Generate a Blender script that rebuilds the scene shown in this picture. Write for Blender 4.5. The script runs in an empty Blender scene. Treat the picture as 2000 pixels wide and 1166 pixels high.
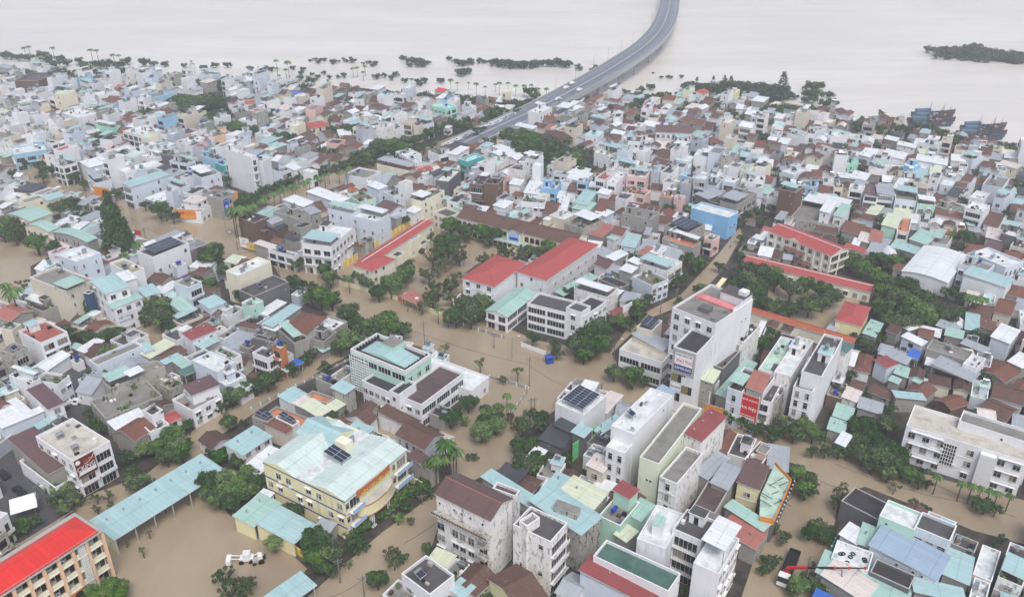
import bpy, math, random
from mathutils import Vector, Matrix
R = math.radians
# ---------------------------------------------------------------- camera
CAMH = 138.0; TH = R(27.66); FPX = 1660.0
scn = bpy.context.scene
cam_d = bpy.data.cameras.new("camera"); cam = bpy.data.objects.new("camera", cam_d)
scn.collection.objects.link(cam); scn.camera = cam
cam.location = (0, 0, CAMH); cam.rotation_euler = (R(90) - TH, 0, 0)
cam_d.sensor_width = 36; cam_d.lens = FPX / 2000 * 36
cam_d.clip_start = 1; cam_d.clip_end = 9000
# ---------------------------------------------------------------- sky and sun
SUN_EL, SUN_AZ = R(58), R(165)      # azimuth: clockwise from +Y
w = bpy.data.worlds.new("World"); scn.world = w; w.use_nodes = True
nt = w.node_tree; bg = nt.nodes["Background"]
sky = nt.nodes.new("ShaderNodeTexSky"); sky.sky_type = 'NISHITA'; sky.sun_disc = False
sky.sun_elevation = SUN_EL; sky.sun_rotation = SUN_AZ
sky.air_density = 1.0; sky.dust_density = 3.0; sky.ozone_density = 1.0
hs = nt.nodes.new("ShaderNodeHueSaturation"); hs.inputs["Saturation"].default_value = 0.7   # cloud cover greys the sky
nt.links.new(sky.outputs[0], hs.inputs["Color"]); nt.links.new(hs.outputs[0], bg.inputs[0])
bg.inputs[1].default_value = 0.13
sl = bpy.data.lights.new("sun", 'SUN'); sl.energy = 1.7; sl.angle = R(30); sl.color = (1, .985, .96)
so = bpy.data.objects.new("sun", sl); scn.collection.objects.link(so)
so.rotation_euler = (R(90) - SUN_EL, 0, -SUN_AZ + math.pi)
scn.view_settings.view_transform = 'Standard'; scn.view_settings.look = 'None'
scn.view_settings.exposure = 0.42; scn.view_settings.gamma = 1.0
cy = scn.cycles
cy.max_bounces = 6; cy.diffuse_bounces = 3; cy.glossy_bounces = 2; cy.transmission_bounces = 2
cy.volume_bounces = 2; cy.transparent_max_bounces = 6
HAZE = 0.00037
# ---------------------------------------------------------------- pixels to the ground
CT, ST = math.cos(TH), math.sin(TH)
def P(x, y, z=0.0):
    dx = (x - 1000) / FPX; dv = (y - 583) / FPX
    d = (dx, CT - dv * ST, -ST - dv * CT)
    t = (z - CAMH) / d[2]
    return Vector((d[0] * t, d[1] * t, z))
def PIX(p):
    X, Y, Z = p[0], p[1], p[2] - CAMH
    zc = Y * CT - Z * ST; up = Y * ST + Z * CT
    return (1000 + X / zc * FPX, 583 - up / zc * FPX)
def PPM(p):
    return FPX / max(1, (p[1] * CT - (p[2] - CAMH) * ST))
def depth_at(y): return P(1000, y)[1]
# ---------------------------------------------------------------- materials
def lin(c):
    return tuple((v / 12.92 if v <= .04045 else ((v + .055) / 1.055) ** 2.4) for v in c)
MATS = {}
def _nodes(name):
    m = bpy.data.materials.new(name); m.use_nodes = True
    t = m.node_tree; b = t.nodes["Principled BSDF"]
    return m, t, b
def _mix(t, fac, a, b):
    n = t.nodes.new("ShaderNodeMix"); n.data_type = 'RGBA'
    for s, v in ((n.inputs[0], fac), (n.inputs[6], a), (n.inputs[7], b)):
        if hasattr(v, 'is_linked'): t.links.new(v, s)
        elif isinstance(v, tuple): s.default_value = v + (1,)
        else: s.default_value = v
    return n.outputs[2]
def _noise(t, scale, vec=None, detail=4, rough=.55):
    n = t.nodes.new("ShaderNodeTexNoise"); n.inputs["Scale"].default_value = scale
    n.inputs["Detail"].default_value = detail; n.inputs["Roughness"].default_value = rough
    if vec: t.links.new(vec, n.inputs["Vector"])
    return n.outputs[0]
def _pos(t, sc=(1, 1, 1), obj=False):
    if obj:
        g = t.nodes.new("ShaderNodeTexCoord").outputs["Object"]
    else:
        g = t.nodes.new("ShaderNodeNewGeometry").outputs["Position"]
    m = t.nodes.new("ShaderNodeMapping"); m.inputs["Scale"].default_value = sc
    t.links.new(g, m.inputs["Vector"]); return m.outputs[0]
def _ramp(t, v, a, b, lo=0.0, hi=1.0):
    n = t.nodes.new("ShaderNodeMapRange"); n.inputs["From Min"].default_value = a; n.inputs["From Max"].default_value = b
    n.inputs["To Min"].default_value = lo; n.inputs["To Max"].default_value = hi
    t.links.new(v, n.inputs["Value"]); return n.outputs[0]
def _bump(t, b, h, dist, strength=.5):
    n = t.nodes.new("ShaderNodeBump"); n.inputs["Distance"].default_value = dist; n.inputs["Strength"].default_value = strength
    t.links.new(h, n.inputs["Height"]); t.links.new(n.outputs[0], b.inputs["Normal"])
def scl(c, k): return tuple(min(1, v * k) for v in c)
def m_wall(name, col, dirt=.35):
    m, t, b = _nodes(name); c = lin(col)
    st = _noise(t, 1.0, _pos(t, (1.3, 1.3, .13 if dirt < .6 else .55)), 5, .65)
    pt = _noise(t, .22, _pos(t), 4)
    fine = _noise(t, 2.3, _pos(t, (1, 1, .5)), 3)
    mould = tuple(v * .30 for v in lin((.60, .59, .56)))
    f1 = _ramp(t, st, .50 if dirt < .9 and dirt != .62 else .53, .66 if dirt < .6 else .62, 0, dirt)
    if dirt < .6:
        mk_ = _noise(t, .11, _pos(t, (1, 1, 1.6)), 3); mm = t.nodes.new("ShaderNodeMath"); mm.operation = 'MULTIPLY'
        t.links.new(f1, mm.inputs[0]); t.links.new(_ramp(t, mk_, .50, .62, .12, 1), mm.inputs[1]); f1 = mm.outputs[0]
    c1 = _mix(t, f1, c, mould)
    f2 = _ramp(t, pt, .45, .70, 0, .05 + dirt * .35)
    c2 = _mix(t, f2, c1, scl(c, .62))
    f3 = _ramp(t, fine, .5, .75, 0, .10)
    c3 = _mix(t, f3, c2, scl(c, .70))
    t.links.new(c3, b.inputs["Base Color"]); b.inputs["Roughness"].default_value = .85
    b.inputs["Specular IOR Level"].default_value = .2
    MATS[name] = m; return m
def m_deck(name, col, patch=.55):
    m, t, b = _nodes(name); c = lin(col)
    n1 = _noise(t, .35, _pos(t), 6, .7); n2 = _noise(t, 1.9, _pos(t), 4, .6)
    f = _ramp(t, n1, .42, .62, 0, patch)
    c1 = _mix(t, f, c, tuple(v * .42 for v in c))
    f2 = _ramp(t, n2, .52, .72, 0, .3)
    c2 = _mix(t, f2, c1, scl(c, 1.35))
    t.links.new(c2, b.inputs["Base Color"])
    r = _ramp(t, n1, .4, .62, .75, .35); t.links.new(r, b.inputs["Roughness"])
    b.inputs["Specular IOR Level"].default_value = .35
    MATS[name] = m; return m
def m_tin(name, col, rust=.25, rough=.42):
    m, t, b = _nodes(name); c = lin(col)
    wv = t.nodes.new("ShaderNodeTexWave"); wv.wave_type = 'BANDS'; wv.bands_direction = 'X'
    wv.inputs["Scale"].default_value = 1.6; t.links.new(_pos(t, obj=True), wv.inputs["Vector"])
    sh = t.nodes.new("ShaderNodeTexWhiteNoise"); sh.noise_dimensions = '1D'
    sx = t.nodes.new("ShaderNodeSeparateXYZ"); t.links.new(_pos(t, (.9, .9, 1), obj=True), sx.inputs[0])
    fl = t.nodes.new("ShaderNodeMath"); fl.operation = 'FLOOR'; t.links.new(sx.outputs[0], fl.inputs[0])
    t.links.new(fl.outputs[0], sh.inputs["W"])
    c0 = _mix(t, _ramp(t, sh.outputs["Value"], 0, 1, 0, .40), c, scl(c, .68))
    fr = t.nodes.new("ShaderNodeMath"); fr.operation = 'FRACT'; t.links.new(sx.outputs[0], fr.inputs[0])
    fy = t.nodes.new("ShaderNodeMath"); fy.operation = 'FRACT'; my = t.nodes.new("ShaderNodeMath"); my.operation = 'MULTIPLY'; my.inputs[1].default_value = .21
    t.links.new(sx.outputs[1], my.inputs[0]); t.links.new(my.outputs[0], fy.inputs[0])
    c0 = _mix(t, _ramp(t, fr.outputs[0], .88, .90, 0, .30), c0, scl(c, .45)); c0 = _mix(t, _ramp(t, fy.outputs[0], .955, .965, 0, .45), c0, scl(c, .45))
    n1 = _noise(t, .5, _pos(t), 6, .7)
    c1 = _mix(t, _ramp(t, n1, .54, .70, 0, rust), c0, tuple(v * .8 for v in lin((.42, .36, .32))))
    n2 = _noise(t, .17, _pos(t), 3)
    n3 = _noise(t, 2.2, _pos(t), 5, .7)
    c2 = _mix(t, _ramp(t, n2, .4, .65, 0, .25), c1, scl(c, .75)); c2 = _mix(t, _ramp(t, n3, .56, .72, 0, .3), c2, scl(c, .55))
    t.links.new(c2, b.inputs["Base Color"]); b.inputs["Roughness"].default_value = rough
    b.inputs["Specular IOR Level"].default_value = .35
    _bump(t, b, wv.outputs["Fac"], .06, .45)
    MATS[name] = m; return m
def m_tile(name, col, col2, amt=.55):
    m, t, b = _nodes(name); c = lin(col); d = lin(col2)
    n1 = _noise(t, .8, _pos(t), 6, .75); n2 = _noise(t, 3.0, _pos(t), 2)
    c1 = _mix(t, _ramp(t, n1, .40, .66, 0, amt), c, d)
    c2 = _mix(t, _ramp(t, n2, .45, .7, 0, .35), c1, scl(c, .55))
    n3 = _noise(t, .9, _pos(t, (1, 1, 3)), 5)
    c3 = _mix(t, _ramp(t, n3, .60, .72, 0, .3), c2, lin((.62, .58, .55)))
    t.links.new(c3, b.inputs["Base Color"]); b.inputs["Roughness"].default_value = .8
    b.inputs["Specular IOR Level"].default_value = .25
    wv = t.nodes.new("ShaderNodeTexWave"); wv.inputs["Scale"].default_value = 1.2
    wv.bands_direction = 'DIAGONAL'; t.links.new(_pos(t, obj=True), wv.inputs["Vector"])
    _bump(t, b, wv.outputs["Fac"], .08, .5)
    MATS[name] = m; return m
def m_plain(name, col, rough=.6, metal=0, spec=.4, var=.12):
    m, t, b = _nodes(name); c = lin(col)
    n1 = _noise(t, 1.1, _pos(t), 4)
    t.links.new(_mix(t, _ramp(t, n1, .4, .7, 0, 1), c, scl(c, 1 - var)), b.inputs["Base Color"])
    b.inputs["Roughness"].default_value = rough; b.inputs["Metallic"].default_value = metal
    b.inputs["Specular IOR Level"].default_value = spec
    MATS[name] = m; return m
def m_leaf(name, a, bb):
    m, t, b = _nodes(name); oi = t.nodes.new("ShaderNodeObjectInfo")
    n1 = _noise(t, .55, _pos(t), 3)
    c1 = _mix(t, _ramp(t, n1, .38, .62, 0, 1), lin(a), lin(bb))
    h = t.nodes.new("ShaderNodeHueSaturation"); t.links.new(c1, h.inputs["Color"])
    t.links.new(_ramp(t, oi.outputs["Random"], 0, 1, .478, .515), h.inputs["Hue"])
    t.links.new(_ramp(t, oi.outputs["Random"], 0, 1, 1.15, .75), h.inputs["Value"])
    t.links.new(_ramp(t, oi.outputs["Random"], 0, 1, .8, 1.12), h.inputs["Saturation"])
    t.links.new(h.outputs[0], b.inputs["Base Color"]); b.inputs["Roughness"].default_value = .6
    b.inputs["Specular IOR Level"].default_value = .2
    MATS[name] = m; return m
# walls
WALLS = dict(w=((.88, .88, .89), 'white'), v=((.82, .79, .73), 'off-white'), b=((.80, .83, .87), 'pale blue'), g=((.60, .59, .57), 'bare concrete'),
  d=((.66, .65, .62), 'mould stained grey'), q=((.90, .89, .88), 'weathered white'), e=((.85, .87, .78), 'pale greenish'), B=((.52, .72, .88), 'sky blue'), u=((.58, .74, .85), 'light blue'),
  y=((.88, .85, .68), 'pale yellow'), c=((.88, .86, .78), 'cream'), p=((.86, .72, .70), 'pink'), P=((.88, .74, .62), 'peach'), m=((.70, .84, .77), 'mint green'),
  k=((.40, .40, .41), 'dark grey'), r=((.42, .34, .30), 'brown brick'), t=((.22, .68, .68), 'turquoise'), n=((.18, .30, .42), 'navy blue'), O=((.74, .45, .30), 'orange'),
  s=((.70, .71, .75), 'blue grey'), l=((.60, .84, .76), 'bright mint'))
for k_, (c_, n_) in WALLS.items():
    m_wall('W' + k_, c_, {'d': .95, 'q': .62, 'g': .55, 'r': .4, 'k': .4}.get(k_, .30))
ROOFS = dict(A=('tin', (.80, .86, .84), 'pale mint tin'), m=('tin', (.64, .77, .73), 'mint tin'), a=('tin', (.65, .77, .78), 'aqua tin'), w=('tin', (.88, .89, .90), 'white tin'), s=('tin', (.64, .66, .69), 'silver tin'),
  b=('tin', (.40, .31, .31), 'brown tin'), R=('tin', (.56, .29, .29), 'red tin'), f=('tin', (.66, .42, .38), 'faded red tin'), g=('tin', (.33, .45, .43), 'dark green tin'),
  k=('tin', (.27, .28, .30), 'charcoal tin'), e=('tin', (.82, .84, .74), 'cream tin'), B=('tin', (.22, .42, .75), 'blue tarpaulin'), v=('tin', (.84, .80, .78), 'off-white tin'),
  t=('tile', ((.40, .30, .27), (.31, .26, .25)), 'brown tile'), T=('tile', ((.47, .31, .27), (.36, .28, .26)), 'red tile'), O=('tile', ((.68, .37, .27), (.50, .31, .26)), 'orange tile'),
  D=('tile', ((.36, .27, .25), (.26, .22, .22)), 'dark tile'), X=('tile', ((.66, .32, .31), (.56, .29, .29)), 'crimson tile'), Y=('tin', (.86, .20, .18), 'bright red tin'),
  u=('tin', (.60, .68, .76), 'blue grey tin'))
for k_, (ty, c_, n_) in ROOFS.items():
    if ty == 'tin': m_tin('R' + k_, c_, .08 if k_ in 'RBY' else .28)
    else: m_tile('R' + k_, c_[0], c_[1], .25 if k_ in 'X' else .6)
DECKS = dict(u=((.62, .70, .78), 'blue grey'), y=((.62, .60, .50), 'olive'), c=((.52, .51, .49), 'grey concrete'), d=((.33, .32, .32), 'dark'), w=((.84, .85, .85), 'white'), r=((.62, .36, .32), 'red tiled'), o=((.76, .50, .38), 'terracotta'),
  a=((.68, .84, .84), 'aqua'), m=((.70, .80, .74), 'mint'), g=((.30, .42, .38), 'dark green'), k=((.24, .23, .24), 'black'), p=((.46, .46, .40), 'planted'), v=((.74, .72, .68), 'pale'),
  b=((.36, .30, .30), 'brown'), P=((.84, .52, .52), 'pink'))
for k_, (c_, n_) in DECKS.items(): m_deck('D' + k_, c_)
m_plain('trim', (.88, .88, .88), .7); m_plain('trimg', (.66, .65, .63), .8); m_plain('dark', (.09, .09, .10), .5)
m_plain('frame', (.80, .80, .80), .5); m_plain('steel', (.78, .79, .80), .25, .9); m_plain('bluetank', (.10, .22, .62), .4)
m_plain('solar', (.12, .15, .24), .12, 0, .9); m_plain('solarline', (.75, .77, .8), .4, .3)
m_plain('asphalt', (.30, .30, .31), .8, var=.3); m_plain('wood', (.30, .24, .19), .85); m_plain('pole', (.46, .45, .43), .8)
m_plain('car_white', (.88, .88, .88), .25); m_plain('car_dark', (.10, .11, .13), .2); m_plain('car_silver', (.62, .64, .66), .25); m_plain('car_red', (.65, .08, .07), .3)
m_plain('rubber', (.05, .05, .05), .8); m_plain('lamp', (.85, .85, .85), .4); m_plain('redpaint', (.70, .14, .12), .5); m_plain('orange', (.86, .55, .20), .6); m_plain('brick_orange', (.72, .42, .26), .7)
m_plain('yellow', (.90, .76, .30), .6); m_plain('navy', (.16, .24, .50), .5); m_plain('blue', (.16, .30, .66), .5); m_plain('teal', (.10, .55, .50), .5)
m_plain('red', (.78, .14, .16), .5); m_plain('maroon', (.42, .10, .11), .5); m_plain('green', (.42, .76, .50), .6); m_plain('skin', (.62, .44, .34), .6)
m_plain('cloth', (.58, .55, .50), .8, var=.3); m_plain('shutter', (.42, .40, .38), .7, var=.35); m_plain('curtain', (.58, .56, .36), .6, var=.3); m_plain('skyblue', (.62, .74, .88), .7); m_plain('letter', (.92, .92, .92), .5); m_plain('letterdark', (.14, .16, .22), .5); m_plain('hullblue', (.24, .32, .40), .6, var=.4)
m_plain('hullteal', (.34, .46, .56), .6, var=.4); m_plain('hullbrown', (.36, .24, .20), .7, var=.4); m_plain('rope', (.10, .10, .10), .7)
m, t, b = _nodes('glass'); MATS['glass'] = m
t.links.new(_mix(t, _ramp(t, _noise(t, 1.7, _pos(t), 2), .45, .62, 0, 1), lin((.05, .06, .08)), lin((.17, .18, .19))), b.inputs["Base Color"])
b.inputs["Roughness"].default_value = .12
m_leaf('leafd', (.15, .25, .13), (.22, .34, .16)); m_leaf('leafm', (.24, .38, .17), (.31, .45, .20)); m_leaf('leafl', (.32, .44, .20), (.42, .52, .24))
m_leaf('leafg', (.22, .28, .22), (.28, .34, .25)); m_leaf('leafb', (.36, .32, .26), (.40, .36, .27)); m_leaf('bark', (.28, .24, .20), (.34, .30, .26))
# muddy water
m, t, b = _nodes('water'); MATS['water'] = m
n1 = _noise(t, .035, _pos(t, (1, .45, 1)), 5, .6); n2 = _noise(t, .15, _pos(t, (1, .6, 1)), 4)
c1 = _mix(t, _ramp(t, n1, .38, .62, 0, 1), lin((.56, .50, .42)), lin((.63, .57, .48)))
c2 = _mix(t, _ramp(t, n2, .52, .68, 0, .5), c1, lin((.60, .54, .44)))
t.links.new(c2, b.inputs["Base Color"]); b.inputs["Roughness"].default_value = .07
b.inputs["Specular IOR Level"].default_value = .8; b.inputs["IOR"].default_value = 1.33
t.links.new(_ramp(t, n1, .40, .60, .05, .22), b.inputs["Roughness"])
ww = _noise(t, 1.0, _pos(t, (1, .6, 1)), 4); _bump(t, b, ww, .05, .22)
m, t, b = _nodes('river'); MATS['river'] = m  # pale base colour paints in the sky's bright reflection on the river
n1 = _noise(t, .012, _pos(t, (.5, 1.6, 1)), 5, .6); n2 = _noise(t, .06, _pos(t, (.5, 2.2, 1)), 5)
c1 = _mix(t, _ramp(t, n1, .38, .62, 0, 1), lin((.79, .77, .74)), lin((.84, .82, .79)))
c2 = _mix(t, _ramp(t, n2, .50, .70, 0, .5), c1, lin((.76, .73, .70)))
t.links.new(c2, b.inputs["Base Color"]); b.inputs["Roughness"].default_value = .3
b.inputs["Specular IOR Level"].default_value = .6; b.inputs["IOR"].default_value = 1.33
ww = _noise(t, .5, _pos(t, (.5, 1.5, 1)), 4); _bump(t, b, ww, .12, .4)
m, t, b = _nodes('ground'); MATS['ground'] = m  # dark colour stands in for the shadow in gaps between houses
n1 = _noise(t, .25, _pos(t), 6, .7)
t.links.new(_mix(t, _ramp(t, n1, .40, .62, 0, 1), lin((.15, .15, .14)), lin((.30, .27, .24))), b.inputs["Base Color"]); b.inputs["Roughness"].default_value = .7
# ---------------------------------------------------------------- mesh builder
class MB:
    def __init__(s): s.v = []; s.f = []; s.m = []
    def quad(s, a, b, c, d, m): n = len(s.v); s.v += [a, b, c, d]; s.f.append((n, n + 1, n + 2, n + 3)); s.m.append(m)
    def poly(s, pts, m): n = len(s.v); s.v += pts; s.f.append(tuple(range(n, n + len(pts)))); s.m.append(m)
    def box(s, x0, y0, z0, x1, y1, z1, m, bottom=True, top=True):
        v = [(x0, y0, z0), (x1, y0, z0), (x1, y1, z0), (x0, y1, z0), (x0, y0, z1), (x1, y0, z1), (x1, y1, z1), (x0, y1, z1)]
        n = len(s.v); s.v += v
        F = [(0, 1, 5, 4), (1, 2, 6, 5), (2, 3, 7, 6), (3, 0, 4, 7)]
        if top: F.append((4, 5, 6, 7))
        if bottom: F.append((3, 2, 1, 0))
        for f in F: s.f.append(tuple(n + i for i in f)); s.m.append(m)
    def prism(s, pts, z0, z1, m, mtop=None):
        n = len(s.v); k = len(pts)
        s.v += [(p[0], p[1], z0) for p in pts] + [(p[0], p[1], z1) for p in pts]
        for i in range(k):
            j = (i + 1) % k; s.f.append((n + i, n + j, n + k + j, n + k + i)); s.m.append(m)
        s.f.append(tuple(n + k + i for i in range(k))); s.m.append(mtop or m)
        s.f.append(tuple(n + k - 1 - i for i in range(k))); s.m.append(m)
    def tube(s, a, b, r0, r1, m, k=6, cap=True):
        a = Vector(a); b = Vector(b); d = (b - a)
        if d.length < 1e-6: return
        d.normalize(); u = d.orthogonal().normalized(); w_ = d.cross(u)
        n = len(s.v)
        for c, r in ((a, r0), (b, r1)):
            for i in range(k):
                q = 2 * math.pi * i / k; s.v.append(tuple(c + u * (r * math.cos(q)) + w_ * (r * math.sin(q))))
        for i in range(k):
            j = (i + 1) % k; s.f.append((n + i, n + j, n + k + j, n + k + i)); s.m.append(m)
        if cap:
            s.f.append(tuple(n + k + i for i in range(k))); s.m.append(m); s.f.append(tuple(n + k - 1 - i for i in range(k))); s.m.append(m)
    def add(s, o, M=None):
        n = len(s.v)
        s.v += o.v if M is None else [tuple(M @ Vector(v)) for v in o.v]
        s.f += [tuple(n + i for i in f) for f in o.f]; s.m += o.m
    def mesh(s, name):
        me = bpy.data.meshes.new(name); me.from_pydata([tuple(v) for v in s.v], [], s.f)
        names = []; idx = {}
        for q in s.m:
            if q not in idx: idx[q] = len(names); names.append(q)
        for q in names: me.materials.append(MATS[q])
        me.polygons.foreach_set("material_index", [idx[q] for q in s.m])
        me.update(); return me
    def obj(s, name, parent=None, loc=(0, 0, 0), rotz=0):
        o = bpy.data.objects.new(name, s.mesh(name)); scn.collection.objects.link(o)
        o.location = loc; o.rotation_euler = (0, 0, rotz)
        if parent: o.parent = parent
        return o
def put(name, me, parent=None, loc=(0, 0, 0), rotz=0, sc=1):
    o = bpy.data.objects.new(name, me); scn.collection.objects.link(o); o.location = loc; o.rotation_euler = (0, 0, rotz)
    o.scale = sc if isinstance(sc, tuple) else (sc, sc, sc)
    if parent: o.parent = parent
    return o
def thing(name, cat, label, loc, rotz=0, group=None):
    o = bpy.data.objects.new(name, None); scn.collection.objects.link(o); o.empty_display_size = .5
    o.location = loc; o.rotation_euler = (0, 0, rotz); o["category"] = cat; o["label"] = label
    if group: o["group"] = group
    THINGS.append(o); return o
THINGS = []
def structure(o, kind="structure", label=None):
    o["kind"] = kind
    if label: o["label"] = label
    return o
def text_mb(s, size, mat, ext=.02):
    cu = bpy.data.curves.new("t", 'FONT'); cu.body = s; cu.size = size; cu.extrude = ext; cu.align_x = 'CENTER'; cu.align_y = 'CENTER'
    cu.resolution_u = 2
    o = bpy.data.objects.new("t", cu); scn.collection.objects.link(o)
    dg = bpy.context.evaluated_depsgraph_get(); me = bpy.data.meshes.new_from_object(o.evaluated_get(dg))
    mb = MB(); mb.v = [(v.co.x, -v.co.z, v.co.y) for v in me.vertices]; mb.f = [tuple(p.vertices) for p in me.polygons]; mb.m = [mat] * len(mb.f)
    bpy.data.objects.remove(o); bpy.data.curves.remove(cu); bpy.data.meshes.remove(me)
    return mb     # text stands in the xz plane, facing -y
# ---------------------------------------------------------------- houses
WIN = {}
def q_(v, s=.5): return max(s, round(v / s) * s)
def win_mb(kind, w_, h_, var=0):
    """frame (with sill, mullions) and pane, facing -y, centred on x, bottom at z=0"""
    f = MB(); g = MB(); t_ = .07
    hw = w_ / 2
    f.box(-hw - t_, -.07, -t_, hw + t_, .0, 0, 'frame'); f.box(-hw - t_, -.07, h_, hw + t_, 0, h_ + t_, 'frame')
    f.box(-hw - t_, -.065, 0, -hw, 0, h_, 'frame'); f.box(hw, -.065, 0, hw + t_, 0, h_, 'frame')
    n = max(1, round(w_ / 1.0)) if kind != 'o' else 0
    if kind in 'wd':
        for i in range(1, n): x = -hw + w_ * i / n; f.box(x - .035, -.06, 0, x + .035, 0, h_, 'frame')
    if kind == 'w' and h_ > .8:
        f.box(-hw, -.055, h_ * .66, hw, 0, h_ * .66 + .06, 'frame')
        f.box(-hw - .15, -.18, -.15, hw + .15, 0, -.075, 'trimg')
        if w_ > 1 and var == 0: f.box(-hw - .2, -.5, h_ + .12, hw + .2, 0, h_ + .19, 'trim')
    if kind == 'g':
        for i in range(1, n * 1): x = -hw + w_ * i / n; f.box(x - .05, -.09, 0, x + .05, 0, h_, 'frame')
    if var == 2 and kind in 'wd':      # half drawn curtain
        g.quad((-hw, -.02, 0), (0, -.02, 0), (0, -.02, h_), (-hw, -.02, h_), 'cloth'); g.quad((0, -.02, 0), (hw, -.02, 0), (hw, -.02, h_), (0, -.02, h_), 'glass')
    elif var == 3 and kind in 'wd':    # shutters or grille
        g.quad((-hw, -.02, 0), (hw, -.02, 0), (hw, -.02, h_), (-hw, -.02, h_), 'shutter')
        for i in range(1, int(h_ / .22)): f.box(-hw, -.045, i * .22, hw, -.02, i * .22 + .05, 'trimg')
    else: g.quad((-hw, -.02, 0), (hw, -.02, 0), (hw, -.02, h_), (-hw, -.02, h_), 'glass')
    return f, g
VR = random.Random(11)
def win(kind, w_, h_):
    k = (kind, q_(w_), q_(h_, .2), VR.choice((0, 0, 1, 1, 2, 3)) if kind in 'wd' else 0)
    if k not in WIN: f, g = win_mb(*k); WIN[k] = [f, g, None, None]
    return k
class Spec:
    def __init__(s, cx, cy, rot, L, W, H, seed):
        s.cx, s.cy, s.rot, s.L, s.W, s.H = cx, cy, rot, L, W, H
        s.parts = []; s.wins = []; s.rnd = random.Random(seed); s.feat = []; s.seed = seed; s.ws = s.rnd.choice((.75, .9, 1, 1.15)); s.wsp = s.rnd.choice((2.2, 2.6, 3.2))
    def part(s, name, mb, kids=(), label=None): s.parts.append((name, mb, list(kids), label))
    def face(s, side):
        L, W = s.L, s.W
        if side == 'R': return L, (lambda q, o, z: (q, -W / 2 - o, z)), 0
        if side == 'L': return W, (lambda q, o, z: (-L / 2 - o, -q, z)), -math.pi / 2
        if side == 'E': return W, (lambda q, o, z: (L / 2 + o, q, z)), math.pi / 2
        return L, (lambda q, o, z: (-q, W / 2 + o, z)), math.pi
def fbox(mb, F, s0, s1, o0, o1, z0, z1, m):
    p = F(s0, o0, z0); q = F(s1, o1, z1)
    mb.box(min(p[0], q[0]), min(p[1], q[1]), z0, max(p[0], q[0]), max(p[1], q[1]), z1, m)
def facade(S, side, style, H, z0=0.0, far=False, wallm='Ww', wmb=None, pad=.5):
    ln, F, rz = S.face(side); rnd = S.rnd
    fl = max(1, round((H - z0) / 3.3)); fh = (H - z0) / fl
    if style == '.' or ln < 1.6: 
        if style == '.' and ln > 4 and not far and rnd.random() < .5:
            for i in range(rnd.randint(1, 3)):
                S.wins.append((win('o', .5, .6), F(rnd.uniform(-ln * .4, ln * .4), 0, z0 + fh * rnd.randint(0, fl - 1) + 1.9), rz))
        return
    for k in range(fl):
        zb = z0 + k * fh
        if wmb is not None and k and style in 'BWGL' and not far:
            fbox(wmb, F, -ln / 2 - .05, ln / 2 + .05, 0, .09, zb - .12, zb + .12, 'trim')
        if style == 'B':
            nb = max(1, round(ln / 4.6)); bw = ln / nb
            for i in range(nb):
                c = -ln / 2 + bw * (i + .5)
                S.wins.append((win('d', bw - 1.3, min(fh - .8, 2.2)), F(c, 0, zb + .15), rz))
                if k >= 1 and (nb == 1 or rnd.random() < .8):
                    mb = MB(); o1 = .9
                    fbox(mb, F, c - bw / 2 + .25, c + bw / 2 - .25, .1, o1, zb - .14, zb, 'trim')
                    if rnd.random() < .6:
                        fbox(mb, F, c - bw / 2 + .25, c + bw / 2 - .25, o1 - .07, o1, zb, zb + .85, wallm)
                    else:
                        fbox(mb, F, c - bw / 2 + .25, c + bw / 2 - .25, o1 - .05, o1, zb + .8, zb + .88, 'steel')
                        n = int((bw - .5) / .35)
                        for j in range(n + 1):
                            q = c - bw / 2 + .25 + (bw - .55) * j / max(1, n); fbox(mb, F, q, q + .05, o1 - .05, o1, zb, zb + .8, 'steel')
                    S.part('balcony', mb)
        elif style == 'W':
            n = max(1, int(ln / S.wsp))
            for i in range(n):
                c = -ln / 2 + ln * (i + .5) / n
                if not far and rnd.random() < .12:
                    ac = MB(); fbox(ac, F, c + .2, c + .95, .05, .4, zb + .2, zb + .75, 'trim'); S.part('air_conditioner', ac)
                S.wins.append((win('w', min(1.5 * S.ws, ln / n - .6), min(1.4 / S.ws, fh - 1.2)), F(c, 0, zb + .9), rz))
        elif style == 'w':
            n = max(1, int(ln / 3.2))
            for i in range(n):
                if rnd.random() < .55:
                    c = -ln / 2 + ln * (i + .5) / n
                    S.wins.append((win('w', rnd.choice((.5, 1.0, 1.0)), 1.2), F(c, 0, zb + 1.2), rz))
        elif style == 'G':
            n = max(1, round(ln / 5.5))
            for i in range(n):
                c = -ln / 2 + ln * (i + .5) / n
                S.wins.append((win('g', ln / n - .7, min(1.8, fh - 1.0)), F(c, 0, zb + .8), rz))
def tank(x, y, z, rnd, blue=False):
    mb = MB(); l = rnd.uniform(1.3, 1.9); r = .5
    for i in (-1, 1):
        mb.box(x + i * l * .35 - .04, y - .4, z, x + i * l * .35 + .04, y - .32, z + .9, 'pole'); mb.box(x + i * l * .35 - .04, y + .32, z, x + i * l * .35 + .04, y + .4, z + .9, 'pole')
    mb.box(x - l * .4, y - .42, z + .85, x + l * .4, y + .42, z + .9, 'pole')
    mb.tube((x - l / 2, y, z + 1.4), (x + l / 2, y, z + 1.4), r, r, 'bluetank' if blue else 'steel', 10)
    return mb
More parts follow.
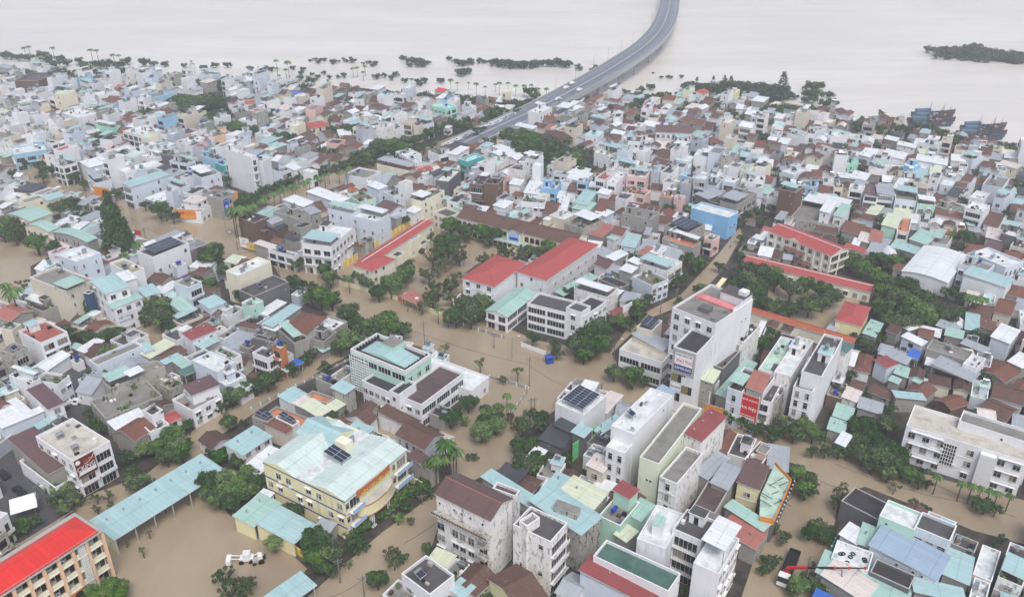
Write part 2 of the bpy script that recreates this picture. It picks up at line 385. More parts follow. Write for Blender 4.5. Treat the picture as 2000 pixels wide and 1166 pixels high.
def solar_array(x0, y0, x1, y1, z0, z1, nx, ny):
    """panel grid rising from z0 at y0 to z1 at y1"""
    mb = MB(); g = .07
    for i in range(nx):
        for j in range(ny):
            xa = x0 + (x1 - x0) * i / nx + g; xb = x0 + (x1 - x0) * (i + 1) / nx - g
            ya = y0 + (y1 - y0) * j / ny + g; yb = y0 + (y1 - y0) * (j + 1) / ny - g
            za = z0 + (z1 - z0) * (ya - y0) / (y1 - y0); zb = z0 + (z1 - z0) * (yb - y0) / (y1 - y0)
            mb.quad((xa, ya, za + .06), (xb, ya, za + .06), (xb, yb, zb + .06), (xa, yb, zb + .06), 'solar')
    mb.quad((x0, y0, z0), (x1, y0, z0), (x1, y1, z1), (x0, y1, z1), 'solarline')
    for x in (x0 + .1, x1 - .1):
        for y, z in ((y0 + .1, z0), (y1 - .1, z1)): mb.box(x - .04, y - .04, z - 1.2, x + .04, y + .04, z - .01, 'pole')
    return mb
def leaf_blob(mb, c, r, n, rnd, s=.35, mats=('leafm', 'leafl', 'leafd'), flat=.8):
    for i in range(n):
        while True:
            d = Vector((rnd.uniform(-1, 1), rnd.uniform(-1, 1), rnd.uniform(-1, 1)))
            if .05 < d.length <= 1: break
        p = Vector(c) + Vector((d.x * r, d.y * r, d.z * r * flat))
        nrm = (d.normalized() + Vector((rnd.gauss(0, .7), rnd.gauss(0, .7), rnd.gauss(0, .7) + .5))).normalized()
        u = nrm.orthogonal().normalized(); u = Matrix.Rotation(rnd.uniform(0, 6.3), 3, nrm) @ u; v = nrm.cross(u)
        a = s * rnd.uniform(.6, 1.25); b_ = a * rnd.uniform(.5, .9)
        mb.quad(tuple(p - u * a - v * b_ * .4), tuple(p + v * b_ * -1.0), tuple(p + u * a + v * b_ * .2), tuple(p + v * b_), rnd.choice(mats))
def pitched(S, kind, rm, H, wm, far):
    """gable along x ('g'), along y ('G'), hip ('H'), mono ('T'), vault ('V'); adds wall gables to wall mesh, returns roof MB"""
    L, W = S.L, S.W; o = .35; mb = MB(); th = .12
    def slab(p, m):      # p: 4 points of the top, gets an underside and edges
        q = [(a[0], a[1], a[2] - th) for a in p]
        mb.quad(*p, m); mb.quad(q[3], q[2], q[1], q[0], 'trimg')
        for i in range(4):
            j = (i + 1) % 4; mb.quad(q[i], q[j], p[j], p[i], 'trim' if m != 'Rk' else 'dark')
    if kind == 'T':
        r = min(.9, .07 * W + .1)
        slab([(-L / 2 - o, -W / 2 - o, H), (L / 2 + o, -W / 2 - o, H), (L / 2 + o, W / 2 + o, H + r), (-L / 2 - o, W / 2 + o, H + r)], rm)
        for x, s in ((-L / 2, 1), (L / 2, -1)):
            wm.poly([(x, -W / 2, H - .3), (x, -W / 2, H - .13), (x, W / 2, H + r - .14), (x, W / 2, H - .3)][::s], S.wmat)
    elif kind in 'gG':
        sw = kind == 'G'; a_, b_ = (W, L) if sw else (L, W)       # a_: ridge length, b_: span
        rh = b_ * S.pitch
        T = (lambda x, y, z: (y, -x, z)) if sw else (lambda x, y, z: (x, y, z))
        z0 = H - o * rh / (b_ / 2)
        for s in (-1, 1):
            p = [T(-a_ / 2 - o, s * (b_ / 2 + o), z0), T(a_ / 2 + o, s * (b_ / 2 + o), z0), T(a_ / 2 + o, 0, H + rh), T(-a_ / 2 - o, 0, H + rh)]
            slab(p if s < 0 else p[::-1], rm)
            wm.poly([T(s * a_ / 2, -b_ / 2, H - .3), T(s * a_ / 2, -b_ / 2, H - .14), T(s * a_ / 2, 0, H + rh - .16), T(s * a_ / 2, b_ / 2, H - .14), T(s * a_ / 2, b_ / 2, H - .3)][::s], S.wmat)
        p = T(-a_ / 2 - o, 0, H + rh + .05); q = T(a_ / 2 + o, 0, H + rh + .05)
        if not far: mb.tube(p, q, .14, .14, 'trim' if rm in ('RX',) else rm, 6)
    elif kind == 'H':
        sw = W > L; a_, b_ = (W, L) if sw else (L, W); rh = b_ * S.pitch; k = max(.01, a_ / 2 - b_ / 2)
        T = (lambda x, y, z: (y, -x, z)) if sw else (lambda x, y, z: (x, y, z))
        A, B, C, D = T(-a_ / 2 - o, -b_ / 2 - o, H), T(a_ / 2 + o, -b_ / 2 - o, H), T(a_ / 2 + o, b_ / 2 + o, H), T(-a_ / 2 - o, b_ / 2 + o, H)
        E, G = T(-k, 0, H + rh), T(k, 0, H + rh)
        mb.quad(A, B, G, E, rm); mb.quad(C, D, E, G, rm); mb.poly([B, C, G], rm); mb.poly([D, A, E], rm)
        mb.quad(*[(p[0], p[1], H - th) for p in (D, C, B, A)], 'trimg')
        for p, q in ((A, B), (B, C), (C, D), (D, A)): mb.quad((p[0], p[1], H - th), (q[0], q[1], H - th), q, p, 'trim')
        if not far:
            for p, q in ((A, E), (D, E), (B, G), (C, G), (E, G)): mb.tube(p, q, .09, .09, rm, 5)
    elif kind == 'V':
        n = 10; rh = W * .13 if W < 14 else W * .06
        pts = [(-W / 2 - o + (W + 2 * o) * i / n, H + rh * math.sin(math.pi * i / n)) for i in range(n + 1)]
        for i in range(n):
            (y0, z0), (y1, z1) = pts[i], pts[i + 1]
            mb.quad((-L / 2 - o, y0, z0), (L / 2 + o, y0, z0), (L / 2 + o, y1, z1), (-L / 2 - o, y1, z1), rm)
        for x, s in ((-L / 2, 1), (L / 2, -1)):
            wm.poly([(x, y, z - .05) for y, z in pts][::-s], S.wmat)
    return mb
def design(S, roof, wall, faces, ex='', far=False):
    L, W, H, rnd = S.L, S.W, S.H, S.rnd
    wk = wall[0]; wm = 'W' + wk if wk != 'o' else 'Ww'; S.wmat = wm; S.pitch = rnd.uniform(.17, .24)
    if roof[1] in 'XRYma': S.pitch = .14
    S.wall = wk; S.roof = roof; S.faces = faces; S.ex = ex
    wmb = MB(); flat = roof[0] == 'F'
    zw = H - (.75 if flat else .13 if roof[0] in 'gG' else .05)
    if flat and H < 2.5: zw = H - .3
    if wk == 'o':       # open shed on posts
        nx = max(1, round(L / 5)); ny = max(1, round(W / 6))
        for i in range(nx + 1):
            for j in range(ny + 1):
                if 0 < j < ny: continue
                x = -L / 2 + .2 + (L - .4) * i / nx; y = -W / 2 + .2 + (W - .4) * j / ny
                wmb.box(x - .12, y - .12, -.4, x + .12, y + .12, H - .1, 'trimg')
        wmb.box(-L / 2, -W / 2, H - .5, L / 2, -W / 2 + .12, H - .12, 'trimg')
        if len(wall) > 1:
            wmb.box(-L / 2, -W / 2 + .1, -.4, -L / 2 + .2, W / 2, H - .14, 'W' + wall[1]); wmb.box(L / 2 - .2, -W / 2 + .1, -.4, L / 2, W / 2, H - .14, 'W' + wall[1])
            S.wmat = 'W' + wall[1]
    else:
        wmb.box(-L / 2, -W / 2, -.4, L / 2, W / 2, zw, wm, bottom=False, top=not flat)
    facade(S, 'L', faces[0], zw, 0, far, wm, wmb); facade(S, 'R', faces[1], zw, 0, far, wm, wmb)
    if flat:
        t_ = .2
        for x0, y0, x1, y1 in ((-L / 2, -W / 2, L / 2, -W / 2 + t_), (-L / 2, W / 2 - t_, L / 2, W / 2), (-L / 2, -W / 2 + t_, -L / 2 + t_, W / 2 - t_), (L / 2 - t_, -W / 2 + t_, L / 2, W / 2 - t_)):
            wmb.box(x0, y0, zw, x1, y1, H - .1, wm, bottom=False, top=far)
            if not far: wmb.box(x0 - .03, y0 - .03, H - .1, x1 + .03, y1 + .03, H + (.02 if y1 - y0 < 1 else .024), 'trim' if wk not in 'gdkr' else 'trimg')
        S.part('wall', wmb)
        rb = MB(); rb.quad((-L / 2 + t_, -W / 2 + t_, zw + .01), (L / 2 - t_, -W / 2 + t_, zw + .01), (L / 2 - t_, W / 2 - t_, zw + .01), (-L / 2 + t_, W / 2 - t_, zw + .01), 'D' + roof[1])
        S.part('roof', rb)
        z = zw + .015
        auto = ex == ''
        if auto:
            if L * W > 28 and min(L, W) > 3.4: ex += 's' if rnd.random() < .6 else ''
            ex += 't' if rnd.random() < .55 else ''
            if L * W > 40 and rnd.random() < .38: ex += 'c' + rnd.choice('mawwsa')
            if rnd.random() < .18: ex += 'p'
            if rnd.random() < .14: ex += 'h'
            S.ex = ex
        if 's' in ex.replace('cs', ''):
            w_ = min(3.2, W * .6); l_ = min(4.5, L * .35, 4.2); l_ = max(l_, min(2.4, L * .5))
            x = L / 2 - l_ / 2 - .25 if rnd.random() < .6 else rnd.uniform(-L * .1, L * .2); y = (W / 2 - w_ / 2 - .25) * rnd.choice((1, 1, -1, 0))
            h = rnd.uniform(2.2, 2.8); mb = MB()
            mb.box(x - l_ / 2, y - w_ / 2, z, x + l_ / 2, y + w_ / 2, z + h, wm, bottom=False)
            r2 = MB(); r2.box(x - l_ / 2 - .25, y - w_ / 2 - .25, z + h + .004, x + l_ / 2 + .25, y + w_ / 2 + .25, z + h + .18, 'trim')
            r2.quad((x - l_ / 2 - .15, y - w_ / 2 - .15, z + h + .186), (x + l_ / 2 + .15, y - w_ / 2 - .15, z + h + .186), (x + l_ / 2 + .15, y + w_ / 2 + .15, z + h + .186), (x - l_ / 2 - .15, y + w_ / 2 + .15, z + h + .186), rnd.choice(('Dc', 'Dd', 'Dw', 'Ra', 'D' + roof[1])))
            d = MB(); d.quad((x - l_ / 2 - .02, y - .5, z + .05), (x - l_ / 2 - .02, y + .5, z + .05), (x - l_ / 2 - .02, y + .5, z + 2), (x - l_ / 2 - .02, y - .5, z + 2), 'dark')
            S.part('stair_house', mb, [('roof', r2), ('door', d)])
            if rnd.random() < .6: S.part('water_tank', tank(x, y, z + h + .18, rnd))
        if 'c' in ex:
            cm = 'R' + (ex + 'w')[ex.index('c') + 1]; f = rnd.uniform(.4, .65); x0 = -L / 2 + .1 if rnd.random() < .6 else L / 2 - L * f - .1; x1 = x0 + L * f
            h = rnd.uniform(2.3, 2.8); mb = MB(); th = .08
            p = [(x0, -W / 2 + .1, z + h), (x1, -W / 2 + .1, z + h), (x1, W / 2 - .1, z + h + .35), (x0, W / 2 - .1, z + h + .35)]
            mb.quad(*p, cm); mb.quad(*[(a, b_, c_ - th) for a, b_, c_ in p[::-1]], 'trimg')
            for i in range(4):
                a, b_ = p[i], p[(i + 1) % 4]; mb.quad((a[0], a[1], a[2] - th), (b_[0], b_[1], b_[2] - th), b_, a, 'trim')
            for a in (x0 + .2, x1 - .3):
                for b_ in (-W / 2 + .35, W / 2 - .45): mb.box(a, b_, z, a + .1, b_ + .1, z + h - .06, 'pole')
            S.part('canopy', mb, label=None)
        if 't' in ex:
            for i in range(rnd.choice((1, 1, 2))): S.part('water_tank', tank(rnd.uniform(-L * .35, L * .35), rnd.uniform(-W * .3, W * .3), z, rnd, rnd.random() < .12))
        if 'b' in ex: S.part('water_tank', tank(rnd.uniform(-L * .3, L * .3), rnd.uniform(-W * .3, W * .3), z, rnd, True))
        if 'h' in ex:
            x, y = rnd.uniform(-L * .3, L * .3), rnd.uniform(-W * .25, W * .25)
            mb = solar_array(x - .9, y - .8, x + .9, y + .6, z + 1.25, z + 1.9, 1, 1); mb.tube((x - .9, y + .8, z + 2.0), (x + .9, y + .8, z + 2.0), .25, .25, 'steel', 8)
            S.part('solar_heater', mb)
        if 'p' in ex and not far:
            n = int(min(26, L * W / 4))
            for i in range(max(3, n // 3)):
                mb = MB(); x, y = rnd.uniform(-L * .42, L * .42), rnd.choice((-1, 1)) * W * rnd.uniform(.2, .42)
                mb.box(x - .3, y - .3, z, x + .3, y + .3, z + .45, rnd.choice(('orange', 'trim', 'trimg', 'Wg')))
                leaf_blob(mb, (x, y, z + .95), rnd.uniform(.5, .95), 38, rnd, .28)
                S.part('potted_plant', mb)
        if 'o' in ex:
            S.part('solar_panel', solar_array(-L * .38, -W * .36, L * .38, W * .36, z + 1.3, z + 1.9, max(2, int(L * .76)), max(2, int(W * .72 / 1.7))))
        if not far and 'n' not in ex:
            for i in range(rnd.randint(2, 5)):     # vents, AC units and stored things
                mb = MB(); x, y = rnd.uniform(-L * .43, L * .43), rnd.uniform(-W * .42, W * .42); a, b_, c_ = rnd.uniform(.2, .6), rnd.uniform(.2, .5), rnd.uniform(.3, .9)
                mb.box(x - a, y - b_, z, x + a, y + b_, z + c_, rnd.choice(('trim', 'trimg', 'dark', 'Wg', 'wood', 'steel')))
                S.part(rnd.choice(('air_conditioner', 'vent', 'crate')), mb)
    else:
        rb = pitched(S, roof[0], 'R' + roof[1], H, wmb, far); S.part('wall', wmb); S.part('roof', rb)
        if roof[0] == 'T' and not far and rnd.random() < .35 and L > 5:
            mb = MB(); n = max(1, int(L / 4)); 
            for i in range(n): x = -L / 2 + L * (i + .5) / n; mb.tube((x, W * .2, H + .1), (x, W * .2, H + .9), .16, .16, 'steel', 6); mb.tube((x, W * .2, H + .9), (x, W * .2, H + 1.15), .28, .16, 'steel', 8)
            S.part('roof_vent', mb)
        if 'o' in ex:
            mb = solar_array(-L * .4, -W * .38, L * .4, W * .38, H + .45, H + .5 + W * .76 * .07, max(2, int(L * .8)), max(2, int(W * .76 / 1.7))); S.part('solar_panel', mb)
    return S
def emit_thing(S, name, cat, label, group='houses of the flooded town', near=True):
    root = thing(name, cat, label, (S.cx, S.cy, 0), S.rot, group)
    for nm, mb, kids, lb in S.parts:
        if not mb.f: continue
        o = mb.obj(nm, root)
        for kn, kb in kids: kb.obj(kn, o)
    near = near and S.cy < 290
    many = None
    for i, (k, loc, rz) in enumerate(S.wins):
        e = WIN[k]
        if i >= 98:
            if many is None: many = MB()
            M = Matrix.Translation(loc) @ Matrix.Rotation(rz, 4, 'Z'); many.add(e[0], M); many.add(e[1], M); continue
        if near:
            if e[2] is None: e[2] = e[0].mesh('window'); e[3] = e[1].mesh('pane')
            o = put('window', e[2], root, loc, rz); put('pane', e[3], o)
        else:
            if len(e) < 5: mb = MB(); mb.add(e[0]); mb.add(e[1]); e.append(mb.mesh('window'))
            put('window', e[4], root, loc, rz)
    if many: structure(many.obj('windows', root), 'stuff')
    return root
def emit_stuff(S, out):
    M = Matrix.Translation((S.cx, S.cy, 0)) @ Matrix.Rotation(S.rot, 4, 'Z')
    for nm, mb, kids, lb in S.parts:
        out.add(mb, M)
        for kn, kb in kids: out.add(kb, M)
    for k, loc, rz in S.wins:
        g = WIN[k][1]; hw = k[1] / 2
        N = M @ Matrix.Translation(loc) @ Matrix.Rotation(rz, 4, 'Z'); out.add(g, N)
        f = MB(); f.quad((-hw - .1, -.012, -.1), (hw + .1, -.012, -.1), (hw + .1, -.012, k[2] + .1), (-hw - .1, -.012, k[2] + .1), 'frame'); out.add(f, N)
def rect_from(a, b, c, H):
    A, B, C = P(*a, H), P(*b, H), P(*c, H)
    u, v = A - B, C - B
    pv = math.atan2(v.y, v.x); pu = math.atan2(u.y, u.x) - math.pi / 2
    d = (pu - pv + math.pi) % (2 * math.pi) - math.pi
    wu, wv = u.length, v.length
    rot = pv + d * wu / (wu + wv)
    if abs(d) > .45:      # far or noisy corners: keep the width seen from the camera, anchor the near corner
        sn, cs = math.sin(rot), math.cos(rot)
        L = (C.x - B.x) / cs if abs(cs) > .25 else wv; W = (B.x - A.x) / sn if abs(sn) > .25 else wu
        L = min(max(L, wv * .4, 2.2), wv * 1.1); W = min(max(W, wu * .4, 2.2), wu * 1.1)
        return B.x + cs * L / 2 - sn * W / 2, B.y + sn * L / 2 + cs * W / 2, rot, L, W, d
    ctr = (A + C) / 2; k = math.cos(min(abs(d), .6))
    return ctr.x, ctr.y, rot, max(2.2, wv * (k + 1) / 2), max(2.2, wu * (k + 1) / 2), d
TILE = dict(A=60, B=330, C=600, D=876)
def pt(t, s):
    x, y = s.split(','); return (int(t[1]) * 500 + float(x) / 4, TILE[t[0]] + float(y) / 4)
# ---------------------------------------------------------------- houses seen one by one: a, b, c = left, near and right roof corner
HOUSES = {}
HOUSES['D0'] = """
255,-94 575,85 880,-62 11 Fv WB w t
90,-60 375,200 560,98 7.2 Tb .. g
150,95 430,305 750,130 4.4 Fp .W w p
745,575 885,725 1725,170 4.6 Ta .. oy
-160,480 -10,560 110,410 8 Fw .B w
-300,760 -160,820 30,640 7 Fd .B d
"""
HOUSES['D1'] = """
45,590 300,765 420,600 4.2 Ta .. oy
-150,530 -15,615 170,430 4.4 Tm .. oy
-250,1420 -190,1560 430,1060 4 Ta .. o
1095,975 1360,1112 1590,985 8.5 Fd W. w h
1530,1100 1620,1175 1690,1080 5 Ta .. w
980,1140 1160,1230 1290,1110 5 Fc .. w p
1190,30 1360,160 1430,60 6 Tb .. g
"""
HOUSES['D2'] = """
-200,1010 60,1250 290,1150 6 gt .. y
640,835 1225,1118 1312,975 11 Fg .. w n
535,968 1150,1262 1232,1130 8.6 TR .. b
1000,697 1210,802 1322,513 12.5 Fw .. w n
1120,600 1150,615 1180,530 14.5 Tm .. w
1255,622 1480,722 1590,562 13.5 Fd B. w s
1415,892 1618,977 1780,702 13 Fw .W w n
1490,712 1670,810 1785,605 16 Tw .. o
170,420 545,692 665,532 11 Ta .. d
-230,240 180,480 250,420 9.5 Ta .. d
310,457 505,512 552,462 12.8 Fc .. d n
230,345 360,405 480,243 10 Ta .. g
385,350 640,480 730,345 10 Te .. g
795,326 915,386 985,320 12.5 TR .. m
690,522 850,612 985,420 9.3 Fc .. m b
800,630 890,722 970,600 7 Te .. g
905,512 1005,560 1105,440 8 Tm .. m
1440,190 1530,240 1690,70 7 Ts .. g
1425,440 1590,512 1690,310 7.5 Fb .. g n
1550,270 1680,312 1790,160 8 Ts .. g
1765,266 1930,320 2000,140 8 Tb W. y
1605,558 1800,722 1880,570 5 Tf .. g
1800,722 1905,790 1972,660 5 Tf .. g
1670,470 1960,640 2010,585 5.5 Tm .. g
600,132 712,192 770,95 8 Tv W. v
580,-50 740,20 830,-70 4 Fd .. g
1140,160 1290,275 1470,-38 13 Fc W. q n
1000,64 1150,122 1480,-314 15 Fc .. e n
"""
HOUSES['D3'] = """
880,520 1150,640 1200,505 9.5 Fw .. m n
1145,610 1420,720 1480,600 9 Fd W. b n
600,405 870,575 935,440 6 Fk .. k n
540,625 690,740 740,600 5.5 Tw .. w
690,745 810,770 875,620 5.5 Tm .. g
810,770 1330,1035 1400,840 6.5 Tu .. b
490,850 780,950 830,810 6 Fw .. q n
400,975 1090,1290 1100,1090 4.5 Tm .. g
420,1000 750,1190 850,1060 4.9 Tv .. g
790,960 1100,1090 1160,990 6 Fk .. k n
1360,985 1560,1050 1610,850 5 Ta .. g
1115,1140 1520,1180 1540,1080 4.5 Ta .. g
1590,980 1740,1030 1830,800 5 Fw .. q n
1560,1160 1690,1200 1750,1050 5 Fw .. q
1795,1000 1990,1080 2080,800 6 Fd W. q
1430,740 1610,810 1650,730 4 Fd .. g
330,1180 500,1230 560,1170 3.5 TB .. o
"""
HOUSES['C2'] = """
330,750 560,838 745,690 10 Fw .. w on
630,908 690,990 850,825 5 Ta .. g
320,928 480,987 595,890 6 Tk .. k
212,1040 392,1096 490,985 5.2 Tk .. k
470,977 560,1012 622,948 7 Ta .. k
790,922 955,1005 1240,690 17 Fw .. w h
748,1085 885,1150 975,1015 14 Fw W. w n
1285,2 1600,152 1852,-62 24 Fc W. w n
1268,305 1446,366 1640,155 20 Fk .. w n
1436,556 1566,588 1650,462 9 Te .. g
1425,625 1548,655 1800,350 6 Fd .. w
1715,242 1812,276 1938,142 13 Fd W. q h
1545,442 1650,482 1800,322 10 Fd .. k
1580,682 1672,702 1925,435 5 Tm .. g
875,322 1190,457 1272,300 8.6 Fv GG w n
950,225 1170,340 1245,290 9.4 Ts .. v
985,152 1100,192 1165,105 12 Fc .. v on
1690,627 1800,667 1920,500 12 Fb W. b
1840,627 1958,667 2005,532 12.8 Tf .. g
1800,672 1930,712 2060,540 11 Fk W. w
1370,992 1480,1062 1652,850 14 TR .. q
1150,640 1240,690 1260,660 16 Tu .. w
130,1165 200,1200 260,1120 4 Tw .. g
"""
HOUSES['C3'] = """
-90,712 28,745 150,510 9.5 Fd B. w
-75,482 60,522 230,260 12 Fm W. w
55,502 182,545 350,262 13 Fw .. q
190,622 346,658 470,420 12.5 Fp W. w pn
285,500 432,560 567,243 16.5 Fd .. w s
545,332 612,362 655,300 12 Tg .. q
0,702 60,742 212,492 8 Fd .. d
455,682 572,712 625,600 4.5 Fc .. r
510,852 640,887 672,790 4 Tm .. g
470,952 590,987 612,900 4 Tm .. g
590,702 692,742 722,660 4.4 Tv .. q
545,1060 600,1090 640,1000 4 Tw .. g
1200,322 1545,402 1640,345 6.5 Fc .. g
1290,456 1590,582 1642,515 5.5 Ts .. o
1540,442 1640,492 1685,400 7 Fw W. w
1240,602 1430,792 1512,690 3.6 gT .. r
1110,640 1250,720 1290,640 3.4 gT .. g
985,692 1230,722 1165,678 4.4 Ta .. g
810,652 960,732 985,660 3.2 Gt .. g
630,642 720,667 772,590 3.6 Gt .. g
1000,517 1095,557 1112,485 4 Tm .. g
1125,577 1210,602 1252,565 4 Tm .. g
940,572 1010,592 1042,562 4 Tm .. g
880,372 1090,452 1112,380 5 Ts .. g
830,417 930,467 1022,440 5.5 TR .. b
1095,382 1165,407 1187,350 5 TB .. o
1055,237 1200,302 1232,268 6 Tw W. b
735,207 830,227 905,125 4.2 Tm .. g
525,98 722,142 802,0 7 HX .. y
455,190 515,215 580,120 4.4 Ts .. g
995,92 1100,180 1165,130 5 Tw .. g
1175,217 1280,237 1296,180 5 GT .. g
1760,237 1895,292 1950,180 6.5 Tw .w b
1570,52 1730,102 1762,10 4 Gt .. g
1780,32 1900,72 1932,-40 5 GT .. v
1500,292 1690,352 1737,320 4.4 Ts .. g
1640,792 1850,872 1972,800 4 Gt .. g
1750,697 1990,762 2012,640 4 Gt .. w
1690,502 1860,602 1942,500 3.6 gT .. g
1890,430 1990,480 2060,400 5 Tw .. g
1960,230 2060,280 2080,180 8 Fc B. v
700,790 880,830 900,750 4 Ts .. g
940,180 1010,215 1060,150 4.2 GD .. g
1650,150 1760,180 1780,120 3.8 TT .. g
1300,150 1460,190 1520,150 4 Ts .. g
1580,0 1660,30 1700,-40 3.5 Tv .. g
1900,640 2010,690 2060,600 4 gT .. g
"""
HOUSES['C1'] = """
715,817 880,915 965,765 5 gt .. w
940,832 1210,935 1292,888 4.6 Tt .. w
1115,987 1318,1118 1447,1000 7.5 Gt W. s
180,702 300,762 415,690 5.2 Ta .. w
300,752 370,792 450,730 5.4 Tv .. g
370,782 490,867 567,800 5.2 Te .. g
560,772 620,807 685,757 5 Te .. g
395,692 555,757 602,708 5.6 Fo .. g n
600,632 697,677 765,620 8.2 Ta .. d
470,552 620,622 672,580 7.6 Fd .. g
100,822 400,955 452,890 4.8 Fo .. g n
-20,850 90,905 140,850 6 Fc .. g on
140,860 290,920 350,890 6.2 Fc .. w on
80,902 235,992 292,930 5.4 HT .. v
-250,1082 -100,1142 130,1005 5.2 Ta .W w
60,132 130,152 345,0 6.4 Ta .. g
215,167 400,215 540,80 6.6 HT W. w
80,162 150,192 240,110 5.5 Tw .. g
160,172 300,277 415,245 8.4 Fc .. g
130,272 190,320 242,270 10.5 Fo B. O
0,192 135,275 152,205 10 Fd .. k
-20,352 92,404 162,350 7.6 Fd BB w
430,242 530,274 620,195 6.4 Fd .. g
440,132 600,177 725,110 5.2 Fw .. g
200,482 240,502 312,460 3.2 Tm .. o
275,437 315,462 357,430 3.4 TB .. o
470,302 520,347 582,300 3.4 Tm .. o
-120,120 0,170 60,90 6 Gt .. g
-60,560 60,600 120,540 3 Gt .. g
"""
HOUSES['C0'] = """
135,185 318,277 532,190 9.6 Fr .B w s
0,332 95,374 202,310 9 Fc .B d
110,492 252,590 342,490 9.4 Fw .. w c
330,492 452,600 545,432 8 Fc .W w p
240,662 375,802 477,745 9.5 Tb .W w
0,922 10,930 330,800 7 Tw .. b
-120,832 5,925 250,815 7.2 Tw .. b
-50,722 0,792 112,715 8 GT .. w
690,412 760,452 1115,300 6.5 Fc .. b n
1100,302 1130,352 1187,325 5.5 Ta .. b
800,582 862,634 1290,462 7.6 Fc .. d
680,732 832,855 1290,690 5.6 Fc .. d p
970,512 1012,547 1122,490 9.6 Tw .. o
1430,622 1502,682 1712,602 8.4 Tb .. w
1350,720 1500,812 1727,680 5.8 Fc .W w h
1520,412 1690,512 1817,430 8.4 Fw .W b
1690,562 1762,612 1922,540 5.2 Fw .. b
1680,342 1820,404 1887,370 8.4 Fc BB w
1400,502 1442,532 1562,480 5 Tg .. o
1440,392 1482,422 1640,350 6.4 Fd .. b
1360,432 1430,477 1512,440 5 Tm .. g
1280,412 1292,442 1432,360 5 Ta .. g
1450,212 1492,267 1672,175 7 TR .w w
1520,292 1582,322 1702,260 5 Ta .. g
915,962 1050,1052 1182,940 5.8 gT .w g
1120,922 1172,982 1312,910 6.4 Fw B. w
1120,802 1182,852 1262,800 9 Fd .. w t
1260,852 1312,902 1415,860 6 HX .w v
860,902 912,972 1140,860 6 Tw .. g
1260,600 1330,650 1420,590 5 Fp .. d p
0,560 60,640 150,590 6 Fd .. d
-40,60 80,110 240,30 8 Gf .. g
20,150 90,180 130,130 9 Fp .. v
560,300 640,340 680,300 4 Tm .. r
430,290 520,330 600,290 4 Gt .. g
560,400 600,440 660,400 3 Fc .. w
"""
HOUSES['B0'] = """
425,672 600,717 812,652 15 Fw ww b t
260,842 512,972 702,870 14 Fc .w v t
440,895 510,947 642,872 15.6 Tm .. o
665,952 692,977 722,942 12 Fc .. n n
715,892 832,972 1012,915 14 Ta WW w
835,1052 882,1092 1097,1002 10 Tm .W w
860,732 1010,822 1120,780 12 Fy .w w
900,832 960,882 1062,850 11 Tw .. w
1075,642 1192,692 1467,577 11 Fd .w w on
1350,747 1372,772 1447,740 8 Fw .w b
1160,862 1262,902 1372,850 5 Gt .. g
1540,802 1592,832 1652,790 5 Gt .. g
1600,922 1672,962 1742,880 4.5 Gt .. g
1370,882 1472,932 1562,880 11.5 Fc .B b t
1320,1042 1402,1112 1492,1070 6 Tm .. w
1540,1042 1642,1082 1777,1040 7.4 Ta .w b
1070,942 1142,992 1257,960 8.4 Ta .. w
1765,797 1862,837 2112,722 11.5 Fw .. c t
1900,1042 1962,1082 2042,1030 8 Fm .. m
1600,1120 1680,1150 1740,1100 5 Gt .. g
75,352 230,417 385,352 7 Vm W. v
230,422 380,492 512,407 7 Vm W. v
460,455 680,572 800,480 7.6 Vm W. g
390,547 520,612 560,597 4 Tv .. o
-20,302 20,310 90,270 5 Tw .. d
150,242 190,272 342,220 7 Fc .w c n
340,222 370,252 492,210 7 Ta .w c
-40,180 20,200 120,150 4 Tw .. d
-60,120 0,140 100,90 4 Ts .. d
40,150 130,180 200,130 4 Gt .. d
150,170 260,190 340,130 4 Tk .. d
960,117 1022,142 1317,45 10.5 Ta Bw b
1145,237 1232,267 1402,200 5 Tw .. b
1310,112 1410,150 1482,125 8.5 Fc .w b
1350,322 1562,327 1700,262 5.4 Fw .W w
1410,262 1530,267 1642,222 8.6 Tv .W w
1620,152 1740,242 1912,120 9.5 Fc .W g t
640,62 740,112 860,100 7.5 Fc W. b
0,1140 120,1200 230,1130 5 Fo .. g
210,1060 330,1120 450,1060 7 Fk .. g
220,1020 330,1060 400,1010 7.4 Tw .. g
"""
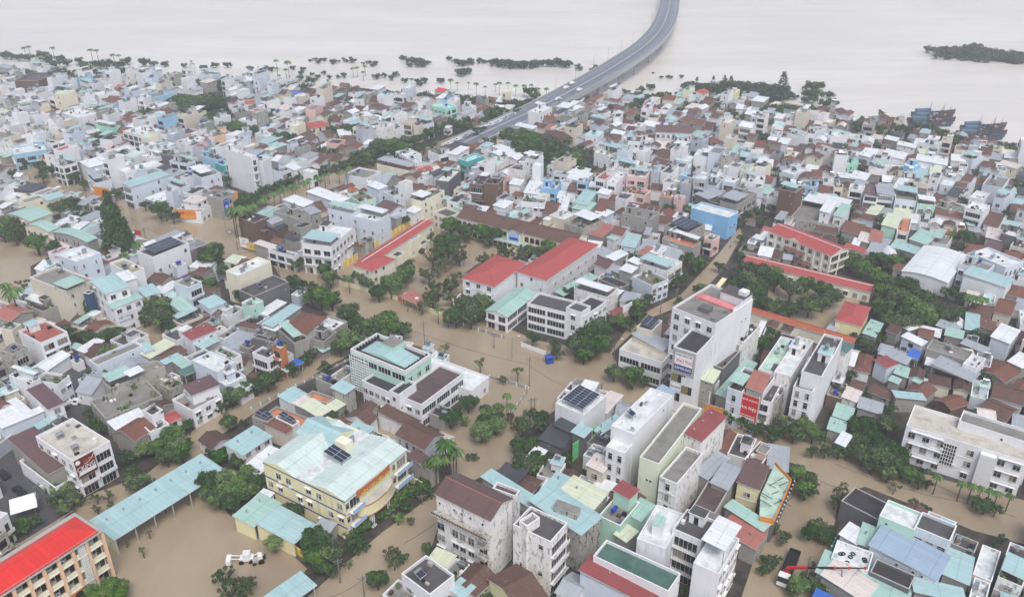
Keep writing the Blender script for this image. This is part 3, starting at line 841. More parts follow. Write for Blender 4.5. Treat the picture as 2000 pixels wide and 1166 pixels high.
HOUSES['B1'] = """
-130,382 -10,425 90,375 9 Fk .. r
40,420 160,480 270,400 5.4 Tk .. r
-20,460 60,490 120,450 5 Tb .. r
130,332 320,392 432,350 9.4 Fc .w g
230,252 370,302 442,260 8.4 Tw .. b
370,322 432,352 502,330 8.4 Ts .w g
430,252 502,334 562,302 6.6 gt .. v
390,192 642,264 740,230 7.4 Tw .. b
740,202 802,272 912,230 8.4 Fp .w m p
720,142 760,177 817,150 6.6 GO .w v
640,182 692,212 747,180 7 Fo .. m
880,132 960,167 1012,135 9.6 Tw .w b
1010,182 1072,217 1172,180 8.4 Fc .w b
1215,232 1302,257 1467,170 9.4 Fp .w c
1160,152 1312,177 1347,140 6.6 Tt .. c
1410,87 1507,102 1592,10 9.6 Fw .. k s
1680,112 1782,132 1832,60 10.5 Fd B. r
1780,92 1892,122 1932,20 12 Fd .. r
1540,292 1642,322 1747,280 7 Fa .. m
1460,212 1502,242 1532,190 6 Tm .. g
745,362 940,412 1037,352 10.5 Fw w. b c
575,312 757,357 852,292 11.5 Fw w. b
400,572 602,627 717,470 12 Fw BW w
110,602 292,682 342,620 6.4 Fc B. w
0,572 112,622 180,560 5 Tv .. g
130,547 182,574 242,530 5 GT .. g
225,520 300,560 350,520 6 Tk .. g
725,562 822,622 872,582 5 Gt .. g
810,562 882,580 912,545 7 Fc .. d
960,292 1042,352 1152,302 8.4 Gb .. b
1030,357 1092,387 1142,350 6.4 Ts .. g
640,600 720,630 760,570 6 TT .. w
620,450 720,480 760,440 8 Ts W. w
-130,942 -20,1002 247,882 8.6 Fd .. k h
50,400 120,440 200,400 7 Vs .. g
1180,330 1240,350 1290,310 6 Tw w. w
1240,280 1330,300 1370,270 6 Fc .. c
1600,330 1700,350 1760,300 6 Gb .. b
1860,290 1940,310 2000,260 6 Tw .. w
300,440 340,470 430,430 9 Fk W. g
"""
HOUSES['B2'] = """
130,1047 425,1127 500,1035 9.8 Fd GW w n
425,1107 560,1152 747,1030 10.2 Fk .W w n
420,1082 540,1122 617,1070 11.6 Fd WW w n
475,932 745,1000 842,932 7.4 Fc w. q
760,1122 840,1162 927,1130 3.6 TR .. o
670,822 850,932 905,860 5.4 Fk .. k
790,802 980,887 1017,850 5 Ts .. g
840,772 930,812 972,740 7.4 Tw .. g
900,702 980,747 1022,700 8 Tw .. g
655,742 740,782 815,735 5 Gb .. w
640,652 740,702 812,660 5 Ts .. g
750,692 800,722 892,660 5 Tw .. g
1000,732 1215,805 1325,725 8 Fw .B q
960,842 1095,925 1205,862 7 Fp .W b p
980,642 1032,672 1092,590 6 Tf .. g
1200,442 1380,505 1502,432 8.6 Fk W. d on
1190,542 1410,622 1462,570 6.4 Fo .. g
1415,302 1700,387 1757,335 9.6 Fw .w B n
1640,252 1762,292 1902,190 9 Fc .B g
1420,202 1530,232 1662,190 8 Ts .. k
1530,250 1640,280 1730,230 7 Fd .. k
1305,27 1415,72 1428,32 11.5 Fa W. u b
840,347 1080,390 1172,340 9.6 Fc w. g
680,347 730,372 792,320 7 Tw .. b
410,422 550,472 702,400 8.6 Fc .. d
300,362 410,402 492,350 7 Fw .. v
80,252 262,272 268,230 8.6 Fc W. w
240,142 352,162 372,90 9 Fu B. B
510,92 590,102 602,78 10 Fc B. u
440,182 500,192 512,110 7 Tt w. w
355,232 430,237 442,180 5 Tw .. m
490,312 600,342 642,270 5.4 Tm .. m
900,52 1050,72 1068,28 12 Fw B. p
900,182 1040,212 1082,170 7 Fo B. p
740,102 812,112 902,30 11 Fw B. w
820,60 895,75 905,40 10 Fc B. w
420,82 530,92 622,0 7 Tw .. w
80,-80 190,-70 250,-100 10 Fw B. w
1140,190 1250,230 1260,130 8 Fo .. g
1255,190 1330,230 1340,180 9 Fc .. p
1180,80 1230,100 1260,40 9 Fv .w v
1480,500 1570,560 1600,480 7 Fp B. p
560,500 700,540 790,450 5 Tf .. g
750,540 800,560 860,520 5.4 Tm .. w
860,600 960,620 1000,520 6.4 Ta .w b
770,480 860,520 910,440 7 GT .. w
1240,590 1290,610 1320,590 5 Ta .. w
1500,120 1600,140 1640,80 7 Fd W. b
1640,80 1740,110 1760,50 8 Fw B. b
1800,90 1895,110 1905,60 9 Fw B. w
1900,80 1970,90 1980,60 8.4 Fw B. w
1900,170 1990,200 2050,160 5 Tm .. w
1190,-10 1250,10 1260,-50 7 Gt w. c
650,330 700,350 720,310 5 Tw .. w
110,190 230,210 250,110 6 Tw .. w
170,190 190,200 290,100 6 Ts .. g
0,200 60,220 90,150 5 TT w. w
-20,110 60,130 90,40 8 Tw .. w
260,350 350,370 370,270 5 Gt .. g
360,330 430,340 440,230 5 Tw .. m
500,270 590,290 650,180 6 Ta .. m
650,320 740,340 740,240 5 TT .. g
710,100 720,130 740,90 4 Tw .. g
"""
HOUSES['B3'] = """
590,622 800,667 827,640 4.4 TX .. c
100,157 222,192 267,140 14 Fc .. r
250,122 375,147 392,110 9.6 Fc B. u
510,142 582,147 592,120 8 Fc B. c
200,382 540,472 630,275 5.4 Fc .. d
410,332 482,347 547,240 9.4 Tw w. w
500,352 580,380 625,262 8 Tm B. w
630,152 745,167 762,130 10 Fw B. w
750,202 860,217 872,140 9 Tb B. w
855,192 990,207 975,145 9.6 Ts B. b
990,232 1160,252 1167,180 9 Fc W. b
1160,272 1300,282 1298,215 8.6 Fc B. m
1310,367 1530,402 1522,350 5.4 TT .. w
1500,352 1560,440 1605,440 4.4 Tm .. g
1560,302 1690,342 1722,285 10.4 Fw B. w
905,442 1010,472 1032,370 6.4 Te .. m
1010,482 1105,500 1120,385 6 Fo B. q
1110,557 1240,592 1322,510 6 Tm .. g
960,612 1040,632 1082,570 4.4 Tm .. g
1040,632 1190,682 1212,630 4.4 Ta .. g
800,562 885,577 892,490 5 Tf w. g
580,492 730,522 752,440 4.6 TT .. g
710,562 790,582 802,510 4.6 Tv .. g
660,602 700,612 720,550 4.6 Tw .. g
370,482 520,512 542,475 5 Gt .. g
1080,797 1420,907 1527,680 5.6 Vw .. w
1540,832 1865,930 1905,860 8 Ta .. w
1510,742 1720,812 1760,750 8.6 Fc W. b
1590,655 1860,772 1990,722 9 Fw .W b
1840,502 1950,542 1992,470 8 Fw .. k
1700,540 1820,560 1840,480 5 Tv .. g
1880,600 1990,620 2060,560 6 Fc B. v
1920,290 2020,330 2060,270 8 TT W. w
1150,0 1230,20 1240,-50 6 Tw .. b
1820,180 1930,190 1940,145 6 Tm .. b
1740,200 1850,240 1900,160 9 Fw Ww b
1480,60 1580,100 1600,40 8 Gt .. w
1700,120 1850,160 1870,70 8 Fc .. b
1590,220 1690,250 1720,190 8 Fw B. w
1700,430 1800,460 1860,370 5 Gt .. w
1450,160 1530,200 1560,130 6 Fc .. w
390,210 500,220 505,140 6 TT .. g
120,20 200,50 300,0 8 Fw B. b
600,110 700,80 780,60 7 Tw .. g
640,70 760,90 800,40 7 Tw .. g
1290,200 1420,330 1430,210 7 Fc B. d
480,240 560,230 560,200 6 Tm .. m
"""
HOUSES['A0'] = """
-100,762 40,842 192,740 10 Fc W. c
140,377 300,392 387,330 12 Fd .. r
65,912 120,962 382,930 8.6 Fw BB u
360,852 400,882 492,840 9.6 Fw .B w
-30,652 150,702 217,690 8.6 Fw .. w
770,722 880,762 982,710 9 Fm .w l
985,782 1110,832 1242,780 10 Fw BB w
1360,792 1430,822 1592,750 7.6 Fc .. p
1600,802 1660,832 1812,800 9.6 Fp .. P
970,522 1070,542 1384,490 8.6 Fc .w u
1820,562 1860,572 2060,562 7 gX .. v
445,1022 490,1062 642,1000 9.6 Fc BB w
660,1010 700,1070 900,1000 8 Tw .. w
920,1082 980,1112 1272,1042 8.6 Fw .W w
1440,852 1500,882 1600,840 9 Fw .. w
1120,960 1180,1000 1300,950 9 Fw BB w
1590,960 1700,1010 1790,960 10 Fd .. u
1340,1000 1460,1040 1560,980 9.4 Fd BB b
1500,1100 1560,1160 1700,1110 8.6 Fc .w b
1850,620 1920,652 2000,600 9 Fc WB g
500,640 600,690 740,650 9 Fw .w w
380,690 440,720 620,640 9 Fw BB w
450,780 620,850 770,780 8 Tw .. b
420,450 500,480 620,430 9 Fw .w b
1200,650 1290,660 1370,650 8 gt WW P
820,540 860,570 970,540 8 HT .W w
940,690 1000,710 1120,690 7 HT .. w
720,490 770,510 930,480 8 Fw .w w
640,400 700,430 820,400 9 Fw WB w
1530,340 1660,350 1730,330 9 Fw .w b
1840,350 1920,370 2010,350 9 Fw .w w
230,260 300,280 360,270 9 Fw .. w
510,360 580,380 620,350 8 Gt .. P
1140,300 1200,310 1280,300 8 Tw .. b
900,340 980,360 1020,350 8 Fw .. w
1690,1030 1740,1060 1790,1040 9 Fa .B t
1280,930 1340,980 1390,930 10 Fd .. k
2000,790 2080,830 2170,790 8 Fw .. w
20,260 60,300 140,260 8 Ts .. s
"""
HOUSES['A1'] = """
-222,900 -40,990 25,950 18 Fw .B w s
1590,980 1652,1022 1782,950 9 Fa BB t
860,1180 880,1190 900,1180 4 Tw .. g
1360,582 1480,612 1572,590 10.5 Fa WB l
380,730 420,770 560,740 6.4 HX .W v
615,790 650,820 740,820 7 Tw W. w
540,590 600,600 670,600 7 Gt W. s
660,560 750,590 760,560 7 Fw .. w
815,630 840,670 910,650 6 Tw .. w
895,680 960,700 1000,680 5 Tw .. g
990,610 1060,640 1085,610 8 Fw .. w
790,730 830,760 895,750 5 Ta .. g
0,430 130,440 210,420 8 Ta .w d
270,470 360,500 390,470 6 TB .. u
1410,430 1460,480 1500,430 6 GY .. w
970,480 1070,500 1080,480 9 Fw BW w
1080,490 1150,500 1170,490 9 Fw BB w
720,490 820,500 860,490 8 Fw WB w
1230,690 1300,740 1400,680 8.6 Fc .B b
1180,710 1240,740 1290,720 8 Fc .. g
1060,960 1180,990 1300,980 7 Fw W. w
1180,970 1240,1030 1300,1000 7 Fw .. b
1220,1060 1290,1110 1390,1050 6.4 gX .W w
1360,940 1430,980 1500,950 8 Fc .B w
1760,880 1800,910 1860,850 8 Ta .. w
1850,900 1910,930 1970,900 7 Tw .. w
100,900 160,920 235,890 7 Ta .. g
20,790 100,830 150,770 7 Ta .. b
300,820 370,850 400,830 5 Gt W. w
480,800 560,840 610,830 6 gt .. w
130,1090 200,1110 275,1080 7 Fc .B b
240,1040 300,1090 380,1040 7 Tw .w w
380,1070 440,1110 490,1060 7.4 Fw .B w
20,1010 100,1040 190,1010 6 Fw .w w
1720,510 1790,540 1820,520 7 Fd .. g
1610,560 1680,600 1720,560 8 Fw .. w
1700,1000 1760,1030 1780,990 6 Fw .. w
950,1040 1200,1100 1300,1050 5.4 Fo .. c
700,1120 860,1160 960,1100 6 Fc .. w
"""
HOUSES['A2'] = """
-140,960 -60,1000 60,950 7 Tw .. w
80,990 190,1010 250,980 12 Fw B. w
645,950 760,980 870,930 10 Fw wB w
740,1070 900,1090 1000,1060 9 Fw W. w
860,840 940,850 945,830 6 Fw W. w
965,850 1095,860 1100,840 6 Fw W. w
590,710 700,730 750,700 6 Fa w. w
240,810 370,860 480,860 6 TD .. g
1120,790 1400,800 1405,760 8 Gb W. w
1235,800 1300,830 1400,830 7 Ta WW w
1470,900 1560,950 1650,880 9 Fa B. u
1755,720 1870,760 1880,700 11 Gw B. w
1600,730 1720,760 1730,700 7 Tm B. b
740,540 830,560 840,520 6 TT .. w
1740,1010 1900,1040 1990,980 8 Fw W. w
1110,730 1200,750 1210,700 9 Fw w. w
520,600 670,630 690,590 6 Fo .. y
140,630 220,650 300,600 9 Fw .w w
20,730 160,770 180,710 7 Tw B. w
1830,660 1960,680 1965,640 6 Tw .. g
660,900 760,920 780,890 9 Fc .. q
940,960 1080,980 1090,940 5 Tv .. g
320,1100 440,1130 450,1080 7 Fc B. b
430,1100 590,1150 620,1070 7 Tw .. w
1310,700 1400,720 1420,670 6 TT .. g
1400,720 1480,740 1500,680 6 TT .. g
1260,1060 1380,1080 1400,1040 7 Fa B. b
"""
HOUSES['A3'] = """
540,1040 600,1050 720,1030 8 Fw .w l
690,960 790,990 810,940 8 Tw B. b
770,1060 900,1080 990,1040 8 Fw Ww w
1045,1060 1130,1070 1225,1060 9 Fw .. B
1460,950 1600,1010 1650,960 9 Fw .. b
130,780 290,830 300,790 9 Fw w. w
300,800 370,810 380,780 9 Fc B. w
395,760 490,830 600,790 9 Fm w. w
920,850 1010,870 1015,840 6 Tw w. g
1190,870 1290,900 1350,860 8 Fw w. w
1010,900 1150,920 1160,890 6 Tw .. w
450,790 600,830 610,770 8 Ta .. w
1800,1050 1940,1080 1980,1050 7 Tv w. c
1600,920 1720,930 1740,910 6 Tw w. g
10,800 90,820 100,780 8 Fw B. w
400,930 500,960 540,940 7 Fw .. w
620,830 830,860 840,830 6 Fm W. w
280,960 400,1000 410,950 6 gt w. c
120,640 240,650 250,630 7 Tg .. w
1170,1020 1410,1060 1390,1010 8 Tw .. w
900,980 1060,1010 1080,960 7 Tw w. w
1230,1000 1400,1030 1410,990 7 Fw w. w
"""
# ---------------------------------------------------------------- block sheets with painted shade, water, roads
def sheet(name, pts, z, mat, zs=None):
    mb = MB(); mb.poly([tuple(P(x, y, z)) for x, y in pts], mat)
    o = mb.obj(name); 
    n = o.data.polygons[0].normal
    if n.z < 0: o.data.flip_normals()
    return structure(o)
mb = MB(); mb.quad((-2600, 20, 0), (2600, 20, 0), (2600, 3200, 0), (-2600, 3200, 0), 'water')
structure(mb.obj('flood_water'))
BLOCKS = {
 'K1': [(-330, 90), (0, 150), (130, 152), (300, 154), (500, 164), (720, 178), (900, 190), (1045, 205), (1035, 212), (940, 245), (845, 282), (760, 306), (700, 323), (600, 354), (505, 384), (470, 396), (430, 414), (360, 420), (290, 402), (220, 385), (130, 352), (60, 325), (-60, 308), (-330, 280)],
 'K2': [(-200, 322), (0, 345), (45, 352), (120, 378), (180, 400), (225, 440), (262, 485), (200, 500), (140, 500), (60, 478), (-20, 450), (-200, 430)],
 'K3': [(60, 520), (120, 490), (262, 478), (380, 490), (440, 505), (530, 512), (560, 560), (600, 590), (690, 640), (650, 682), (560, 728), (480, 780), (405, 820), (360, 852), (330, 890), (280, 930), (190, 960), (110, 1000), (0, 1060), (-160, 1100), (-260, 900), (-200, 640), (0, 620), (60, 600)],
 'K4': [(468, 450), (500, 428), (560, 405), (650, 368), (730, 340), (820, 311), (900, 282), (1000, 245), (1075, 222), (1130, 196), (1300, 190), (1450, 196), (1560, 212), (1640, 235), (1440, 450), (1400, 500), (1330, 575), (1240, 620), (1190, 690), (1050, 665), (940, 620), (860, 605), (780, 585), (690, 560), (600, 520), (520, 488)],
 'K5': [(1455, 200), (1560, 212), (1700, 240), (1850, 262), (2000, 295), (2300, 360), (2600, 700), (2300, 1040), (1995, 975), (1850, 938), (1640, 872), (1500, 828), (1380, 788), (1300, 770), (1215, 730), (1195, 690), (1260, 625), (1350, 590), (1410, 530), (1450, 460), (1440, 420)],
 'K6': [(1085, 800), (1140, 765), (1200, 792), (1300, 812), (1400, 858), (1560, 908), (1545, 960), (1510, 1020), (1470, 1100), (1440, 1190), (1300, 1350), (700, 1350), (820, 1140), (852, 1040), (885, 955), (1000, 905), (1015, 850)],
 'K7': [(690, 690), (735, 668), (800, 690), (870, 712), (940, 742), (945, 770), (900, 800), (870, 850), (885, 935), (820, 985), (745, 1040), (640, 1130), (560, 1200), (490, 1200), (560, 1090), (480, 1040), (370, 920), (430, 850), (560, 765), (640, 715)],
 'K8': [(1640, 965), (1690, 950), (1780, 985), (1900, 1035), (2000, 1062), (2200, 1100), (2200, 1300), (1540, 1300), (1590, 1150), (1620, 1080)],
}
for i_, (k_, pts) in enumerate(BLOCKS.items()): sheet('ground', pts, .02 + .004 * i_, 'ground')  # dark sheets imitate shaded floodwater between the houses of each block
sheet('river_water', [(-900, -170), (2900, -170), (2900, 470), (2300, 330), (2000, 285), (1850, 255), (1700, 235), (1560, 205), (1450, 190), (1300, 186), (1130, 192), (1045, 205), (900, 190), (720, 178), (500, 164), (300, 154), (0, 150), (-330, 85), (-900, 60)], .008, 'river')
sheet('asphalt_road', [(-40, 880), (40, 878), (72, 905), (135, 968), (120, 1010), (40, 1060), (-40, 1060)], .056, 'asphalt')
sheet('asphalt_road', [(128, 720), (160, 700), (172, 745), (162, 830), (130, 860), (118, 820), (128, 770)], .056, 'asphalt')
for pts in ([(640, 520), (700, 470), (850, 420), (1000, 450), (1010, 500), (940, 540), (905, 560), (900, 610), (800, 590), (690, 562)],      # school court
            [(945, 760), (1000, 768), (995, 830), (935, 880), (880, 880), (850, 850), (900, 800)],
            [(1500, 560), (1600, 540), (1680, 590), (1620, 640), (1500, 640)], [(455, 1000), (545, 1060), (600, 1110), (480, 1260), (380, 1200)],
            [(255, 655), (300, 620), (360, 610), (330, 690), (290, 700)], [(600, 812), (700, 800), (820, 870), (760, 880)]):
    sheet('flood_water', pts, .07, 'water')
# ---------------------------------------------------------------- occupancy grid
OCC = {}
def mark(cx, cy, rot, L, W, v=1, pad=.3):
    c, s = math.cos(rot), math.sin(rot); a, b_ = L / 2 + pad, W / 2 + pad; n = int(max(a, b_) * 1.45) + 1
    for i in range(int(cx) - n, int(cx) + n + 1):
        for j in range(int(cy) - n, int(cy) + n + 1):
            dx, dy = i + .5 - cx, j + .5 - cy
            if abs(dx * c + dy * s) <= a and abs(-dx * s + dy * c) <= b_: OCC[(i, j)] = v
def occ_frac(cx, cy, rot, L, W):
    c, s = math.cos(rot), math.sin(rot); n = 0; k = 0
    for i in range(6):
        for j in range(5):
            x = (i / 5 - .5) * L * .94; y = (j / 4 - .5) * W * .9; n += 1
            if (int(math.floor(cx + x * c - y * s)), int(math.floor(cy + x * s + y * c))) in OCC: k += 1
    return k / n
def inpoly(x, y, p):
    r = False; j = len(p) - 1
    for i in range(len(p)):
        if (p[i][1] > y) != (p[j][1] > y) and x < (p[j][0] - p[i][0]) * (y - p[i][1]) / (p[j][1] - p[i][1]) + p[i][0]: r = not r
        j = i
    return r
# ---------------------------------------------------------------- trees
TREES = []     # (type, x, y, ppx radius) crown centre in the photo
def T(tile, kind, s):
    for q in s.split():
        x, y, r = (float(v) for v in q.split(','))
        if tile: TREES.append((kind, int(tile[1]) * 500 + x / 4, TILE[tile[0]] + y / 4, r / 4))
        else: TREES.append((kind, x, y, r))
def row(kind, x0, y0, x1, y1, n, r, seed=0):
    rr = random.Random(seed + x0)
    for i in range(n):
        f = (i + .5) / n; TREES.append((kind, x0 + (x1 - x0) * f + rr.uniform(-5, 5), y0 + (y1 - y0) * f + rr.uniform(-3, 3), r * rr.uniform(.6, 1.3)))
T('C1', 'r', '740,250,130 880,150,130 1030,120,130 1140,170,90 660,310,80 720,40,110 760,100,80 430,360,75 400,400,60 545,465,68 80,570,95 150,520,60 0,620,75 590,860,85 670,820,60 1520,850,105 1655,735,95 1840,820,105 1760,960,105 1870,910,90 1790,880,80 1650,100,0')
T('C1', 'y', '1640,880,48 560,860,60'); T('C1', 's', '1475,310,55 1750,430,62')
T('C1', 'r', '1500,90,65 1560,60,95 1680,60,110 1740,30,80'); T('C1', 'p', '1480,1050,100 1560,1110,80 1400,1170,75 1350,1200,60 1960,680,45 1990,760,50')
T('C1', 'b', '1930,560,50 1990,860,55 2010,930,40'); T('C1', 'd', '55,760,50')
T('C2', 'r', '650,110,110 720,170,90 600,200,110 500,280,110 620,310,110 700,260,90 560,360,90 850,110,85 930,130,60 160,240,75 330,280,55 350,340,70 800,500,85 950,540,105 910,500,70 1040,570,60 140,830,60 220,860,80 100,940,80 60,1060,90 150,1080,90 240,930,70 820,760,55 790,700,55 60,900,70 280,1080,60')
T('C2', 'r', '1700,830,80 1800,880,75 1900,960,70 1960,930,60 1850,920,60 1930,270,90 1960,400,70'); T('C2', 's', '45,490,60'); T('C2', 'b', '1660,860,60')
T('C3', 'r', '40,960,90 130,900,90 200,980,90 290,920,90 350,990,80 420,1010,70 30,1020,60 690,920,110 790,900,90 700,1030,90 820,1010,90 930,900,95 960,800,70 900,1090,90 640,1090,60 750,1150,100 960,1130,90')
T('C3', 'r', '690,230,70 760,290,80 820,210,70 720,360,70 680,450,70 650,520,60 760,400,60 850,330,60 900,250,50 960,90,100 1090,120,110 1240,80,90 1340,150,60 1380,220,60 1640,220,75 1700,250,65 1570,230,50 1720,540,70 1660,590,50 880,20,90 40,200,70 -20,260,70 160,80,0 1180,20,110 1400,60,100 1480,30,80 1060,720,60 780,680,45 990,560,40')
T('B3', 'r', '60,870,90 180,930,100 300,900,90 420,930,90 500,990,90 60,1070,90 180,1090,90 330,1050,110 440,1030,90 650,700,90 740,760,90 860,700,80 960,720,90 1060,700,70 700,640,0 560,770,50 620,760,60 880,850,90 980,900,90 900,960,100 1080,900,100 1010,1000,110 1150,950,80 1100,1040,100 900,1060,90 1240,1000,80 1200,1080,90 1320,1100,80 1400,960,70 1480,990,70 860,620,50 1260,560,45')
T('B3', 'y', '1440,530,60 830,800,70 60,800,70 100,1110,60'); T('B3', 'r', '1550,520,85 1600,600,60 1500,610,60 660,310,60 30,310,60 1080,1120,70')
T('B3', 'p', '1590,990,60 1640,1000,60 1690,1010,50')
T('B3', 'r', '570,560,60 1440,300,50 1540,260,60 1650,200,50 1770,400,50 1340,290,30 1970,140,60 1900,100,50')
T('B2', 'r', '1500,590,65 1560,620,50 1370,700,70 1450,750,80 1500,720,60 1210,880,60 1290,860,75 1340,830,50 1790,540,45 1800,610,55 1790,680,50 1850,760,70 1950,790,80 1620,760,50 1750,880,70 1850,860,90 1950,900,80 1700,920,60 1900,960,80 1850,1040,80 1960,1040,80 1480,960,75 1320,1040,60 1390,1050,60 1840,360,60 1920,330,60 1960,400,50 1800,410,50 1870,290,50')
T('B2', 'y', '1490,930,60'); T('B2', 'b', '60,680,80 130,640,90 200,660,80 1640,770,50 1960,400,55 1370,310,60')
T('B2', 'r', '180,640,70 290,600,85 370,580,70 320,640,60 380,560,40 930,680,60 860,720,40 440,960,60 960,1090,90 890,930,60 1040,1050,50 160,100,60 640,120,55 1230,300,60 870,620,40 980,310,30 60,380,0 360,450,35 540,470,30 200,390,30')
T('B2', 'p', '545,870,42'); T('B2', 'r', '980,1130,80 700,1140,60')
T('B1', 'b', '1380,660,110 1560,640,100 1590,680,80 1480,740,70 1350,820,80 1420,790,60 1400,930,80 1380,1010,90 1520,900,85 1560,840,70 1530,1010,70 1690,590,0 1830,730,90 1900,700,80 1960,640,80 1760,700,70 1300,1060,75 1500,960,50')
T('B1', 'r', '1500,580,110 1630,470,80 1520,430,80 1780,480,90 1880,500,90 1360,520,60 1440,540,60 1460,600,90 1880,430,60 1820,560,60 1650,520,60')
T('B1', 'r', '820,830,85 870,870,80 1050,900,110 1120,850,90 1170,800,90 960,960,80 1200,740,60 330,740,65 540,790,80 580,850,80 500,720,60 300,880,80 320,940,50 500,990,110 430,1000,80 590,1020,90 720,860,55')
T('B1', 'r', '1150,400,60 1120,340,40 870,210,50 480,400,40 150,420,40'); T('B1', 's', '1390,560,50 1400,960,45'); T('B1', 'p', '1420,1080,40 720,840,40')
T('B1', 'r', '1640,1060,110 1750,1040,90 1560,1130,80 1830,1080,70')
row('r', 500, 378, 700, 308, 15, 13, 9); row('r', 0, 150, 330, 154, 40, 14, 21); row('r', 20, 142, 240, 143, 16, 12, 37); row('m', 330, 156, 1040, 206, 120, 15, 38); row('r', 330, 160, 1040, 208, 26, 12, 39); row('m', 1170, 192, 1600, 216, 40, 14, 40); row('r', 1180, 195, 1600, 220, 14, 12, 41); row('m', 1340, 168, 1540, 188, 26, 17, 42); row('m', 1830, 100, 2040, 116, 40, 16, 43); row('m', 600, 118, 740, 124, 10, 7, 44); row('m', 60, 142, 300, 140, 14, 12, 22); row('m', 330, 152, 520, 162, 18, 12, 23); row('r', 330, 158, 520, 168, 9, 9, 23); row('m', 520, 168, 780, 182, 22, 10, 24); row('r', 560, 172, 780, 184, 10, 8, 24); row('m', 780, 184, 1040, 208, 18, 10, 25); row('r', 880, 192, 1040, 208, 7, 8, 35); row('m', 1180, 194, 1560, 214, 26, 9, 36); row('r', 1160, 190, 1330, 186, 14, 9, 27); row('r', 1400, 195, 1560, 214, 12, 10, 28); row('r', 1640, 240, 2000, 305, 20, 13, 29); row('r', 340, 205, 450, 200, 9, 20, 31); row('r', 350, 220, 470, 235, 7, 17, 32); row('r', 990, 262, 1130, 300, 10, 20, 33); row('r', 1000, 285, 1140, 330, 9, 18, 34); row('r', 870, 262, 1040, 203, 12, 9, 3); row('r', 700, 322, 850, 282, 12, 13, 4)
row('r', 560, 545, 640, 575, 4, 15, 12); row('r', 1205, 628, 1385, 500, 9, 14, 13); row('r', 1410, 580, 1480, 470, 6, 13, 14); row('r', 400, 810, 600, 700, 9, 15, 15)
row('p', 500, 390, 560, 367, 5, 11); row('p', 560, 367, 640, 341, 6, 10); row('p', 640, 341, 690, 326, 4, 9); row('r', 430, 402, 520, 385, 7, 18, 2)
row('p', 450, 405, 500, 398, 4, 14)
T('B0', 'r', '90,30,50 330,60,60 580,60,60 650,120,50 900,190,60 1130,280,50 1240,300,80 1290,330,75 1350,370,60 1230,260,60 470,290,85 560,260,70 420,250,50 600,320,70 650,370,50 60,430,90 130,500,70 20,490,80 120,540,60 280,570,100 190,460,60 740,360,50 790,320,60')
T('B0', 'c', '860,330,105 900,440,120 950,520,110 870,570,100 1000,560,80 840,420,90 930,600,80 990,620,60')
T('B0', 'r', '1650,660,115 1600,700,60 1700,720,60'); T('B0', 'p', '1070,580,50 960,660,45 1830,340,55 90,940,90 30,900,60'); T('B0', 'b', '180,900,60')
T('B0', 's', '690,290,40'); T('B0', 'r', '1220,1060,120 1300,1130,90 1150,1120,90 1180,1020,60 1410,970,20')
T('B0', 'v', '570,1060,45 670,1100,40 780,1060,28 815,1090,25'); T('B0', 'r', '1860,270,60 1900,240,55 1960,230,60 1980,300,50')
T('C0', 'r', '700,230,75 800,240,80 900,200,80 620,220,60 930,260,60 1240,60,130 1120,100,60 1330,170,60 1420,170,40 680,560,70 780,520,70 730,620,70 690,830,50 730,900,70 790,950,60 1470,930,70 1520,870,30 1550,840,60 1780,890,80 1720,740,60 1820,680,95 1960,600,70 1990,640,60 1330,1000,110 1250,1010,60 1130,1110,85 1000,1160,70 1450,1060,70 1240,1080,90 1380,1090,90 1640,1130,60 1730,1140,70 1900,900,40')
T('D0', 'r', '800,60,85 660,180,85 560,200,60 870,100,50 1070,250,110 1150,260,70 1030,180,80 980,60,70 1300,60,90 1420,40,90 480,320,90 560,380,80 620,400,60 500,450,80 430,400,70 260,560,70 150,600,80 60,640,90 200,620,60 30,720,70 1720,60,80 1850,90,80 1640,240,120 1760,250,120 1850,330,110 1700,370,110 1930,200,100 1620,330,80 1960,320,80 1810,420,90 1880,250,100')
T('D0', 'b', '750,380,60 840,370,60 760,470,50 860,440,40 1750,990,90 1800,1100,110 1940,1040,80 1900,1110,90'); T('D0', 'y', '850,1080,110 780,1130,100 940,1060,80 930,1120,90'); T('D0', 'r', '700,1120,80')
T('D0', 's', '1280,430,50 1110,790,42 1160,650,36 1460,400,30 985,730,28'); T('D0', 'd', '1445,590,45 1275,740,35 1600,520,30 1955,770,30')
T('D1', 'r', '480,700,140 560,780,110 440,830,90 510,920,80 590,950,70 400,760,80 300,500,90 250,450,60 620,840,80 760,700,70 830,720,65 720,760,60 800,790,50 860,770,45 950,1020,95 900,1000,60 1150,850,60 1360,800,75 1420,830,50 1330,760,50 1300,240,50 1340,290,55 1250,330,50 1370,350,50 1180,450,60 1280,900,0 1660,60,40 1710,60,40 1740,1130,80 1850,1130,60')
T('D1', 'y', '140,720,95 1110,540,60'); T('D1', 'b', '1050,830,80 1080,900,60 1210,560,45 720,900,50 1300,370,50'); T('D1', 'p', '1395,100,60 1470,60,70 1540,40,60 800,440,35')
T('D1', 's', '1030,220,35 1380,180,35'); T('D1', 'r', '1260,90,0 -20,230,90 -50,330,90 40,260,80'); T('D1', 'b', '-100,1040,60')
T('D2', 'r', '110,130,120 200,90,100 60,60,80 350,130,70 430,80,70 560,200,60 600,260,40 320,60,50 390,60,60 1370,1110,70 1430,1130,60 1960,950,55 1990,860,60 140,210,70')
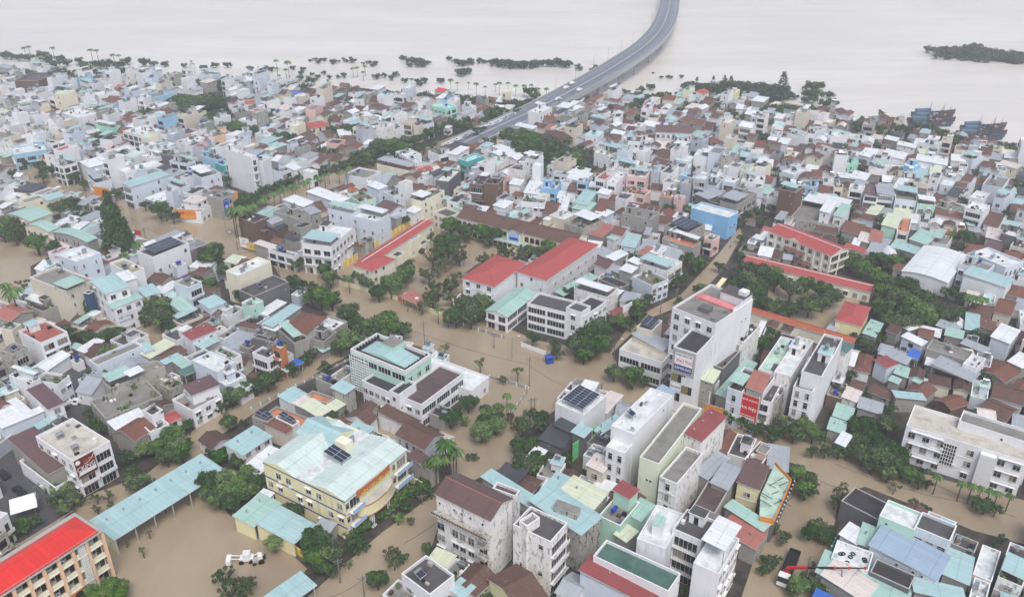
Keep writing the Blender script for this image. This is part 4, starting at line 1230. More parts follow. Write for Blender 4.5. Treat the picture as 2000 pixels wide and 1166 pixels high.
T('D3', 'r', '240,180,85 310,220,80 300,320,95 350,300,70 270,260,70 330,640,85 400,600,80 450,670,80 500,640,60 880,60,120 980,100,110 1060,150,90 940,190,80 1120,200,80 1190,250,75 1220,180,60 1000,30,110 820,130,80 1250,270,50 1150,430,65 1230,470,60 1610,400,60 1700,440,80 1780,470,70 1650,430,60 250,1050,110 350,1040,90 400,1100,80 200,1110,70 60,870,60 20,920,60 130,680,60 60,620,60 1410,800,40 1830,700,50 1770,740,45')
T('D3', 'b', '560,370,80 590,310,60 520,430,50 1000,290,45 110,720,50'); T('D3', 'p', '1330,210,50 1520,260,50 1600,280,50 1670,300,45 1740,320,45 1800,340,45 1900,360,45')
T('D3', 'd', '1860,1,0 -60,250,50 -40,850,40'); T('D3', 's', '355,890,30'); T('D3', 'r', '560,20,70 450,10,70 350,20,60 620,40,60')
T('A1', 'r', '60,680,80 110,640,60 20,720,60 350,680,60 230,580,45 200,840,80 270,870,60 660,860,60 600,950,60 1200,490,70 1230,560,50 970,540,60 920,490,40 1420,760,65 1490,740,50 1650,700,60 1600,730,50 1830,640,70 1900,620,60 1730,780,50 1700,1050,60 510,940,60')
T('A1', 'r', '780,980,70 860,960,80 960,900,90 1060,900,90 1130,920,80 1180,860,70 1230,860,60 820,1020,50 720,780,80 600,780,60'); row('r', 690, 318, 800, 272, 10, 15, 5); row('r', 800, 275, 900, 240, 7, 13, 6)
T('A2', 'r', '60,860,90 180,900,90 300,880,80 400,960,80 480,1000,80 160,980,80 60,950,80 330,1000,90 250,1060,70 520,1040,60 420,870,60 540,920,60 380,1040,70 30,820,60 150,480,70 180,510,50 700,620,50 800,600,50 950,600,60 1130,540,40 1210,960,50 1100,950,50 1420,1070,60 1960,840,60 1720,650,60 1990,730,50 640,950,40 970,980,40 60,620,40 640,1080,50 1320,620,40 1250,530,45 1010,460,45 980,500,40 900,480,35 850,470,35 1080,440,45')
T('A3', 'r', '20,820,0 700,760,70 640,740,50 30,610,60 110,600,50 180,600,40 880,680,0 740,700,50 1080,770,60 1000,760,60 1160,740,55 1240,760,60 1300,770,60 1370,800,60 1430,840,70 1500,850,65 1540,880,50 1800,900,60 1890,900,50 1760,880,45 1950,950,60 100,820,45 1080,870,40 600,760,0 340,560,0 1650,860,0')
T('A3', 'c', '120,400,55'); T('A3', 'm', '20,470,90 60,460,90 110,470,90 150,500,70 30,510,80 100,520,70 210,520,40'); T('A3', 'r', '340,440,75 390,430,60 320,490,65 380,500,70 300,540,45 350,540,50 480,500,50 440,570,60 500,570,65 480,640,60 530,640,50 410,630,40 520,700,40'); T('A3', 's', '890,650,50 800,690,40')
T('A2', 'm', '1370,440,60 1410,455,60 1450,440,60 1500,450,60 1540,455,50 1600,450,60 1660,430,70 1650,480,60 1720,430,80 1760,470,70 1800,430,80 1850,450,80 1900,460,80 1940,440,80 1960,490,80 1880,490,60 1700,470,70'); T('A2', 'c', '1440,425,35 1660,410,40 1710,405,35 1570,415,35')
T('A0', 'r', '30,190,50 80,200,50 140,210,50 220,210,50 330,190,60 370,230,60 460,220,50 520,250,50 430,260,50 620,230,40 650,260,50 680,290,50 780,260,60 850,260,70 920,270,60 990,240,50 1120,250,60 1200,260,40 1290,260,40 1440,270,30 1590,290,40 1680,270,40 1780,270,40 1960,300,40 1380,560,80 1500,560,80 1620,530,80 1700,540,60 1460,620,80 1400,650,60 1300,620,0 1160,640,70 1120,680,50 930,790,70 880,830,60 1650,720,80 1750,760,80 1850,760,80 1950,790,80 1900,680,0 1740,640,70 1640,660,60 1880,820,60 1980,720,70 680,540,50 640,850,50 560,860,40 240,980,50 300,1050,60 200,1030,50 400,1090,60 350,1090,60 740,260,40')
T('A0', 'p', '185,130,25 220,120,25 405,130,25 705,145,28 750,150,24 880,185,28 925,190,20'); T('A1', 'p', '155,230,25 245,240,35 230,300,25 755,290,22 788,285,22 850,275,22 835,320,20 160,290,24')
T('A1', 'r', '30,300,30 70,290,30 120,300,35 290,290,30 370,300,30 350,330,30 440,340,25 530,330,28 570,365,30 640,360,25 690,350,35 430,390,60 940,360,40 1000,350,35 1090,340,40 1060,370,35 1160,390,35 1260,400,40 1320,390,40 1440,390,40 1280,420,30 600,270,0 340,370,40 480,360,30 20,350,40')
T('A1', 'p', '1215,375,22 1520,380,28 1720,410,26 1900,405,28 1970,405,22 1570,405,18 1790,435,18 1870,415,18 1660,405,14'); T('A2', 'p', '30,425,24 95,425,24 150,420,22 270,450,25 210,450,20 1410,520,25 900,480,20 1440,560,18')
T('A1', 'r', '600,240,30 740,215,22 680,220,16 460,225,22 500,230,24 540,225,20 420,235,18 930,255,30 910,270,24')
MANG = [ # islands and thickets in the river: px polygon-like rows of clumps
 (785, 112, 838, 122, 6, 12), (800, 128, 838, 130, 4, 7), (872, 115, 915, 125, 5, 9), (905, 120, 925, 122, 3, 12), (893, 138, 916, 140, 3, 14), (930, 118, 960, 120, 4, 9), (958, 124, 1048, 127, 12, 13), (1050, 122, 1115, 124, 7, 14), (1128, 130, 1136, 132, 2, 7), (990, 131, 1040, 133, 6, 6),
 (1288, 148, 1312, 152, 3, 6), (1276, 143, 1280, 144, 1, 5), (1328, 148, 1332, 151, 1, 7), (1815, 100, 1860, 97, 7, 11), (1860, 97, 1905, 95, 7, 14), (1905, 97, 1960, 104, 9, 14), (1960, 108, 2030, 112, 10, 15), (1830, 108, 1990, 118, 16, 10), (1905, 90, 1912, 88, 2, 10), (1145, 136, 1165, 132, 3, 6)]
for x0, y0, x1, y1, n, r in MANG: row('m', x0, y0, x1, y1, n, r, 9)
# crown and trunk meshes, shared by the trees of a kind
def crown_mb(kind, seed, leaves, s):
    r_ = random.Random(seed); mb = MB()
    if kind in 'rym':
        k = 26 if leaves > 900 else 12; pal = seed // 31 % 3 if kind == 'r' else 9; mats = ('leafm', 'leafd', 'leafl', 'leafd', 'leafm') if kind == 'r' else ('leafl', 'leafl', 'leafm') if kind == 'y' else ('leafg', 'leafd', 'leafg')
        mats = (('leafd', 'leafd', 'leafm', 'leafd', 'leafg'), ('leafm', 'leafl', 'leafm', 'leafd', 'leafm'), ('leafm', 'leafg', 'leafd', 'leafg', 'leafl'))[pal] if pal < 3 else mats
        fl = (.72, .85, .62)[pal % 3] if kind != 'm' else .6
        for i in range(k):
            q = r_.uniform(0, 6.28); d = math.sqrt(r_.random()) * .72; z = r_.uniform(-.35, .62) * (1 - d * .5)
            rr = r_.uniform(.24, .40)
            mm = r_.choice(mats); leaf_blob(mb, (math.cos(q) * d, math.sin(q) * d, z * fl), rr, leaves // k, r_, s, (mm, mm, r_.choice(mats)), .75)
    elif kind == 'b':
        for i in range(20):
            q = r_.uniform(0, 6.28); d = r_.uniform(.25, .9); z = r_.uniform(-.3, .6) * (1 - d * .5)
            leaf_blob(mb, (math.cos(q) * d, math.sin(q) * d, z), r_.uniform(.12, .26), leaves // 32, r_, s, ('leafg', 'leafb', 'leafm', 'leafd'), .7)
    elif kind == 's':
        for i in range(9):
            q = r_.uniform(0, 6.28); d = r_.uniform(.1, .7); leaf_blob(mb, (math.cos(q) * d, math.sin(q) * d, r_.uniform(-.5, .6)), r_.uniform(.2, .36), leaves // 20, r_, s, ('leafm', 'leafl', 'leafb'), .8)
    elif kind == 'c':
        for i in range(30):
            z = r_.uniform(-1.1, 1.5); rad = .85 * (1 - (z + 1.1) / 2.9); q = r_.uniform(0, 6.28)
            leaf_blob(mb, (math.cos(q) * rad, math.sin(q) * rad, z), r_.uniform(.2, .34), leaves // 30, r_, s, ('leafd', 'leafg', 'leafm'), 1.3)
    elif kind == 'v':
        for i in range(14): leaf_blob(mb, (r_.uniform(-.15, .15), r_.uniform(-.15, .15), -1.9 + i * .27), .42 - i * .016, leaves // 14, r_, s, ('leafd', 'leafd', 'leafm'), 1)
    elif kind == 'p':
        for i in range(15):
            q = 6.283 * i / 15 + r_.uniform(-.15, .15); up = r_.uniform(.15, .75); c, sn = math.cos(q), math.sin(q); last = None
            for j in range(7):
                f = j / 6; rr = f * 1.0; z = up * f - 1.15 * f * f * (.7 + .4 * up); w_ = .16 * math.sin(math.pi * min(1, f * .85 + .12)) + .02
                p = (c * rr, sn * rr, z)
                cur = ((p[0] - sn * w_, p[1] + c * w_, z - w_ * .7), p, (p[0] + sn * w_, p[1] - c * w_, z - w_ * .7))
                if last:
                    mb.quad(last[0], last[1], cur[1], cur[0], 'leafm' if i % 2 else 'leafd'); mb.quad(last[1], last[2], cur[2], cur[1], 'leafm' if i % 3 else 'leafl')
                last = cur
    return mb
def limbs(mb, r_, p, d, l, rad, lev, out=None):
    q = (p[0] + d.x * l, p[1] + d.y * l, p[2] + d.z * l); mb.tube(p, q, rad, rad * .62, 'bark', 6 if lev else 4, cap=False)
    if lev == 0: return
    for i in range(3 if lev > 1 else 2):
        nd = (d + Vector((r_.gauss(0, .55), r_.gauss(0, .55), r_.uniform(.0, .45)))).normalized(); limbs(mb, r_, q, nd, l * r_.uniform(.55, .85), rad * .6, lev - 1)
def trunk_mb(kind, seed):     # unit: crown radius 1, crown centre at z=0, ground at about -HC
    r_ = random.Random(seed); mb = MB()
    if kind == 'p':
        for i in range(6): mb.tube((.04 * math.sin(i), 0, -4 + i * .67), (.04 * math.sin(i + 1), 0, -4 + (i + 1) * .67), .075 - i * .004, .071 - i * .004, 'bark', 7)
    elif kind == 'c': mb.tube((0, 0, -3), (0, 0, 1.2), .11, .03, 'bark', 6); [mb.tube((0, 0, z), (math.cos(z * 9) * .6, math.sin(z * 9) * .6, z + .3), .04, .015, 'bark', 4) for z in (-.9, -.5, -.1, .3, .7)]
    elif kind == 'v': mb.tube((0, 0, -3), (0, 0, 1.5), .08, .03, 'bark', 5)
    elif kind in 'sd':
        mb.tube((0, 0, -3), (0, 0, -.7), .09, .07, 'bark', 6)
        for i in range(5 if kind == 's' else 6): limbs(mb, r_, (0, 0, -.75 + .1 * i), Vector((r_.uniform(-.8, .8), r_.uniform(-.8, .8), 1)).normalized(), .5, .05, 2)
    elif kind == 'm': mb.tube((0, 0, -1.2), (0, 0, 0), .05, .03, 'bark', 5); [mb.tube((0, 0, -.9), (math.cos(i * 1.3) * .6, math.sin(i * 1.3) * .6, .1), .03, .01, 'bark', 4) for i in range(5)]
    else:
        mb.tube((0, 0, -2.6), (0.02, .02, -.65), .095, .075, 'bark', 8)
        for i in range(6): limbs(mb, r_, (0.02, .02, -.72 + .02 * i), Vector((math.cos(i * 1.05) * .8, math.sin(i * 1.05) * .8, .75)).normalized(), .5, .05, 2)
    return mb
HC = dict(r=1.15, y=1.25, b=1.15, s=2.0, d=1.7, c=1.5, v=2.2, p=3.8, m=.55)
ratio = dict(r=1, y=1, b=1, s=1, d=1, c=1, v=1, p=1, m=1)
CR = {}; LOW = {}
for k_ in 'rybscvpm':
    n = dict(r=6, y=2, b=3, s=2, c=3, v=1, p=2, m=3)[k_]
    CR[k_] = [crown_mb(k_, 31 * i + ord(k_), dict(r=3600, y=2600, b=3000, s=700, c=2600, v=1400, p=0, m=1300)[k_], .078 if k_ in 'rym' else .07 if k_ == 'b' else .08).mesh('crown') for i in range(n)]
    LOW[k_] = [crown_mb(k_, 77 * i + ord(k_), 420, .13) for i in range(2)]
TR = {k_: [trunk_mb(k_, 5 + i).mesh('trunk') for i in range(2)] for k_ in 'rybscvpdm'}
DEADTW = trunk_mb('d', 3)
# ---------------------------------------------------------------- landmark buildings
LM = []      # (x, y, phrase) anchors for labels
def mk(t, a, b, c, H, seed=1):
    cx, cy, rot, L, W, d = rect_from(pt(t, a), pt(t, b), pt(t, c), H); mark(cx, cy, rot, L, W, 1, .8)
    return Spec(cx, cy, rot, L, W, H, seed)
def local(S, p):        # world -> building coordinates
    dx, dy = p.x - S.cx, p.y - S.cy; c, s = math.cos(S.rot), math.sin(S.rot); return (dx * c + dy * s, -dx * s + dy * c, p.z)
def sub(S, S2, name='wing', label=None):
    """put the parts of S2 into S's frame, as parts of S"""
    l = local(S, Vector((S2.cx, S2.cy, 0))); M = Matrix.Translation((l[0], l[1], 0)) @ Matrix.Rotation(S2.rot - S.rot, 4, 'Z')
    for nm, mb, kids, lb in S2.parts:
        m2 = MB(); m2.add(mb, M); ks = []
        for kn, kb in kids: k2 = MB(); k2.add(kb, M); ks.append((kn, k2))
        S.parts.append((nm, m2, ks, lb))
    for k, loc, rz in S2.wins: S.wins.append((k, tuple(M @ Vector(loc)), rz + S2.rot - S.rot))
def world_mb(name, mb, S, kids=()): S.parts.append((name, mb, list(kids), None))
def lettering(S, side, txt, size, s, z, out, mat):
    ln, F, rz = S.face(side); mb = text_mb(txt, size, mat, .03)
    M = Matrix.Translation(F(s, out, z)) @ Matrix.Rotation(rz, 4, 'Z'); m2 = MB(); m2.add(mb, M); return m2
def sign(S, side, s0, s1, z0, z1, mat, texts, out=.12, th=.18, label='', extra=None):
    """a sign board of its own on a facade; texts = (string, size, s, z, material)"""
    ln, F, rz = S.face(side); w_ = s1 - s0
    p = F((s0 + s1) / 2, out, z0); c, sn = math.cos(S.rot), math.sin(S.rot)
    root = thing('advertising_sign', 'sign', label, (S.cx + p[0] * c - p[1] * sn, S.cy + p[0] * sn + p[1] * c, z0), S.rot + rz, None)
    mb = MB(); h = z1 - z0; mb.box(-w_ / 2, -th, 0, w_ / 2, 0, h, mat); mb.box(-w_ / 2 - .06, -th - .02, -.06, w_ / 2 + .06, -.02, 0, 'trimg'); mb.box(-w_ / 2 - .06, -th - .02, h, w_ / 2 + .06, -.02, h + .06, 'trimg')
    mb.obj('board', root)
    tm = MB()
    for t_, sz, s, z, m_ in texts:
        q = text_mb(t_, sz, m_, .02); lim = w_ * (.92 if len(texts) < 3 or len(t_) > 8 else .5); tw = max(v[0] for v in q.v) - min(v[0] for v in q.v)
        if tw > lim: q.v = [(v[0] * lim / tw, v[1], v[2] * (.4 + .6 * lim / tw)) for v in q.v]
        tm.add(q, Matrix.Translation((s - (s0 + s1) / 2, -th - .03, z - z0)))
    if extra: extra(tm, w_, h, -th - .03)
    if tm.f: tm.obj('lettering', root)
    return root
done = []
# --- white office block with mint roof and lattice screen
S = mk('C1', '725,325', '1165,492', '1377,362', 13.5); S.pitch = .12; L, W, H = S.L, S.W, S.H
wm = MB(); wm.box(-L / 2, -W / 2, -.4, L / 2, W / 2, H - 1.2, 'Wm', bottom=False, top=True)
rim = MB()
for x0, y0, x1, y1 in ((-L / 2, -W / 2, L / 2, -W / 2 + .3), (-L / 2, W / 2 - .3, L / 2, W / 2), (-L / 2, -W / 2 + .3, -L / 2 + .3, W / 2 - .3), (L / 2 - .3, -W / 2 + .3, L / 2, W / 2 - .3)): rim.box(x0, y0, H - 1.19, x1, y1, H, 'trim')
S.part('wall', wm); S.part('parapet', rim)
dk = MB(); dk.quad((-L / 2 + .3, -W / 2 + .3, H - 1.18), (L / 2 - .3, -W / 2 + .3, H - 1.18), (L / 2 - .3, W / 2 - .3, H - 1.18), (-L / 2 + .3, W / 2 - .3, H - 1.18), 'Dk'); S.part('deck', dk)
rb = MB(); a, b_ = L / 2 - 2.2, W / 2 - 2; z = H - 1.0
for i in range(9):
    for y in (-b_ - .9, b_ + .9): rb.box(-a * 0 - L / 2 * .9 + L * .9 * i / 8 - .25, y - .25, H - 1.16, -L / 2 * .9 + L * .9 * i / 8 + .25, y + .25, H - .2, 'dark')
for s in (-1, 1):
    q = [(-a, s * b_, z), (a, s * b_, z), (a, 0, z + 1.2), (-a, 0, z + 1.2)]; rb.quad(*(q if s < 0 else q[::-1]), 'Ra')
rb.poly([(-a, b_, z), (-a, -b_, z), (-a, 0, z + 1.2)], 'Wm'); rb.poly([(a, -b_, z), (a, b_, z), (a, 0, z + 1.2)], 'Wm'); S.part('roof', rb)
st = MB(); st.box(0, -1.2, H - 1.1, 4.6, 3.4, H + 1.6, 'Wm'); st.quad((-.1, -1.3, H + 1.61), (4.7, -1.3, H + 1.61), (4.7, 3.5, H + 1.61), (-.1, 3.5, H + 1.61), 'Dc'); S.part('stair_house', st)
facade(S, 'L', 'G', H - 1.3, H - 4.4); facade(S, 'R', 'W', H - 1.3, H - 5.5)
lat = MB(); ln, F, rz = S.face('L')       # sun screen lattice on the left
for f_, s0, s1 in ((F, -ln / 2, -ln / 2 + ln * .36),):
    k = int((s1 - s0) / .9)
    for i in range(k + 1): fbox(lat, F, s0 + (s1 - s0) * i / k - .06, s0 + (s1 - s0) * i / k + .06, .55, .68, 0, H - 1.5, 'trim')
    for j in range(13): fbox(lat, F, s0, s1, .5, .72, .6 + j * (H - 2) / 13, .75 + j * (H - 2) / 13, 'trim')
S.part('lattice_screen', lat)
for c_, h_, rf, fc, wl in (('815,572 1060,668 1237,565', 8.2, 'Fk', 'W.', 'w'), ('1110,682 1292,767 1612,517', 8.0, 'Fb', 'WG', 'w'), ('1230,490 1680,645 1832,540', 5.2, 'Fw', '.w', 'w')):
    S2 = mk('C1', *c_.split(), h_, 7); design(S2, rf, wl, fc, 'n'); sub(S, S2)
    if rf == 'Fb':
        pm = MB()
        for i in range(7): y = -S2.W * .3 + S2.W * .6 * (i % 3) / 2; x = S2.L * (-.35 + .11 * i); pm.tube((x, y - 1.5, h_ + .1 - .5), (x, y + 1.5, h_ - .4), .07, .07, 'pole', 5); pm.tube((x, y, h_ - .7), (x, y, h_ - .3), .1, .1, 'pole', 5)
        S3 = Spec(S2.cx, S2.cy, S2.rot, S2.L, S2.W, h_, 1); S3.part('pipework', pm); sub(S, S3)
S2 = mk('C1', '1050,650', '1115,690', '1240,590', 10, 8); design(S2, 'Fk', 'w', 'w.', 'n'); sub(S, S2)
emit_thing(S, 'office_building', 'office', 'white office block with mint hipped roof, lattice screen and dark flat wings', None); LM.append((830, 700, 'the mint-roofed office'))
# --- yellow kindergarten
S = mk('D1', '35,100', '690,395', '1190,5', 11.5); L, W, H = S.L, S.W, S.H
wm = MB(); wm.box(-L / 2, -W / 2, -.4, L / 2, W / 2, H - .1, 'Wy', bottom=False)
for k in (1, 2, 3):
    z = k * H / 3 - .55
    for sd in 'LRE': ln, F, rz = S.face(sd); fbox(wm, F, -ln / 2 - .06, ln / 2 + .06, 0, .08, z, z + .28, 'skyblue' if sd == 'R' else 'navy')
S.part('wall', wm)
rb = MB()
def gab(x0, x1, y0, y1, z, rh, m_):
    xm = (x0 + x1) / 2
    rb.quad((x0, y0, z), (xm, y0, z + rh), (xm, y1, z + rh), (x0, y1, z), m_); rb.quad((xm, y0, z + rh), (x1, y0, z), (x1, y1, z), (xm, y1, z + rh), m_)
    rb.poly([(x0, y0, z), (x1, y0, z), (xm, y0, z + rh)], 'Wy'); rb.poly([(x1, y1, z), (x0, y1, z), (xm, y1, z + rh)], 'Wy')
def gaby(x0, x1, y0, y1, z, rh, m_):
    ym = (y0 + y1) / 2
    rb.quad((x0, y0, z), (x1, y0, z), (x1, ym, z + rh), (x0, ym, z + rh), m_); rb.quad((x0, ym, z + rh), (x1, ym, z + rh), (x1, y1, z), (x0, y1, z), m_)
    rb.poly([(x0, y1, z), (x0, y0, z), (x0, ym, z + rh)], 'Wy'); rb.poly([(x1, y0, z), (x1, y1, z), (x1, ym, z + rh)], 'Wy')
gaby(-L / 2 - .3, L / 2 - 1, W * .08, W / 2 + .2, H, 1.5, 'RA'); gaby(-L / 2 - .1, L / 2 + .2, -W / 2 - .2, -W * .06, H, 1.1, 'RA'); gab(L * .05, L * .45, W * .1, W / 2 + 1.2, H + .3, 1.9, 'Ra')
rb.quad((-L / 2, -W * .06, H - .02), (L / 2, -W * .06, H - .02), (L / 2, W * .08, H - .02), (-L / 2, W * .08, H - .02), 'Dw'); S.part('roof', rb)
mb = MB()
for y0, s in ((-W * .2, 1), (-W * .2 - 3.4, -1)):
    pass
S.part('solar_panel', solar_array(-L * .12, -W * .06 - 3, L * .04, -W * .06 + 2.6, H + 1.4, H + 2.4, 3, 2)); S.part('stair_house', (lambda m_: (m_.box(L * .1, -1.5, H, L * .22, 2, H + 2.2, 'Wc'), m_)[1])(MB()))
S.part('water_tank', tank(L * .26, 0, H, S.rnd))
facade(S, 'L', 'W', H - .4)
S.wins = [w_ for i, w_ in enumerate(S.wins) if i % 3 != 1]
ln, F, rz = S.face('R')
for k in (0, 1, 2):
    z = k * H / 3
    for s in (-ln * .47, ln * .27): S.wins.append((win('w', .8, 1.6), F(s, 0, z + 1), rz))
    for s in (-ln * .36, ln * .40): S.wins.append((win('d', ln * .15, 2.4), F(s, 0, z + .4), rz))
cb = MB()          # curved balcony block
n = 14; R_ = ln * .27; s_c = -ln * .06
for z0, z1, m_, dr in ((H * .62, H + .1, 'brick_orange', -1.6), (H * .36, H * .60, 'Wy', .2), (H * .34, H * .37, 'brick_orange', .5), (H * .60, H * .63, 'brick_orange', .35)):
    pr = []
    for i in range(n + 1):
        q = math.pi * i / n; s = s_c - math.cos(q) * R_; o = math.sin(q) * (R_ * .36 + dr)
        pr.append((s, o))
    if z1 > H: z0 = H * .84
    for i in range(n):
        a, b2 = pr[i], pr[i + 1]; cb.quad(F(a[0], a[1], z0), F(b2[0], b2[1], z0), F(b2[0], b2[1], z1), F(a[0], a[1], z1), m_)
    cb.poly([F(p_[0], p_[1], z1) for p_ in pr], 'Dv'); cb.poly([F(p_[0], p_[1], z0) for p_ in pr[::-1]], 'trimg')
S.part('curved_balcony', cb)
for s in (s_c - R_ * .5, s_c + R_ * .45):
    cm = MB(); p = F(s, R_ * .24, 0); cm.box(p[0] - .7, p[1] - .7, -.3, p[0] + .7, p[1] + .7, .35, 'trim')
    for dx, dy in ((-.3, -.3), (.3, -.3), (.3, .3), (-.3, .3)): cm.tube((p[0] + dx, p[1] + dy, .3), (p[0] + dx, p[1] + dy, H * .34), .16, .16, 'trim', 8)
    S.part('column', cm)
for s0, s1 in ((-ln * .46, -ln * .27), (ln * .26, ln * .42), (ln * .42, ln * .52)):
    for z in (H * .33, H * .66):
        m2 = MB(); fbox(m2, F, s0, s1, .1, 1.5, z - .15, z, 'trim'); fbox(m2, F, s0, s1, 1.42, 1.5, z, z + .95, 'skyblue'); S.part('balcony', m2)
lt = lettering(S, 'R', 'MẦM NON SƠN CA', 1.1, s_c - R_ * .05, H * .91, R_ * .36 - 1.2, 'yellow'); S.part('lettering', lt)
emit_thing(S, 'kindergarten', 'school', 'pale yellow three-storey kindergarten with curved orange-trimmed front and aqua roofs', None); LM.append((660, 920, 'the yellow kindergarten'))
# --- weathered apartment block
S = mk('D1', '1405,348', '1830,552', '2003,388', 17.2); S.pitch = .2; design(S, 'Gb', 'q', 'w.', 'n'); H = S.H
rd = MB(); rd.tube((0, -S.W / 2 - .4, H + S.L * .2 + .1), (0, S.W / 2 + .4, H + S.L * .2 + .1), .25, .25, 'Rf', 6); S.part('ridge_cap', rd)
S.wins = []; ln, F, rz = S.face('L')
for k in range(5):
    for i, s in enumerate((-.44, -.16, -.02, .14, .36)):
        if k == 4: 
            S.wins.append((win('o', .7, .7), F(s * ln, 0, 14.6), rz)); continue
        if i == 4:
            m2 = MB(); fbox(m2, F, ln * .27, ln * .47, .1, 1.5, k * 3.3 + 2.9, k * 3.3 + 3.05, 'Wd'); fbox(m2, F, ln * .27, ln * .47, 1.42, 1.5, k * 3.3 + 3.05, k * 3.3 + 3.7, 'Wd'); S.part('balcony', m2); S.wins.append((win('d', ln * .15, 2.2), F(ln * .37, 0, k * 3.3 + .3), rz)); continue
        S.wins.append((win('w', 2.0 if i == 0 else 1.4, 1.8), F(s * ln, 0, k * 3.3 + .9), rz))
m2 = MB(); fbox(m2, F, -ln / 2 - .3, ln / 2 + .3, .05, 2.0, 12.6, 12.9, 'Wd'); fbox(m2, F, -ln / 2 - .3, ln / 2 + .3, 1.9, 2.0, 13.7, 13.82, 'Wd')
for i in range(22): s = -ln / 2 - .3 + (ln + .5) * i / 21; fbox(m2, F, s, s + .1, 1.9, 2.0, 12.9, 13.7, 'Wd')
fbox(m2, F, -ln / 2 - .2, ln / 2 + .2, 1.7, 1.82, 12.9, 13.3, 'RT'); S.part('roof_terrace', m2)
for c_, h_, rf, fc in (('0,592 300,722 442,577', 15.4, 'Fd', 'wB'), ('55,470 115,605 215,455', 17, 'Fc', '..'), ('-160,300 30,360 70,330', 15.6, 'Fb', 'w.')):
    S2 = mk('D2', *c_.split(), h_, 9); design(S2, rf, 'q', fc, 'n'); sub(S, S2)
emit_thing(S, 'apartment_building', 'apartment block', 'tall mould-streaked white apartment block with maroon gable roof and long roof terrace', None); LM.append((980, 1040, 'the mould-streaked apartment block'))
# --- orange-roofed school, bottom left
S = mk('D0', '-620,1232', '-400,1397', '795,635', 13.6); S.pitch = .06; design(S, 'Fr', 'P', '..', 'n'); S.parts = []; L, W, H = S.L, S.W, S.H
wm = MB(); wm.box(-L / 2, -W / 2 + 1.6, -.4, L / 2, W / 2, H - .5, 'Wc', bottom=False); S.part('wall', wm)
rb = MB(); rb.box(-L / 2 - .3, -W / 2 - .3, H - .5, L / 2 + .3, W / 2 + .3, H - .25, 'trimg')
a, b_ = L / 2 - .4, W / 2 - .5
for s in (-1, 1):
    q = [(-a, s * b_ - .5, H - .1), (a, s * b_ - .5, H - .1), (a - 4, .8, H + 1.3), (-a, .8, H + 1.3)]; rb.quad(*(q if s < 0 else q[::-1]), 'RY')
rb.poly([(a, -b_ - .5, H - .1), (a, b_ - .5, H - .1), (a - 4, .8, H + 1.3)], 'RY')
for i in range(int(L / 3)):
    for y in (-W / 2 - .2, W / 2 + .1): rb.box(-L / 2 + i * 3, y, H - .24, -L / 2 + i * 3 + .1, y + .1, H + .45, 'trimg')
for y in (-W / 2 - .2, W / 2 + .15): rb.box(-L / 2, y, H + .45, L / 2, y + .06, H + .52, 'trimg')
S.part('roof', rb)
ln, F, rz = S.face('R'); nb = 10; bw = ln / nb
for i in range(nb + 1):
    cm = MB(); s = ln / 2 - bw * i - (.45 if i else 0); s = max(-ln / 2, s - .2); fbox(cm, F, s, s + .65, -.6, .1, -.3, H - .5, 'WP'); S.part('column', cm)
for k in range(4):
    z = k * H / 4
    fm = MB(); fbox(fm, F, -ln / 2, ln / 2, -1.6, .02, z - .2, z, 'Wc'); fbox(fm, F, -ln / 2 + .3, ln / 2 - .3, -.25, -.1, z, z + 1.0, 'Wc'); S.part('gallery', fm)
    for i in range(nb):
        s = ln / 2 - bw * (i + .5)
        if i == 1 and k: continue
        S.wins.append((win('w', 1.6, 1.4), F(s - bw * .2, -1.6, z + 1.0), rz)); S.wins.append((win('o', .9, 2.2), F(s + bw * .25, -1.6, z + .1), rz))
vm = MB(); fbox(vm, F, ln / 2 - bw * 1.75, ln / 2 - bw * 1.25, -.5, -.05, .2, H - .6, 'trim')
for j in range(24): 
    for i in range(5): s = ln / 2 - bw * 1.72 + bw * .45 * i / 4; fbox(vm, F, s - .12, s + .12, -.05, -.03, .6 + j * .52, .85 + j * .52, 'Wd')
S.part('vent_block_screen', vm)
ar = MB(); 
for i in range(2, 5):
    s = ln / 2 - bw * (i + .5); pts = [F(s - bw * .4, .12, 0)] + [F(s - bw * .4 * math.cos(math.pi * j / 10), .12, 1.4 + 1.5 * math.sin(math.pi * j / 10)) for j in range(11)] + [F(s + bw * .4, .12, 0)]
    ar.poly(pts, 'dark')
fbox(ar, F, -ln / 2, ln / 2 - bw * 1.8, .0, .1, -.3, 3.2, 'WO'); S.part('arcade', ar)
emit_thing(S, 'school_building', 'school', 'four-storey cream school block with bright red roof and open galleries', None); LM.append((70, 1090, 'the bright-red-roofed school'))
# --- hospital
S = mk('C3', '1050,925', '2005,1189', '2090,1024', 10.8); design(S, 'Fv', 'w', 'W.', 'n'); ln, F, rz = S.face('L'); H = S.H
gm = MB(); fbox(gm, F, ln * .14, ln * .27, 0, 1.2, -.3, H - .9, 'Ww'); 
for i in range(9): s = ln * .145 + ln * .12 * i / 8; fbox(gm, F, s - .05, s + .05, 1.2, 1.3, 0, H - 1, 'trim')
for j in range(14): fbox(gm, F, ln * .14, ln * .27, 1.2, 1.28, .3 + j * .7, .38 + j * .7, 'trim')
S.part('glass_stairwell', gm)
pg = MB(); fbox(pg, F, -ln * .16, -ln * .05, 0, .12, H * .28, H * .86, 'glass')
for i in range(6): s = -ln * .16 + ln * .11 * i / 5; fbox(pg, F, s - .07, s + .07, .12, .2, H * .28, H * .86, 'trim')
for j in range(7): z = H * .28 + H * .58 * j / 6; fbox(pg, F, -ln * .16, -ln * .05, .12, .19, z - .06, z + .06, 'trim')
S.part('window_grid', pg)
S.wins = [w_ for w_ in S.wins if not (-ln * .17 < -w_[1][1] < -ln * .04) and not (ln * .13 < -w_[1][1] < ln * .28)]
